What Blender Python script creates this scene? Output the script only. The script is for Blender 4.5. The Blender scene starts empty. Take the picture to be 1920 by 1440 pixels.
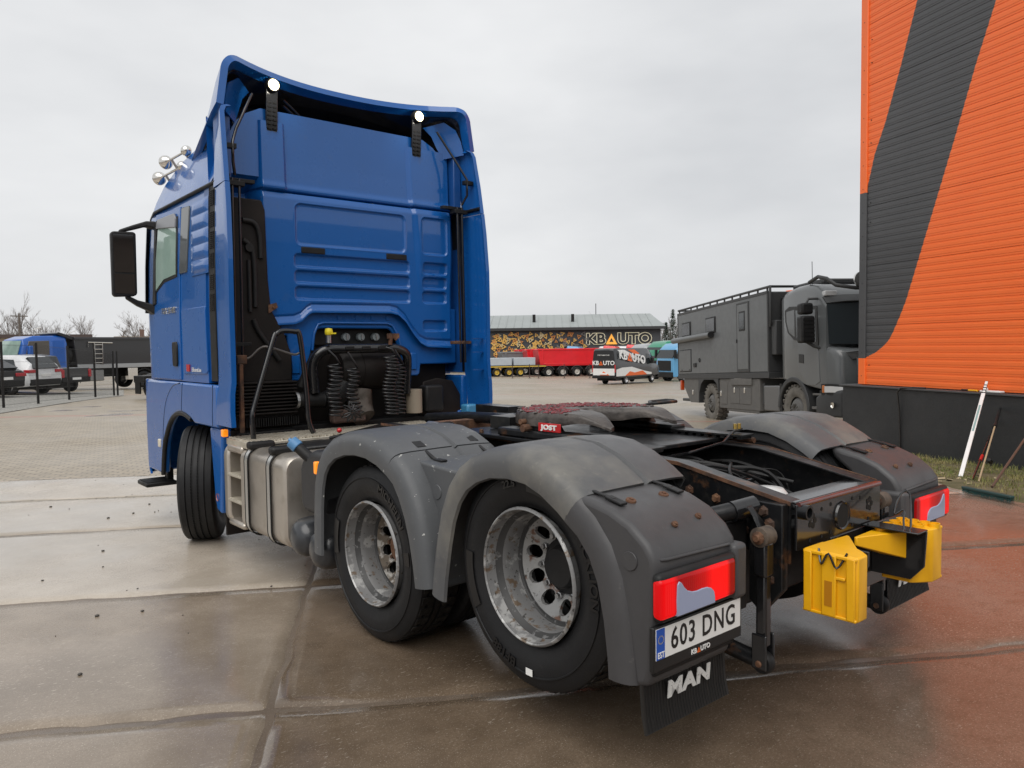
import bpy, bmesh, math, random
from mathutils import Vector, Matrix, Euler
R = math.radians
random.seed(7)
scene = bpy.context.scene
col = bpy.data.collections.new('yard'); scene.collection.children.link(col)

# ------------------------------------------------------------------ camera
# world frame: x to the truck's right, y forwards along the truck, z up; rear axle line at y = 0
CAM = Vector((-3.35906939, -2.47144038, 1.67258125))
YAW, PITCH, ROLL, FPX = R(40.074), R(-2.83257), R(-0.74467), 1434.29
_f = Vector((math.sin(YAW)*math.cos(PITCH), math.cos(YAW)*math.cos(PITCH), math.sin(PITCH)))
_r0 = Vector((math.cos(YAW), -math.sin(YAW), 0)); _u0 = _r0.cross(_f)
_r = _r0*math.cos(ROLL) + _u0*math.sin(ROLL); _u = -_r0*math.sin(ROLL) + _u0*math.cos(ROLL)
cd = bpy.data.cameras.new('camera'); cam = bpy.data.objects.new('camera', cd); scene.collection.objects.link(cam)
cam.matrix_world = Matrix(((_r.x, _u.x, -_f.x, CAM.x), (_r.y, _u.y, -_f.y, CAM.y), (_r.z, _u.z, -_f.z, CAM.z), (0, 0, 0, 1)))
cd.sensor_fit = 'HORIZONTAL'; cd.sensor_width = 36; cd.lens = 36*FPX/1920
cd.clip_start = .05; cd.clip_end = 3000
scene.camera = cam

# ------------------------------------------------------------------ sky and sun (overcast)
SUN_EL, SUN_AZ = R(55), R(235)          # azimuth from +y towards +x
w = bpy.data.worlds.new('World'); scene.world = w; w.use_nodes = True
nt = w.node_tree; nt.nodes.clear()
out = nt.nodes.new('ShaderNodeOutputWorld'); bg = nt.nodes.new('ShaderNodeBackground')
sky = nt.nodes.new('ShaderNodeTexSky'); sky.sky_type = 'NISHITA'; sky.sun_disc = False
sky.sun_elevation = SUN_EL; sky.sun_rotation = SUN_AZ; sky.air_density = 1.0; sky.dust_density = 4.0
tc = nt.nodes.new('ShaderNodeTexCoord'); mp = nt.nodes.new('ShaderNodeMapping'); mp.inputs['Scale'].default_value = (1.6, 1.6, 4.2)
nz = nt.nodes.new('ShaderNodeTexNoise'); nz.inputs['Scale'].default_value = 1.1; nz.inputs['Detail'].default_value = 5; nz.inputs['Roughness'].default_value = .5
rp = nt.nodes.new('ShaderNodeValToRGB')
rp.color_ramp.elements[0].position = .33; rp.color_ramp.elements[0].color = (5.5, 5.6, 5.75, 1)
rp.color_ramp.elements[1].position = .70; rp.color_ramp.elements[1].color = (7.6, 7.64, 7.68, 1)
mx = nt.nodes.new('ShaderNodeMix'); mx.data_type = 'RGBA'; mx.inputs['Factor'].default_value = .95   # cloud cover over the clear sky
L = nt.links.new
L(tc.outputs['Generated'], mp.inputs['Vector']); L(mp.outputs['Vector'], nz.inputs['Vector']); L(nz.outputs['Fac'], rp.inputs['Fac'])
L(sky.outputs['Color'], mx.inputs['A']); L(rp.outputs['Color'], mx.inputs['B']); L(mx.outputs['Result'], bg.inputs['Color'])
bg.inputs['Strength'].default_value = .084; L(bg.outputs[0], out.inputs['Surface'])
sd = bpy.data.lights.new('sun', 'SUN'); sd.energy = 1.5; sd.angle = R(60); sd.color = (1, .97, .93)
so = bpy.data.objects.new('sun', sd); scene.collection.objects.link(so)
_sd = Vector((math.sin(SUN_AZ)*math.cos(SUN_EL), math.cos(SUN_AZ)*math.cos(SUN_EL), math.sin(SUN_EL)))
so.rotation_euler = _sd.to_track_quat('Z', 'Y').to_euler(); so.location = _sd*60
vs = scene.view_settings; vs.view_transform = 'Standard'; vs.look = 'None'; vs.exposure = .55; vs.gamma = 1; vs.use_curve_mapping = False
scene.render.engine = 'CYCLES'; scene.cycles.max_bounces = 6; scene.cycles.diffuse_bounces = 3; scene.cycles.glossy_bounces = 3
scene.cycles.transmission_bounces = 4; scene.cycles.transparent_max_bounces = 8; scene.cycles.use_denoising = True
scene.cycles.sample_clamp_indirect = 6

# ------------------------------------------------------------------ helpers
def ray(px, py): return _f + _r*((px-960)/FPX) + _u*((720-py)/FPX)
def on(ax, v, px, py):
    d = ray(px, py); i = 'xyz'.index(ax); return CAM + d*((v-CAM[i])/d[i])
def at(px, py, depth): return CAM + ray(px, py)*depth
def smooth01(t): t = max(0., min(1., t)); return t*t*(3-2*t)
def gz(x, y):                              # the yard falls away to the truck's right
    t = .985*x + .174*y
    def sp(a): return a*.5 + math.sqrt(a*a*.25 + .35)
    z = -.06*sp(t-5.6) + .04*sp(t-17) + .02*sp(t-75)
    return z + .0019
def gxy(px, py):                           # pixel to a point of the ground
    p = on('z', 0, px, py)
    for _ in range(12): p = on('z', gz(p.x, p.y), px, py)
    return p

def spl(pts, n=6):                         # smooth path through the given points
    P = [Vector(p) for p in pts]; out_ = []
    for i in range(len(P)-1):
        a, b, c, d = P[max(i-1, 0)], P[i], P[i+1], P[min(i+2, len(P)-1)]
        for k in range(n):
            t = k/n; out_.append(.5*((2*b)+(c-a)*t+(2*a-5*b+4*c-d)*t*t+(3*b-a-3*c+d)*t**3))
    return out_+[P[-1]]
class MB:
    def __init__(s): s.v = []; s.f = []
    def add(s, vs, fs):
        b = len(s.v); s.v += [tuple(q) for q in vs]; s.f += [[i+b for i in f] for f in fs]; return s
    def box(s, x0, x1, y0, y1, z0, z1):
        return s.add([(x0,y0,z0),(x1,y0,z0),(x1,y1,z0),(x0,y1,z0),(x0,y0,z1),(x1,y0,z1),(x1,y1,z1),(x0,y1,z1)],
                     [[3,2,1,0],[4,5,6,7],[0,1,5,4],[1,2,6,5],[2,3,7,6],[3,0,4,7]])
    def obox(s, c, size, m=None):
        m = m or Matrix.Identity(3); c = Vector(c); h = Vector(size)/2
        vs = [c + m @ Vector((sx*h.x, sy*h.y, sz*h.z)) for sz in (-1,1) for sx, sy in ((-1,-1),(1,-1),(1,1),(-1,1))]
        return s.add(vs, [[3,2,1,0],[4,5,6,7],[0,1,5,4],[1,2,6,5],[2,3,7,6],[3,0,4,7]])
    def prism(s, poly, a0, a1, ax='x'):
        n = len(poly)
        def mk(a, p): return {'x': (a, p[0], p[1]), 'y': (p[0], a, p[1]), 'z': (p[0], p[1], a)}[ax]
        vs = [mk(a0, p) for p in poly] + [mk(a1, p) for p in poly]
        return s.add(vs, [list(range(n))[::-1], list(range(n, 2*n))] + [[i, (i+1) % n, n+(i+1) % n, n+i] for i in range(n)])
    def lathe(s, prof, c=(0,0,0), ax='x', n=32, cap=False, a0=0, a1=2*math.pi):
        full = abs(a1-a0-2*math.pi) < 1e-6; k = n if full else n+1; vs = []; fs = []; c = Vector(c)
        for i in range(k):
            a = a0+(a1-a0)*i/n; ca, sa = math.cos(a), math.sin(a)
            for r, h in prof:
                vs.append(c + Vector({'x': (h, r*ca, r*sa), 'y': (r*ca, h, r*sa), 'z': (r*ca, r*sa, h)}[ax]))
        m = len(prof)
        for i in range(n):
            j = (i+1) % k
            for q in range(m-1): fs.append([i*m+q, i*m+q+1, j*m+q+1, j*m+q])
        if cap:
            for q in (0, m-1):
                if prof[q][0] > 1e-6: fs.append([i*m+q for i in range(k)])
        return s.add(vs, fs)
    def cyl(s, p0, p1, r, n=16, r1=None):
        return s.tube([p0, p1], [r, r if r1 is None else r1], n)
    def tube(s, pts, r, n=8, closed=False, cap=True):
        pts = [Vector(p) for p in pts]; k = len(pts); rr = r if isinstance(r, (list, tuple)) else [r]*k
        vs = []; fs = []; up = None
        for i, p in enumerate(pts):
            if closed: t = pts[(i+1) % k]-pts[i-1]
            else: t = pts[min(i+1, k-1)]-pts[max(i-1, 0)]
            t.normalize()
            if up is None: up = t.orthogonal().normalized()
            else:
                up = up - t*up.dot(t)
                up = up.normalized() if up.length > 1e-6 else t.orthogonal().normalized()
            b = t.cross(up)
            for q in range(n):
                a = 2*math.pi*q/n; vs.append(p + (up*math.cos(a)+b*math.sin(a))*rr[i])
        for i in range(k if closed else k-1):
            j = (i+1) % k
            for q in range(n): fs.append([i*n+q, i*n+(q+1) % n, j*n+(q+1) % n, j*n+q])
        if cap and not closed: fs += [list(range(n))[::-1], [(k-1)*n+q for q in range(n)]]
        return s.add(vs, fs)
    def loft(s, secs, ring=True, cap=True):
        m = len(secs[0]); vs = [p for sec in secs for p in sec]; fs = []
        for i in range(len(secs)-1):
            for q in range(m if ring else m-1):
                fs.append([i*m+q, i*m+(q+1) % m, (i+1)*m+(q+1) % m, (i+1)*m+q])
        if cap and ring: fs += [list(range(m))[::-1], [(len(secs)-1)*m+q for q in range(m)]]
        return s.add(vs, fs)
    def ball(s, c, rx, ry=None, rz=None, n=12, m=8):
        ry = ry or rx; rz = rz or rx; vs = []; fs = []; c = Vector(c)
        for i in range(m+1):
            t = math.pi*i/m
            for j in range(n):
                a = 2*math.pi*j/n; vs.append(c+Vector((rx*math.sin(t)*math.cos(a), ry*math.sin(t)*math.sin(a), rz*math.cos(t))))
        for i in range(m):
            for j in range(n): fs.append([i*n+j, i*n+(j+1) % n, (i+1)*n+(j+1) % n, (i+1)*n+j])
        return s.add(vs, fs)
    def xf(s, m, i0=0):
        for i in range(i0, len(s.v)): s.v[i] = tuple(m @ Vector(s.v[i]))
        return s
    def build(s, name, mat, parent=None, sm=None, bevel=0, seg=2, solid=0, label=None, sub=0, weld=True, off=0):
        me = bpy.data.meshes.new(name); me.from_pydata(s.v, [], s.f)
        bm = bmesh.new(); bm.from_mesh(me)
        if weld: bmesh.ops.remove_doubles(bm, verts=bm.verts, dist=1e-5)
        bmesh.ops.recalc_face_normals(bm, faces=bm.faces); bm.to_mesh(me); bm.free()
        me.materials.append(mat)
        if sm is not None:
            me.polygons.foreach_set('use_smooth', [True]*len(me.polygons)); me.set_sharp_from_angle(angle=R(sm))
        return mesh_obj(name, me, parent, bevel, seg, solid, label, sub, off, sm)
def mesh_obj(name, me, parent=None, bevel=0, seg=2, solid=0, label=None, sub=0, off=0, sm=None):
    o = bpy.data.objects.new(name, me); col.objects.link(o)
    if solid:
        md = o.modifiers.new('solid', 'SOLIDIFY'); md.thickness = solid; md.offset = off
    if bevel:
        md = o.modifiers.new('bevel', 'BEVEL'); md.width = bevel; md.segments = seg; md.limit_method = 'ANGLE'; md.angle_limit = R(35); md.harden_normals = False
        if sm is None and seg > 1:
            me.polygons.foreach_set('use_smooth', [True]*len(me.polygons)); me.set_sharp_from_angle(angle=R(50))
    if solid and sm is not None:
        md = o.modifiers.new('crisp', 'EDGE_SPLIT'); md.split_angle = R(42)
    if sub:
        md = o.modifiers.new('sub', 'SUBSURF'); md.levels = sub; md.render_levels = sub
    if parent: o.parent = parent
    if label: o['label'] = label
    return o
def tag(o, label, cat, group=None):
    o['label'] = label; o['category'] = cat
    if group: o['group'] = group
    return o
def thing(name, label, cat, loc=(0,0,0), rot=(0,0,0), group=None):
    o = bpy.data.objects.new(name, None); col.objects.link(o); o.empty_display_size = .2
    o.location = loc; o.rotation_euler = rot
    return tag(o, label, cat, group)
def structure(o): o['kind'] = 'structure'; return o
def stuff(o, label=None, cat=None):
    o['kind'] = 'stuff'
    if label: o['label'] = label; o['category'] = cat
    return o
def text(body, size=1., extr=.002, align='CENTER', offset=0., sx=1., shear=0., space=1.):
    cu = bpy.data.curves.new('t', 'FONT'); cu.body = body; cu.size = size; cu.extrude = extr; cu.align_x = align; cu.align_y = 'CENTER'
    cu.offset = offset; cu.shear = shear; cu.space_character = space; cu.resolution_u = 3
    o = bpy.data.objects.new('t', cu); col.objects.link(o); dg = bpy.context.evaluated_depsgraph_get(); dg.update()
    me = bpy.data.meshes.new_from_object(o.evaluated_get(dg))
    mb = MB(); mb.add([(v.co.x*sx, v.co.y, v.co.z) for v in me.vertices], [list(p.vertices) for p in me.polygons])
    bpy.data.objects.remove(o); bpy.data.curves.remove(cu); bpy.data.meshes.remove(me); return mb
def frame(o, ex, ey):                      # matrix with axes ex, ey, ex x ey and origin o
    ex = Vector(ex).normalized(); ey = Vector(ey).normalized(); ez = ex.cross(ey)
    return Matrix(((ex.x, ey.x, ez.x, o[0]), (ex.y, ey.y, ez.y, o[1]), (ex.z, ey.z, ez.z, o[2]), (0,0,0,1)))
def dup(o, parent=None, **k):              # a thing with its parts and sub-parts
    c = o.copy(); col.objects.link(c); c.parent = parent
    for key, v in k.items(): setattr(c, key, v)
    for ch in list(o.children): dup(ch, c)
    return c

# ------------------------------------------------------------------ materials
def M(name, c, rough=.5, metal=0, coat=0, layers=(), bump=0, bscale=40, spec=.5, emit=None, es=1, rvar=0, rscale=6, alpha=None, trans=0, stretch=None, coat_r=.05, ior=None, coat_ior=1.5):
    m = bpy.data.materials.new(name); m.use_nodes = True; t = m.node_tree; b = t.nodes['Principled BSDF']; l = t.links.new
    b.inputs['Base Color'].default_value = (*c, 1); b.inputs['Roughness'].default_value = rough; b.inputs['Metallic'].default_value = metal
    b.inputs['Coat Weight'].default_value = coat; b.inputs['Coat Roughness'].default_value = coat_r; b.inputs['Specular IOR Level'].default_value = spec
    b.inputs['Coat IOR'].default_value = coat_ior
    if ior: b.inputs['IOR'].default_value = ior
    if trans: b.inputs['Transmission Weight'].default_value = trans
    if emit: b.inputs['Emission Color'].default_value = (*emit, 1); b.inputs['Emission Strength'].default_value = es
    if layers or bump or rvar:
        tcn = t.nodes.new('ShaderNodeTexCoord'); src = tcn.outputs['Object']
        if stretch:
            mpn = t.nodes.new('ShaderNodeMapping'); mpn.inputs['Scale'].default_value = stretch; l(src, mpn.inputs['Vector']); src = mpn.outputs['Vector']
    prev = None
    def noise(sc, det=6, ro=.6):
        n = t.nodes.new('ShaderNodeTexNoise'); n.inputs['Scale'].default_value = sc; n.inputs['Detail'].default_value = det; n.inputs['Roughness'].default_value = ro
        l(src, n.inputs['Vector']); return n.outputs['Fac']
    def mr(v, a, bb, c0=0., c1=1.):
        n = t.nodes.new('ShaderNodeMapRange'); l(v, n.inputs[0]); n.inputs[1].default_value = a; n.inputs[2].default_value = bb
        n.inputs[3].default_value = c0; n.inputs[4].default_value = c1; return n.outputs[0]
    for i, (c2, sc, lo, hi, amt) in enumerate(layers):
        f = mr(noise(sc), lo, hi, 0, amt); x = t.nodes.new('ShaderNodeMix'); x.data_type = 'RGBA'; l(f, x.inputs['Factor'])
        if prev is None: x.inputs['A'].default_value = (*c, 1)
        else: l(prev, x.inputs['A'])
        x.inputs['B'].default_value = (*c2, 1); prev = x.outputs['Result']
    if prev is not None: l(prev, b.inputs['Base Color'])
    if rvar:
        l(mr(noise(rscale, 4), .3, .7, max(.02, rough-rvar), min(1, rough+rvar)), b.inputs['Roughness'])
    if bump:
        n = t.nodes.new('ShaderNodeBump'); n.inputs['Strength'].default_value = bump; n.inputs['Distance'].default_value = .01
        l(noise(bscale, 5), n.inputs['Height']); l(n.outputs['Normal'], b.inputs['Normal'])
    return m
MT = {}
MT['blue'] = M('blue_paint', (.006, .098, .36), .30, 0, .65, layers=[((.006,.086,.31), 1.2, .4, .7, .5), ((.10,.12,.17), 9, .62, .82, .22)], rvar=.05, spec=.25, coat_r=.025, coat_ior=1.62)
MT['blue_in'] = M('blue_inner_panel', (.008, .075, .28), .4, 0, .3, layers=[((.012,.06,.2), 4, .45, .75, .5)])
MT['black'] = M('black_plastic', (.011, .011, .0115), .48, layers=[((.022,.021,.020), 9, .45, .7, .6)], rvar=.1, spec=.28)
MT['gloss'] = M('gloss_black', (.010, .010, .011), .18, 0, .4, layers=[((.02,.02,.02), 12, .5, .7, .5)])
MT['frame'] = M('chassis_black', (.008, .0085, .0095), .38, 0, .12, spec=.3, layers=[((.10,.045,.02), 7, .60, .68, .8), ((.03,.028,.026), 20, .5, .7, .6)], bump=.1, bscale=60, rvar=.1)
MT['rust'] = M('rusty_steel', (.115, .052, .027), .75, .1, layers=[((.22,.12,.065), 22, .48, .65, .6), ((.03,.022,.018), 9, .45, .6, .75)], bump=.3, bscale=90)
MT['brown'] = M('dusty_black_plastic', (.012, .0098, .009), .55, layers=[((.022,.018,.0155), 5, .4, .7, .7)], bump=.05, spec=.22)
MT['fender'] = M('grey_plastic_fender', (.082, .086, .091), .44, layers=[((.105,.108,.112), 1.6, .42, .72, .6), ((.065,.068,.072), 11, .5, .75, .4), ((.14,.14,.14), 30, .60, .75, .35), ((.46,.46,.44), 26, .672, .69, .85)], bump=.05, bscale=320, rvar=.08, spec=.35)
MT['fender_old'] = M('faded_plastic_fender', (.088, .090, .093), .46, layers=[((.23,.215,.18), 1.7, .47, .72, .75), ((.065,.066,.07), 5, .52, .72, .5), ((.26,.245,.21), 22, .6, .78, .4)], bump=.06, bscale=300, rvar=.08, spec=.35)
MT['fender_br'] = M('brown_grey_fender', (.056, .055, .057), .42, layers=[((.080,.078,.079), 2.2, .45, .72, .6), ((.044,.043,.045), 12, .5, .7, .4), ((.16,.15,.14), 40, .64, .78, .3)], bump=.05, bscale=300, rvar=.08, spec=.38)
MT['tyre'] = M('tyre_rubber', (.0085, .0087, .0095), .52, spec=.3, layers=[((.014,.014,.015), 5, .4, .7, .7), ((.035,.032,.029), 30, .64, .78, .5)], bump=.15, bscale=140, rvar=.12)
MT['tread'] = M('worn_tread', (.011, .0105, .010), .62, spec=.25, layers=[((.05,.046,.04), 18, .5, .7, .8)], bump=.5, bscale=80)
MT['letter'] = M('raised_rubber_letters', (.0035, .0035, .004), .3)
MT['rim'] = M('worn_silver_rim', (.23, .23, .23), .48, .3, layers=[((.46,.46,.45), 7, .52, .57, .85), ((.15,.10,.06), 20, .58, .64, .9), ((.04,.036,.032), 46, .61, .65, .85)], bump=.1, bscale=120)
MT['rim_in'] = M('silver_rim_disc', (.24, .24, .24), .48, .25, layers=[((.32,.32,.31), 4, .4, .65, .8), ((.13,.06,.035), 14, .56, .63, .9), ((.03,.025,.02), 40, .61, .65, .8)], bump=.1, bscale=90)
MT['rim_rust'] = M('flaking_rusty_rim', (.40, .38, .35), .6, .2, layers=[((.10,.075,.05), 13, .46, .54, .92), ((.04,.03,.024), 30, .55, .62, .85)], bump=.35, bscale=70)
MT['rim_dark'] = M('dark_rim_band', (.05, .05, .05), .55, .2, layers=[((.2,.2,.2), 30, .58, .64, .8)])  # darker tone for the rim well and inner rim
MT['alu'] = M('brushed_aluminium_tank', (.50, .46, .41), .36, .75, layers=[((.40,.36,.31), 2.5, .4, .7, .7), ((.64,.63,.60), 46, .70, .74, .7), ((.30,.26,.21), 9, .55, .75, .5)], rvar=.08, bump=.05, bscale=50)
MT['alu_base'] = M('dark_plate_base', (.16, .14, .11), .6, .3)  # base plate darker than the cleats on it
MT['alu_plate'] = M('aluminium_tread_plate', (.56, .52, .44), .42, .5, layers=[((.36,.32,.25), 8, .42, .68, .7)], bump=.1)
MT['steel'] = M('bare_steel', (.42, .42, .42), .35, .9, layers=[((.25,.22,.19), 20, .5, .7, .6)])
MT['grease'] = M('greasy_plate', (.052, .045, .040), .42, .15, layers=[((.10,.085,.075), 6, .45, .65, .8), ((.025,.02,.018), 14, .5, .66, .8)], bump=.5, bscale=30, rvar=.12)
MT['red_grease'] = M('red_grease', (.16, .012, .018), .35, layers=[((.05,.01,.01), 30, .5, .65, .8)])
MT['glass'] = M('dark_glass', (.02, .025, .028), .05, 0, 0, spec=.7)
MT['glass_g'] = M('greenish_window_glass', (.30, .42, .37), .05, 0, .3, layers=[((.20,.29,.27), 2, .4, .7, .6)])
MT['mirror'] = M('tinted_mirror_glass', (.42, .44, .46), .04, 1)
MT['chrome'] = M('chrome', (.72, .70, .66), .12, 1)
MT['horn'] = M('cream_metal_horn', (.55, .50, .42), .25, .8)
MT['yellow'] = M('yellow_chock_plastic', (.82, .42, .004), .42, 0, .1, layers=[((.70,.33,.003), 6, .4, .7, .6)], bump=.06)
MT['red_lens'] = M('lit_red_lens', (.24, .001, .003), .22, 0, .3, emit=(1, .003, .006), es=.13)
MT['red_hot'] = M('bright_red_lens', (.5, .003, .006), .22, 0, .3, emit=(1, .004, .009), es=.55)
def tail_lens():                           # red lens, two bulbs glowing behind it
    m = M('lit_tail_lens', (.20, .001, .002), .25, 0, .10, emit=(1, .002, .004), es=.2, spec=.2); t = m.node_tree; b = t.nodes['Principled BSDF']; l = t.links.new; N = t.nodes.new
    tc_ = N('ShaderNodeTexCoord'); se = N('ShaderNodeSeparateXYZ'); l(tc_.outputs['Object'], se.inputs[0]); ab = N('ShaderNodeMath'); ab.operation = 'ABSOLUTE'; l(se.outputs['X'], ab.inputs[0])
    mr_ = N('ShaderNodeMapRange'); l(ab.outputs[0], mr_.inputs[0]); mr_.inputs[1].default_value = .80; mr_.inputs[2].default_value = 1.28; cr_ = N('ShaderNodeValToRGB'); l(mr_.outputs[0], cr_.inputs['Fac'])
    e = cr_.color_ramp.elements; e[0].position = 0; e[0].color = (.06, .06, .06, 1); e[1].position = 1; e[1].color = (.25, .25, .25, 1)
    for p, v in ((.12, .10), (.17, .62), (.36, .60), (.46, .30), (.62, .14), (.78, .10), (.84, .50), (.95, .48)):
        k = e.new(p); k.color = (v, v, v, 1)
    l(cr_.outputs['Color'], b.inputs['Emission Strength'])
    wv = N('ShaderNodeTexWave'); wv.bands_direction = 'X'; wv.inputs['Scale'].default_value = 26; l(tc_.outputs['Object'], wv.inputs['Vector']); bp = N('ShaderNodeBump'); bp.inputs['Strength'].default_value = .15; bp.inputs['Distance'].default_value = .004; l(wv.outputs['Fac'], bp.inputs['Height']); l(bp.outputs['Normal'], b.inputs['Normal'])
    return m
MT['tail_lens'] = tail_lens()
MT['clear_lens'] = M('clear_grey_lens', (.26, .30, .42), .2, 0, .5, emit=(.3, .33, .5), es=.06)
MT['amber'] = M('lit_amber_lens', (.8, .25, .01), .2, 0, .5, emit=(1, .27, .005), es=.42)
MT['amber_off'] = M('amber_reflector', (.45, .12, .01), .3, 0, .3)
MT['white'] = M('white_paint', (.74, .74, .73), .4, layers=[((.62,.62,.6), 6, .4, .7, .5)])
MT['plate'] = M('white_number_plate', (.78, .78, .76), .35)
MT['eu'] = M('blue_plate_band', (.01, .08, .42), .35)
MT['ink'] = M('black_print', (.008, .008, .008), .45)
MT['white_ink'] = M('worn_white_print', (.66, .66, .64), .6, layers=[((.10,.10,.10), 90, .58, .66, .6)])
MT['orange_ink'] = M('orange_print', (.75, .13, .02), .5)
MT['red_paint'] = M('red_paint', (.50, .012, .014), .35, 0, .3, layers=[((.38,.01,.012), 4, .4, .7, .6)])
MT['lamp_ring'] = M('warm_lamp_ring', (1, .9, .6), .3, emit=(1, .78, .38), es=2.2)
MT['lamp'] = M('lit_work_lamp', (1, .95, .85), .3, emit=(1, .95, .86), es=14)
MT['blue_cap'] = M('blue_cap', (.08, .22, .42), .4)
# ------------------------------------------------------------------ the blue tractor truck
truck = thing('tractor_truck', 'large blue tractor truck with empty fifth wheel and lit work lamps, parked on wet concrete', 'truck')
T = truck
B = MT
def lerp_tab(tab, z):
    if z <= tab[0][0]: return tab[0][1:]
    for a, b in zip(tab, tab[1:]):
        if z <= b[0]:
            k = (z-a[0])/(b[0]-a[0]); return [p+(q-p)*k for p, q in zip(a[1:], b[1:])]
    return tab[-1][1:]
CABT = [(1.40, 5.88, 1.220), (2.0, 5.88, 1.225), (2.5, 5.85, 1.215), (2.97, 5.76, 1.20), (3.10, 5.71, 1.165), (3.25, 5.58, 1.12),
        (3.40, 5.25, 1.07), (3.52, 4.7, 1.01), (3.60, 4.15, .92), (3.66, 3.9, .80)]
def hw(z): return lerp_tab(CABT, z)[1]
def plan_ring(z, fy, h, ry, rr=.30, n=7):
    rr = min(rr, h*.8, (fy-ry)*.45); p = [(-h, ry, z)]
    p += [(-h+rr-rr*math.cos(a), fy-rr+rr*math.sin(a), z) for a in [math.pi/2*i/n for i in range(n+1)]]
    p += [(h-rr+rr*math.sin(a), fy-rr+rr*math.cos(a), z) for a in [math.pi/2*i/n for i in range(n+1)]]
    return p + [(h, ry, z)]
mb = MB(); mb.loft([plan_ring(z, fy, h-.004, 3.95 if z < 3.0 else 3.76) for z, fy, h in CABT])
body = mb.build('cab_body', B['blue'], T, sm=40)
# windscreen and front panel
ws = MB(); ws.loft([plan_ring(z, fy+.006, h+.004, 5.45)[1:-1] for z, fy, h in [(2.05, 5.88, 1.225), (2.5, 5.85, 1.215), (2.90, 5.77, 1.20)]], ring=False)
ws.build('windscreen', B['glass'], T, sm=40, solid=.004)
g = MB(); g.box(-.8, .8, 5.86, 5.90, 1.5, 1.85); gr = g.build('grille', B['black'], T, bevel=.01)
# ---- rear wall of the cab, pressed panel
def rr_sd(x, z, x0, x1, z0, z1, r):
    dx = abs(x-(x0+x1)/2)-(x1-x0)/2+r; dz = abs(z-(z0+z1)/2)-(z1-z0)/2+r
    return math.hypot(max(dx, 0), max(dz, 0))+min(max(dx, dz), 0)-r
def sst(a, b, t): return smooth01((t-a)/(b-a))
SLOTS = [(-.545, .60, 2.375, 2.483), (-.545, .60, 2.238, 2.343), (-.545, .60, 2.098, 2.207)] + [(.745, 1.02, a, b) for a, b in ((2.375,2.483),(2.238,2.343),(2.098,2.207),(1.83,1.93))]
def wall_h(x, z, zb):
    h = 0
    h -= .20*sst(-.80, -.885, x)
    h -= .13*sst(1.06, 1.13, x)
    if z < 2.995:
        h -= .02*sst(2.93, 2.995, z)
        for x0, x1, z0, z1, r in ((-.53, .56, 2.56, 2.91, .05), (.73, 1.02, 2.56, 2.91, .04)):
            s = rr_sd(x, z, x0, x1, z0, z1, r); h -= .014*sst(.007, -.007, s)
            h += .004*math.exp(-(s/.009)**2)
        for x0, x1, z0, z1 in SLOTS:
            h -= .024*sst(.006, -.009, rr_sd(x, z, x0, x1, z0, z1, .03))
        c = .63+.07*(3.0-z)
        h += .028*sst(c, c+.05, x)*sst(2.15, 2.6, z)
        h += .018*sst(.05, .015, z-zb)
        h -= .012*math.exp(-((z-zb-.07)/.012)**2)
    else:
        c = .66-.05*(z-3.0)
        h -= .035*sst(-.62, -.585, x)*(1-sst(c-.045, c, x))
        h += .012*math.exp(-((z-3.03)/.03)**2)
    h -= .035*math.exp(-((z-2.998)/.008)**4)
    return h
RIM = [(-1.2, 1.86), (-.80, 1.868), (-.56, 1.885), (-.50, 1.91), (-.44, 1.965), (-.40, 1.985), (.38, 1.992), (.46, 1.975), (.54, 1.91), (.62, 1.80), (.70, 1.71), (.78, 1.675), (1.2, 1.655)]
wm = MB(); nx, nzr = 380, 300; vs = []; fs = []
for i in range(nx+1):
    x = -1.18+2.36*i/nx; zb = lerp_tab(RIM, x)[0]
    for j in range(nzr+1):
        z = zb+(3.56-zb)*j/nzr
        lean = .0 if z < 3 else .02*(z-3)
        vs.append((x, 3.72-wall_h(x, z, zb)+lean, z))
for i in range(nx):
    for j in range(nzr):
        a = i*(nzr+1)+j; fs.append([a, a+1, a+nzr+2, a+nzr+1])
wm.add(vs, fs); wall = wm.build('rear_wall', B['blue'], T, sm=60, weld=False)
# second pressed layer with the tunnel opening
pl = [(-.86, 2.05), (-.86, 1.80), (-.61, 1.79), (-.61, 1.40), (-.48, 1.395), (-.47, 1.50), (-.42, 1.56), (-.36, 1.80), (-.34, 1.835), (-.30, 1.85), (.38, 1.85), (.415, 1.83), (.50, 1.68),
      (.575, 1.42), (.60, 1.40), (.70, 1.40), (.725, 1.42), (.735, 1.51), (1.16, 1.51), (1.16, 2.05)]
m2 = MB(); m2.prism(pl, 3.765, 3.80, 'y'); lay = m2.build('tunnel_frame', B['blue'], T, bevel=.012)
fr = MB()
fr.tube([(-.385, 3.765, 1.66), (-.37, 3.757, 1.80), (-.33, 3.757, 1.885), (-.28, 3.757, 1.90), (.37, 3.757, 1.90), (.42, 3.757, 1.88), (.47, 3.757, 1.80), (.53, 3.765, 1.62)], .012, 8)
for x in (-.12, .06, .22, .38): fr.box(x-.02, x+.02, 3.757, 3.77, 1.93, 1.97)
fr.build('pressed_rib', B['blue'], T, sm=50)
tb = MB()
for x0, x1 in ((-.60, -.49), (.60, .70)):
    tb = MB(); tb.box(x0+.02, x1-.02, 3.752, 3.77, 1.46, 1.62); tb.build('corner_bracket', B['blue'], T, bevel=.006)
for x in (-.485, .35):
    q = MB(); q.box(x, x+.22, 3.712, 3.738, 2.492, 2.545); q.build('vent_cover', B['black'], T, bevel=.006)
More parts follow.
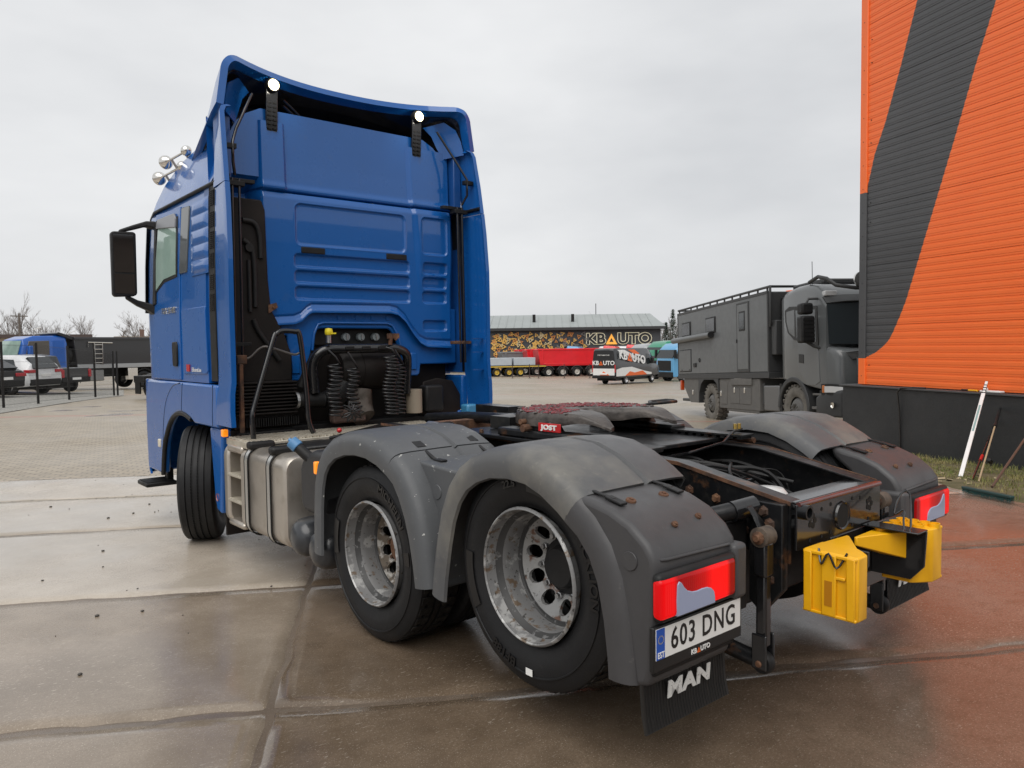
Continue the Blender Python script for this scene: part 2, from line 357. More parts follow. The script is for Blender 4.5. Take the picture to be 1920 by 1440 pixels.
# closing panels between body and wall, black sheet for the engine bay's shade behind the opening
for s in (-1, 1):
    q = MB(); q.box(*sorted((s*1.17, s*1.20)), 3.70, 3.97, 1.42, 3.0); q.build('corner_post', B['blue_in'], T)
    q = MB(); q.box(*sorted((s*1.085, s*1.172)), 3.655, 3.80, 2.985, 3.55); q.build('fairing_return', B['blue_in'], T, bevel=.01)
q = MB(); q.box(-.84, 1.12, 3.90, 3.945, .95, 2.05); q.build('engine_bay_shade', B['brown'], T)
q = MB(); q.box(-.45, .45, 3.86, 3.90, 1.70, 1.86); cb = q.build('connector_board', B['black'], T, bevel=.01)
for x in (-.02, .13, .285):
    q = MB(); q.lathe([(0, -.04), (.034, -.04), (.038, -.02), (.038, 0)], (x, 3.86, 1.775), 'y', 16); q.build('trailer_socket', M('grey_socket', (.22, .25, .26), .5), cb, sm=40)
    q = MB(); q.obox((x, 3.81, 1.775), (.012, .012, .05)); q.build('socket_latch', B['steel'], cb)
# ---- lower cab skirt, bumper, wheel arches
skp = [(3.69, 1.392), (5.66, 1.392), (5.72, 1.2), (5.74, .9), (5.72, .50), (5.26, .50), (5.21, .70), (5.165, .81), (5.10, .90), (5.02, .985), (4.92, 1.055), (4.81, 1.10), (4.70, 1.122), (4.60, 1.125), (4.48, 1.112), (4.36, 1.085), (4.25, 1.045), (3.69, 1.045)]
for s in (-1, 1):
    sec = []
    q = MB(); q.prism(skp, s*1.17, s*1.248, 'x'); q.build('side_skirt', B['blue'], T, bevel=.022, seg=3)
    q = MB(); q.tube(spl([(s*1.235, y, z-.012) for y, z in skp[5:16]], 3), .022, 8); q.build('arch_lip', B['black'], T, sm=50)
    q = MB(); q.box(s*.72, s*1.16, 3.95, 4.02, .62, 1.1); q.build('wheel_housing', B['black'], T)
    for pts in ([(3.775, 1.39), (3.78, 1.30), (3.80, 1.18), (3.80, 1.06)], [(4.62, 1.385), (4.85, 1.34), (5.05, 1.20), (5.15, 1.0), (5.19, .78)], [(4.55, 1.385), (4.58, 1.25), (4.60, 1.14)]):
        q = MB(); q.tube(spl([(s*1.2475, y, z) for y, z in pts]), .0035, 5); q.build('panel_seam', B['ink'], T)
    # step fairing behind the front wheel
    q = MB(); q.prism([(3.98, 1.04), (3.70, 1.04), (3.70, .96), (3.76, .34), (3.86, .36), (3.90, .45)], s*1.13, s*1.215, 'x'); sf = q.build('step_fairing', B['blue'], T, bevel=.02, seg=3)
    q = MB(); q.lathe([(0, -.012), (.028, -.012), (.032, 0)], (0, 0, 0), 'x', 16); q.xf(Matrix.Translation((s*1.22, 3.83, .47)) @ Matrix.Diagonal((s, 1, 1, 1))); q.build('reflector', B['amber_off'], sf, sm=40)
    q = MB(); q.box(s*1.20, s*1.245, 3.585, 3.635, .985, 1.045); q.build('marker_lamp', B['amber'], T, bevel=.008)
    q = MB(); q.box(s*1.235, s*1.262, 5.25, 5.32, .75, .83); q.build('side_lamp', M('cream_lens', (.6, .55, .45), .3), T, bevel=.01)
    q = MB(); q.box(s*1.10, s*1.38, 5.30, 5.62, .37, .41); q.box(s*1.10, s*1.16, 5.4, 5.5, .38, .52); st_ = q.build('entry_step', B['black'], T, bevel=.01)
    q = MB()
    for k in range(6): q.box(s*1.12, s*1.37, 5.32+k*.05, 5.34+k*.05, .41, .418)
    q.build('step_tread', B['black'], st_)
    q = MB(); q.box(s*.82, s*1.16, 3.80, 3.83, .15, .6); q.build('mud_flap', B['brown'], T, bevel=.004)
q = MB(); q.loft([plan_ring(z, fy, 1.235, 5.42, .28)[1:-1] for z, fy in ((.45, 5.84), (.5, 5.90), (1.0, 5.93), (1.392, 5.90))], ring=False); q.build('bumper', B['blue'], T, sm=40, solid=.02)
q = MB(); q.box(-.80, .80, 3.97, 5.6, .42, 1.39); q.build('engine_block', B['brown'], T, bevel=.03)  # plain black mass for the engine, put in to keep the wheel houses dark
# ---- left and right cab sides: door, windows, flap, ribs, vent strip
def side_poly(poly, out, thick, s, name, mat, parent, bevel=.006, zs=(2.0, 2.5, 2.97)):
    pts = []
    for a, b in zip(poly, poly[1:]+poly[:1]):
        pts.append(a)
        ks = sorted([((z-a[1])/(b[1]-a[1])) for z in zs if (a[1]-z)*(b[1]-z) < -1e-9])
        for k in ks: pts.append((a[0]+(b[0]-a[0])*k, a[1]+(b[1]-a[1])*k))
    n = len(pts); mb = MB()
    mb.add([(s*(hw(z)+out), y, z) for y, z in pts]+[(s*(hw(z)+out-thick), y, z) for y, z in pts],
           [list(range(n)), list(range(n, 2*n))[::-1]]+[[i, (i+1) % n, n+(i+1) % n, n+i] for i in range(n)])
    return mb.build(name, mat, parent, bevel=bevel, seg=2)
for s in (-1, 1):
    door = side_poly([(5.50, 1.41), (4.645, 1.41), (4.61, 2.15), (4.57, 2.93), (5.30, 2.96), (5.44, 2.2), (5.56, 2.05)], .007, .03, s, 'door', B['blue'], T)
    side_poly([(5.43, 2.16), (5.30, 2.22), (5.05, 2.30), (4.66, 2.325), (4.63, 2.86), (5.26, 2.88)], .012, .02, s, 'window_seal', B['black'], door)
    side_poly([(5.36, 2.20), (5.28, 2.25), (5.05, 2.33), (4.69, 2.35), (4.665, 2.83), (5.20, 2.85)], .016, .02, s, 'window', B['glass_g'], door, 0)
    side_poly([(5.245, 2.82), (5.20, 2.90), (4.70, 2.89), (4.655, 2.84), (4.655, 2.76)], .028, .02, s, 'wind_deflector', M('grey_smoke_plastic', (.22, .23, .25), .3), door)
    side_poly([(5.40, 2.10), (5.32, 2.86), (5.26, 2.90), (5.30, 2.12)], .020, .02, s, 'mirror_pillar_trim', B['black'], door)
    side_poly([(4.605, 2.345), (4.41, 2.35), (4.325, 2.86), (4.34, 2.905), (4.53, 2.915)], .010, .02, s, 'quarter_window', M('smoked_glass', (.10, .11, .115), .06, spec=.6), T)
    flap = side_poly([(4.575, 2.03), (3.955, 2.035), (3.945, 1.50), (3.985, 1.475), (4.55, 1.465)], .006, .02, s, 'storage_flap', B['blue'], T)
    side_poly([(4.82, 1.53), (4.72, 1.53), (4.70, 1.56), (4.70, 1.72), (4.72, 1.75), (4.82, 1.75), (4.83, 1.72), (4.83, 1.56)], .022, .03, s, 'door_handle', B['black'], door)
    q = MB(); vs = []; fs = []; ny, nn = 12, 70
    for i in range(ny+1):
        for j in range(nn+1):
            y = 3.86+.43*i/ny; z = 2.30+.62*j/nn; e = smooth01(min(i, ny-i)/2)*smooth01(min(j, nn-j)/5)
            vs.append((s*(hw(z)+.003+e*.012*abs(math.sin(math.pi*(z-2.30)/.124))**.7), y, z))
    for i in range(ny):
        for j in range(nn): a = i*(nn+1)+j; fs.append([a, a+1, a+nn+2, a+nn+1])
    q.add(vs, fs); q.build('ribbed_panel', B['blue'], T, sm=60, weld=False)
    strip = side_poly([(3.845, 1.42), (3.70, 1.42), (3.70, 2.0), (3.69, 2.985), (3.81, 2.985), (3.835, 2.0)], .010, .05, s, 'vent_strip', B['black'], T)
    q = MB(); z = 1.99
    while z < 2.95:
        if int((z-1.99)/.16) % 1 == 0 and ((z-1.99) % .165) < .125:
            for y in (3.72, 3.755, 3.79): q.obox((s*(hw(z)+.013), y, z), (.012, .022, .007))
        z += .0155
    stuff(q.build('vent_louvre', B['black'], strip))
    q = MB(); q.tube([(s*(hw(2.985)+.01), y, 2.985+.012*(5.4-y)/1.8) for y in (3.40, 3.7, 4.2, 4.8, 5.35)]+[(s*1.17, 5.6, 2.95)], .016, 6); q.build('drip_rail', B['black'], T, sm=60)
q = text('TGX 26.480', .075, .002, sx=1.1, shear=.2, offset=.001); q.xf(frame((-1.236, 4.93, 2.035), (0, -1, 0), (0, 0, 1))); q.build('badge_lettering', B['chrome'], T)
q = MB(); q.box(-1.236, -1.229, 4.38, 4.46, 1.49, 1.55); q.build('red_sticker', B['red_paint'], T)
q = text('EfficientLine', .05, .001); q.xf(frame((-1.234, 4.2, 1.505), (0, -1, 0), (0, 0, 1))); q.build('small_lettering', B['white_ink'], T)
# ---- side deflectors and roof spoiler
DEF = [(1.08, 1.262, 1.262, 3.335), (1.20, 1.258, 1.266, 3.335), (1.33, 1.245, 1.262, 3.335), (1.42, 1.232, 1.250, 3.335), (1.55, 1.230, 1.247, 3.34), (2.0, 1.232, 1.25, 3.335), (2.4, 1.228, 1.247, 3.335), (2.75, 1.22, 1.24, 3.36), (2.945, 1.213, 1.236, 3.385)]
UPF = [(2.950, 1.212, 1.236, 3.39), (3.2, 1.195, 1.232, 3.43), (3.4, 1.175, 1.225, 3.47), (3.50, 1.165, 1.222, 3.49), (3.54, 1.15, 1.205, 3.50), (3.555, 1.12, 1.16, 3.51)]
for s in (-1, 1):
    for nm, tab in (('side_deflector', DEF), ('upper_fairing', UPF)):
        q = MB(); secs = []
        for z, xf, xr, yr in tab:
            xf -= .014 if nm == 'side_deflector' else 0; secs.append([(s*(xf+(xr-xf)*k), 3.69+(yr-3.69)*k, z) for k in (0, .25, .5, .75, .93, 1)] + [(s*(xr-.03), yr+.004, z)])
        q.loft(secs, ring=False); q.build(nm, B['blue'], T, sm=50, solid=.018)
    for z in ((1.75, 1.62, 1.45) if s > 0 else ()):
        q = MB(); q.box(1.10, 1.22, 3.40, 3.43, z-.006, z+.006); q.build('deflector_web', B['blue_in'], T)
# spoiler: inverted U sections, low on the roof in front, high trailing edge behind
def u_sec(hx, zs, zt, r, ys, yc, sag, lean, n=8, m=20):
    """half width, side foot z, top z, corner radius, y at the sides, y in the middle"""
    p = [(-hx, zs), (-hx+lean*.5, zs+(zt-r-zs)*.5)]
    p += [(-hx+lean+r-r*math.cos(math.pi/2*i/n), zt-r+r*math.sin(math.pi/2*i/n)) for i in range(n+1)]
    x0 = -hx+lean+r; p += [(x0-2*x0*i/m, zt-sag*(1-(2*i/m-1)**2)) for i in range(1, m)]
    p += [(-x, z) for x, z in p[:n+3][::-1]]
    return [(x, ys+(yc-ys)*(1-min(1, abs(x)/(hx-lean-r*.4))**2.4), z) for x, z in p]
SPO = [u_sec(1.06, 3.34, 3.53, .14, 4.62, 4.80, 0, .05), u_sec(1.10, 3.40, 3.62, .14, 4.35, 4.5, 0, .05), u_sec(1.15, 3.48, 3.76, .14, 3.98, 4.18, .0, .045), u_sec(1.19, 3.535, 3.88, .135, 3.70, 3.95, .012, .04), u_sec(1.212, 3.562, 3.945, .13, 3.515, 3.80, .02, .04)]
q = MB(); q.loft(SPO, ring=False); q.build('roof_spoiler', B['blue'], T, sm=50, solid=.055, off=-1 if False else 0)
INS = [u_sec(1.03, 3.30, 3.50, .13, 4.55, 4.7, 0, .05), u_sec(1.07, 3.40, 3.58, .13, 4.3, 4.45, 0, .05), u_sec(1.11, 3.48, 3.715, .12, 3.98, 4.18, 0, .045), u_sec(1.152, 3.53, 3.835, .115, 3.72, 3.98, .012, .04), u_sec(1.168, 3.56, 3.88, .11, 3.60, 3.88, .015, .04)]
q = MB(); q.loft(INS, ring=False); q.build('spoiler_inner', B['gloss'], T, sm=50, solid=.006)
# dark lining behind the wall top with moulded ribs
q = MB(); q.loft([[(x, y, z) for x in (-1.02, -.9, -.5, 0, .5, .9, 1.02)] for y, z in ((3.775, 3.48), (3.80, 3.55), (3.96, 3.63), (4.02, 3.72))], ring=False); lin = q.build('spoiler_lining', B['black'], T, sm=60, solid=.01)
q = MB()
for dz in (0, .05): q.tube([(-.55, 3.86, 3.80-dz), (-.42, 3.93, 3.75-dz), (-.33, 3.93, 3.68-dz), (-.15, 3.88, 3.635-dz), (.15, 3.88, 3.635-dz), (.4, 3.92, 3.67-dz), (.55, 3.95, 3.71-dz)], .014, 6)
q.build('lining_rib', B['gloss'], lin, sm=60)
for s in (-1, 1):
    q = MB(); q.loft([[(s*1.155, 3.575, 3.53), (s*1.14, 3.60, 3.66), (s*1.10, 3.63, 3.77), (s*1.0, 3.68, 3.84)], [(s*1.02, 3.74, 3.50), (s*.97, 3.78, 3.62), (s*.93, 3.80, 3.72), (s*.86, 3.84, 3.80)]], ring=False)
    q.build('spoiler_gusset', B['blue'], T, sm=30, solid=.012)
    # perforated bracket with work lamp
    lx = s*.71
    q = MB(); q.obox((lx, 3.735, 3.62), (.10, .03, .40), Euler((R(4), 0, 0)).to_matrix()); br = q.build('lamp_bracket', B['gloss'], T, bevel=.006)
    q = MB()
    for k in range(7):
        for dx in (-.022, .022): q.obox((lx+dx, 3.717, 3.50+k*.035), (.03, .012, .012))
    q.build('bracket_rung', B['black'], br)
    q = MB(); q.lathe([(0, -.03), (.05, -.03), (.058, -.02), (.058, .03), (.03, .055), (0, .055)], (lx, 3.70, 3.845), 'y', 20); wl = q.build('work_lamp', B['black'], T, sm=40)
    q = MB(); q.lathe([(0, -.037), (.034, -.035)], (lx, 3.70, 3.845), 'y', 20); q.build('lamp_lens', B['lamp'], wl, sm=60)
    q = MB(); q.lathe([(.034, -.035), (.046, -.031)], (lx, 3.70, 3.845), 'y', 20); q.build('lamp_reflector', B['lamp_ring'], wl, sm=60)
    ld = bpy.data.lights.new('work_lamp_light', 'SPOT'); ld.energy = 2.0; ld.spot_size = R(120); ld.shadow_soft_size = .05; ld.color = (1, .93, .8)
    lo = bpy.data.objects.new('lamp_light', ld); col.objects.link(lo); lo.parent = wl; lo.location = (lx, 3.64, 3.84); lo.rotation_euler = (R(65), 0, 0)
    # stay rods of the fairing
    q = MB(); q.tube([(s*.90, 3.66, 3.73), (s*1.08, 3.55, 3.40), (s*1.13, 3.50, 3.28), (s*1.13, 3.50, 3.13), (s*1.10, 3.55, 3.04)], .012, 6); q.build('fairing_stay', B['gloss'], T, sm=60)
    q = MB(); q.box(*sorted((s*1.10, s*1.20)), 3.49, 3.54, 3.23, 3.27); q.build('stay_bracket', B['black'], T, bevel=.004)
    q = MB(); q.box(*sorted((s*.92, s*1.14)), 3.60, 3.66, 3.0, 3.03); q.build('stay_bracket', B['black'], T, bevel=.004)
    q = MB(); q.box(*sorted((s*1.02, s*1.17)), 3.55, 3.64, 2.96, 2.999); q.build('stay_bracket', B['black'], T, bevel=.004)
    q = MB(); q.box(*sorted((s*1.0, s*1.2)), 3.56, 3.64, 1.70, 1.73); q.build('stay_bracket', B['rust'] if s > 0 else B['black'], T, bevel=.004)
    q = MB()
    for dx in (0, .055): q.cyl((s*(1.06+dx), 3.57, 3.02), (s*(1.075+dx), 3.57, 1.52), .011, 8)
    q.build('deflector_rod', B['gloss'], T, sm=60)
# ---- roof horns, antenna
for (bx, by), (cx, cy), (zx, zy) in (((310, 305), (349, 283), (349, 297)), ((298, 335), (342, 312), (345, 326))):
    a = on('x', -1.14, bx, by); b = on('x', -1.06, cx, cy); b = a+(b-a).normalized()*.62 if (b-a).length > .7 else b
    dv = (b-a).normalized(); m = dv.to_track_quat('Z', 'Y').to_matrix().to_4x4(); L_ = (b-a).length
    q = MB(); q.lathe([(0, .0), (.056, -.008), (.064, -.004), (.065, .01), (.058, .035), (.040, .06), (.020, .078), (.011, .09), (.011, L_-.05), (.030, L_-.04), (.046, L_-.015), (.048, L_+.005), (.040, L_+.03), (.02, L_+.045), (0, L_+.048)], (0, 0, 0), 'z', 20); q.xf(Matrix.Translation(a) @ m)
    hn = q.build('air_horn', B['chrome'], T, sm=50)
    q = MB()
    for k in (.30, .92): c = a+dv*L_*k; q.cyl(c, (c.x+.10, c.y, c.z-.16), .012, 8)
    q.build('horn_bracket', B['steel'], hn)
p = on('x', -.95, 388, 252); q = MB(); q.cyl((p.x, p.y, p.z-.2), (p.x, p.y, p.z+.16), .004, 6); q.build('antenna', B['black'], T)
# ---- door mirrors
for s in (-1, 1):
    q = MB(); sec = []
    q.prism([(-.105, -.29), (-.085, -.31), (.085, -.30), (.105, -.28), (.11, .29), (.09, .305), (-.085, .30), (-.105, .285)], -.05, .05, 'y')
    q.xf(Matrix.Translation((s*1.468, 5.47, 2.495)) @ Matrix.Rotation(s*R(6), 4, 'Z')); mr_ = q.build('door_mirror', B['black'], T, bevel=.02, seg=3)
    q = MB(); q.box(-.085, .085, -.053, -.051, -.08, .275); q.xf(Matrix.Translation((s*1.468, 5.47, 2.495)) @ Matrix.Rotation(s*R(6), 4, 'Z')); q.build('mirror_glass', B['mirror'], mr_)
    q = MB(); q.box(-.085, .085, -.053, -.051, -.28, -.095); q.xf(Matrix.Translation((s*1.468, 5.47, 2.495)) @ Matrix.Rotation(s*R(6), 4, 'Z')); q.build('wide_angle_glass', B['mirror'], mr_)
    q = MB(); q.loft([[(s*x, y+dy*wd, z+dz*wd) for dy, dz in ((-1, -.5), (1, -.5), (1, .5), (-1, .5))] for x, y, z, wd in ((1.50, 5.46, 2.80, .03), (1.38, 5.46, 2.845, .045), (1.27, 5.44, 2.885, .05), (1.20, 5.40, 2.87, .07))]); q.build('mirror_arm', B['black'], T, bevel=.012)
    q = MB(); q.loft([[(s*x, y+dy*wd, z+dz*wd) for dy, dz in ((-1, -.7), (1, -.7), (1, .7), (-1, .7))] for x, y, z, wd in ((1.46, 5.47, 2.19, .03), (1.36, 5.47, 2.13, .04), (1.28, 5.46, 2.10, .05), (1.20, 5.43, 2.05, .08))]); q.build('mirror_arm', B['black'], T, bevel=.012)
# ---- air intake, filter, hoses behind the cab
ip = [(-1.13, 2.90), (-.83, 2.90), (-.80, 2.82), (-.79, 2.25), (-.77, 2.0), (-.66, 1.80), (-.60, 1.62), (-.60, 1.40), (-1.13, 1.40)]
q = MB(); q.prism(ip, 3.70, 3.87, 'y'); ai = q.build('air_intake', B['brown'], T, bevel=.015)
q = MB(); q.tube(spl([(-1.0, 3.69, 2.72), (-.90, 3.69, 2.70), (-.86, 3.69, 2.60), (-.855, 3.69, 2.42)]), .022, 8); q.tube(spl([(-1.0, 3.69, 2.56), (-.93, 3.69, 2.50), (-.91, 3.69, 2.35), (-.91, 3.69, 2.02)]), .022, 8)
q.tube([(-.955, 3.69, 2.40), (-.955, 3.69, 1.98)], .018, 8); q.tube(spl([(-.93, 3.69, 1.92), (-.89, 3.69, 1.82), (-.79, 3.69, 1.68), (-.72, 3.69, 1.58)]), .022, 8)
q.build('intake_groove', M('deep_black', (.004, .004, .004), .6), ai, sm=50)
q = MB(); q.cyl((-.95, 3.70, 2.50), (-.95, 3.67, 2.50), .035, 14); q.build('intake_boss', B['black'], ai)
q = MB(); q.prism([(-.80, 2.04), (-.73, 2.06), (-.72, 2.02), (-.80, 1.97)], 3.69, 3.71, 'y'); q.lathe([(0, -.012), (.012, -.012), (.014, 0)], (-.755, 3.69, 2.02), 'y', 10); q.build('bolt_bracket', B['rust'], ai)
q = MB(); q.box(-1.12, -.60, 3.66, 3.90, 1.02, 1.41); fl_ = q.build('air_filter_housing', B['brown'], T, bevel=.02)
for k in range(10):
    q = MB(); z = 1.40-k*.028; q.box(-1.125, -.605, 3.60, 3.67, z-.007, z+.006); q.build('filter_louvre', B['brown'], fl_, bevel=.003)
q = MB()
for k in range(26): q.box(-1.10+k*.02, -1.093+k*.02, 3.62, 3.66, 1.04, 1.11)
stuff(q.build('cooling_fin', B['black'], fl_))
q = MB(); q.box(-1.15, .75, 3.70, 3.95, .74, 1.02); q.box(-1.1, -.62, 3.64, 3.70, .9, 1.0); q.build('cab_crossmember', B['black'], T, bevel=.01)
def ring_hose(name, pts, r, n, mat, parent, rib=.006):
    path = []; rad = []
    for a, b in zip(pts, pts[1:]):
        for k in range(n): t = k/n; path.append(Vector(a).lerp(Vector(b), t)); rad.append(r+(rib if k % 2 else 0))
    q = MB(); q.tube(path, rad, 12); return q.build(name, mat, parent, sm=70)
ring_hose('corrugated_hose', [(-.60, 3.62, 1.24), (-.46, 3.62, 1.235), (-.36, 3.62, 1.23)], .062, 10, B['black'], T)
q = MB(); q.tube([(-.36, 3.62, 1.23), (-.25, 3.63, 1.24), (-.15, 3.65, 1.33), (-.02, 3.68, 1.46), (.08, 3.7, 1.52)], [.07, .095, .10, .095, .09], 14); q.build('intake_pipe', B['black'], T, sm=60)
q = MB(); q.lathe([(.066, -.012), (.072, -.012), (.072, .012), (.066, .012)], (-.615, 3.62, 1.24), 'x', 20); q.build('hose_clamp', B['steel'], T)
q = MB(); q.tube(spl([(-.46, 3.58, 1.30), (-.48, 3.56, 1.52), (-.45, 3.53, 1.62), (-.36, 3.51, 1.665), (-.2, 3.51, 1.668), (.15, 3.51, 1.668), (.30, 3.51, 1.665), (.42, 3.53, 1.62), (.46, 3.57, 1.5), (.46, 3.6, 1.25)], 4), .042, 12); hb = q.build('hose_carrier_bar', B['gloss'], T, sm=60)
q = MB()
for x in (-.18, -.02, .14): q.obox((x, 3.465, 1.675), (.08, .012, .03))
q.build('bar_clip', B['black'], hb, bevel=.004)
q = MB(); q.cyl((-.55, 3.66, 1.35), (-.44, 3.6, 1.62), .04, 12); q.build('pipe_elbow', B['black'], T, sm=60)
q = MB(); q.lathe([(0, -.30), (.16, -.29), (.185, -.26), (.19, -.1), (.195, -.1), (.195, .0), (.19, .0), (.185, .26), (.16, .29), (0, .30)], (.10, 3.72, 1.48), 'x', 28); q.build('silencer_drum', B['brown'], T, sm=40)
q = MB(); q.tube([(.02, 3.70, 1.30), (0, 3.68, 1.14), (.02, 3.6, 1.05)], [.12, .13, .10], 14); q.build('dirty_casting', M('dirty_grey_casting', (.12, .10, .085), .7, layers=[((.05,.04,.03), 9, .45, .6, .8)], bump=.3), T, sm=60)
q = MB(); q.box(-.30, .02, 3.56, 3.66, 1.02, 1.14); q.build('brown_box', M('dirty_brown_cover', (.13, .085, .07), .65, layers=[((.05,.04,.035), 7, .5, .65, .7)]), T, bevel=.02)
q = MB(); q.lathe([(0, 1.28), (.075, 1.28), (.075, 1.06), (0, 1.06)], (.56, 3.62, 0), 'z', 20); q.build('expansion_tank', M('yellowed_plastic', (.30, .25, .19), .5), T, sm=40)
q = MB(); q.box(.66, .86, 3.56, 3.70, 1.06, 1.31); q.build('control_box', B['black'], T, bevel=.02)
q = MB(); q.prism([(4.50+.66*math.cos(R(a)), .52+.66*math.sin(R(a))) for a in range(60, 190, 10)]+[(4.50+.62*math.cos(R(a)), .52+.62*math.sin(R(a))) for a in range(180, 50, -10)], .74, 1.16, 'x')
q.build('inner_mudguard', B['brown'], T, sm=40)
q = MB(); q.prism([(.68, 1.02), (1.17, 1.02), (1.17, 1.20), (1.08, 1.34), (.90, 1.37), (.74, 1.34), (.68, 1.2)], 3.72, 3.75, 'y'); q.build('mudguard_end', B['brown'], T, bevel=.006)
q = MB(); q.box(1.02, 1.14, 3.40, 3.52, 1.0, 1.12); q.build('washer_bottle', M('translucent_blue_plastic', (.05, .22, .40), .25, 0, .3), T, bevel=.02)
# spiral hoses
def coil(name, x, y, z0, z1, r, turns, top, mat, loop=True):
    pts = [Vector(top), Vector((x+.02, y, z0+.06))]; n = turns*18
    for i in range(n+1):
        a = 2*math.pi*i/18; k = i/n; rr = r*(.92+.12*math.sin(i*.37))
        pts.append(Vector((x+rr*math.cos(a)+.018*math.sin(k*9), y+rr*.55*math.sin(a), z0+(z1-z0)*k)))
    q = MB(); q.tube(pts, .0085, 6); return q.build(name, mat, T, sm=70)
hose = M('coiled_hose_rubber', (.016, .016, .017), .35, 0, .15)
coil('spiral_hose', -.36, 3.42, 1.54, 1.10, .062, 12, (-.385, 3.46, 1.66), hose)
coil('spiral_hose', -.18, 3.44, 1.50, 1.12, .058, 10, (-.20, 3.47, 1.64), hose)
coil('spiral_hose', .19, 3.42, 1.60, 1.08, .068, 17, (.17, 3.47, 1.68), hose)
coil('spiral_hose', .29, 3.45, 1.52, 1.08, .058, 13, (.27, 3.48, 1.66), hose)
q = MB()
for k in range(9):
    a = R(-150+k*36); c = Vector((-.20, 3.40, 1.13)); q.tube([c+Vector((.11*math.cos(a+d)*f, .02*f, .085*math.sin(a+d)*f)) for d, f in ((-.25, .2), (-.22, .7), (0, 1.05), (.22, .7), (.25, .2))], .008, 6)
q.build('hose_loop_bundle', hose, T, sm=70)
q = MB(); q.cyl((-.375, 3.47, 1.72), (-.375, 3.47, 1.79), .022, 12); q.build('coupling_head', B['steel'], T, sm=50)
q = MB(); q.lathe([(0, 1.845), (.028, 1.84), (.034, 1.82), (.034, 1.795), (.026, 1.785), (0, 1.785)], (-.375, 3.465, 0), 'z', 14); q.obox((-.35, 3.44, 1.80), (.05, .02, .012)); q.build('yellow_coupling_cap', M('yellow_cap', (.72, .58, .02), .4), T, sm=50)
q = MB(); q.cyl((.215, 3.46, 1.70), (.225, 3.45, 1.80), .018, 10); q.box(.19, .30, 3.44, 3.47, 1.755, 1.80); q.cyl((.30, 3.45, 1.78), (.26, 3.45, 1.74), .012, 8); q.build('red_coupling_head', B['rust'], T)
# grab rail behind the cab
q = MB(); q.tube(spl([(-1.11, 3.30, .98), (-1.115, 3.30, 1.15), (-1.09, 3.31, 1.25), (-.92, 3.34, 1.74), (-.89, 3.345, 1.79), (-.84, 3.35, 1.815), (-.73, 3.35, 1.81), (-.69, 3.345, 1.77), (-.655, 3.33, 1.35), (-.645, 3.32, 1.10), (-.61, 3.31, .99)], 4), .021, 10); q.build('grab_rail', B['gloss'], T, sm=60)
q = MB(); q.tube(spl([(-1.10, 3.5, 1.60), (-1.05, 3.48, 1.61), (-.98, 3.45, 1.68), (-.92, 3.42, 1.69), (-.74, 3.38, 1.63), (-.69, 3.37, 1.64)]), .010, 8); q.build('grab_rail_stay', M('grey_rod', (.10, .09, .085), .4, .4), T, sm=60)
q = MB(); q.box(-1.16, -1.08, 3.46, 3.54, 1.56, 1.63); q.box(-1.15, -1.12, 3.44, 3.48, 1.02, 1.56); q.build('rusty_hinge', B['rust'], T, bevel=.006)
# ------------------------------------------------------------------ wheels of the tractor truck (built at the origin, outer side towards -x)
def tyre_mb(Rr=.50, wdt=.305, rb=.295, grooves=4, n=72):
    h = wdt/2; p = [(rb, -h+.045), (rb+.012, -h+.03), (rb+.03, -h+.022), (rb+.07, -h+.006), (rb+.105, -h), (rb+.135, -h+.003), (rb+.137, -h-.002), (rb+.142, -h-.002), (rb+.144, -h+.005), (Rr-.035, -h+.014), (Rr-.016, -h+.022), (Rr-.004, -h+.034)]
    gx = [(-h+.05)+(wdt-.10)*(k+.5)/grooves for k in range(grooves)]
    for g_ in gx: p += [(Rr, g_-.010), (Rr-.013, g_-.007), (Rr-.013, g_+.007), (Rr, g_+.010)]
    p += [(r, -x) for r, x in p[:12][::-1]]
    q = MB(); q.lathe(p, (0, 0, 0), 'x', n); return q
def tread_blocks(Rr, wdt, n=44):
    q = MB(); h = wdt/2
    for i in range(n):
        for sx in (-1, 1):
            a = 2*math.pi*(i+(.5 if sx > 0 else 0))/n; m = Matrix.Rotation(a, 3, 'X')
            q.obox(m @ Vector((sx*(h-.082), Rr-.005, 0)), (.075, .016, 2*math.pi*Rr/n*.62), m)
    return q
def arc_text(body, size, r, ang0, x, cw=True, space=1.0, off=.0015, sx=1.15):
    tm = text(body, size, .0022, 'CENTER', off, sx, 0, space)
    for i, (u, v, w_) in enumerate(tm.v):
        a = ang0 + u/r; rr = r+v                       # outer side looks along +x: left to right is towards -y
        tm.v[i] = (x-w_, rr*math.cos(a)*-1, rr*math.sin(a)) if False else (x-w_, rr*math.cos(a), rr*math.sin(a))
    return tm
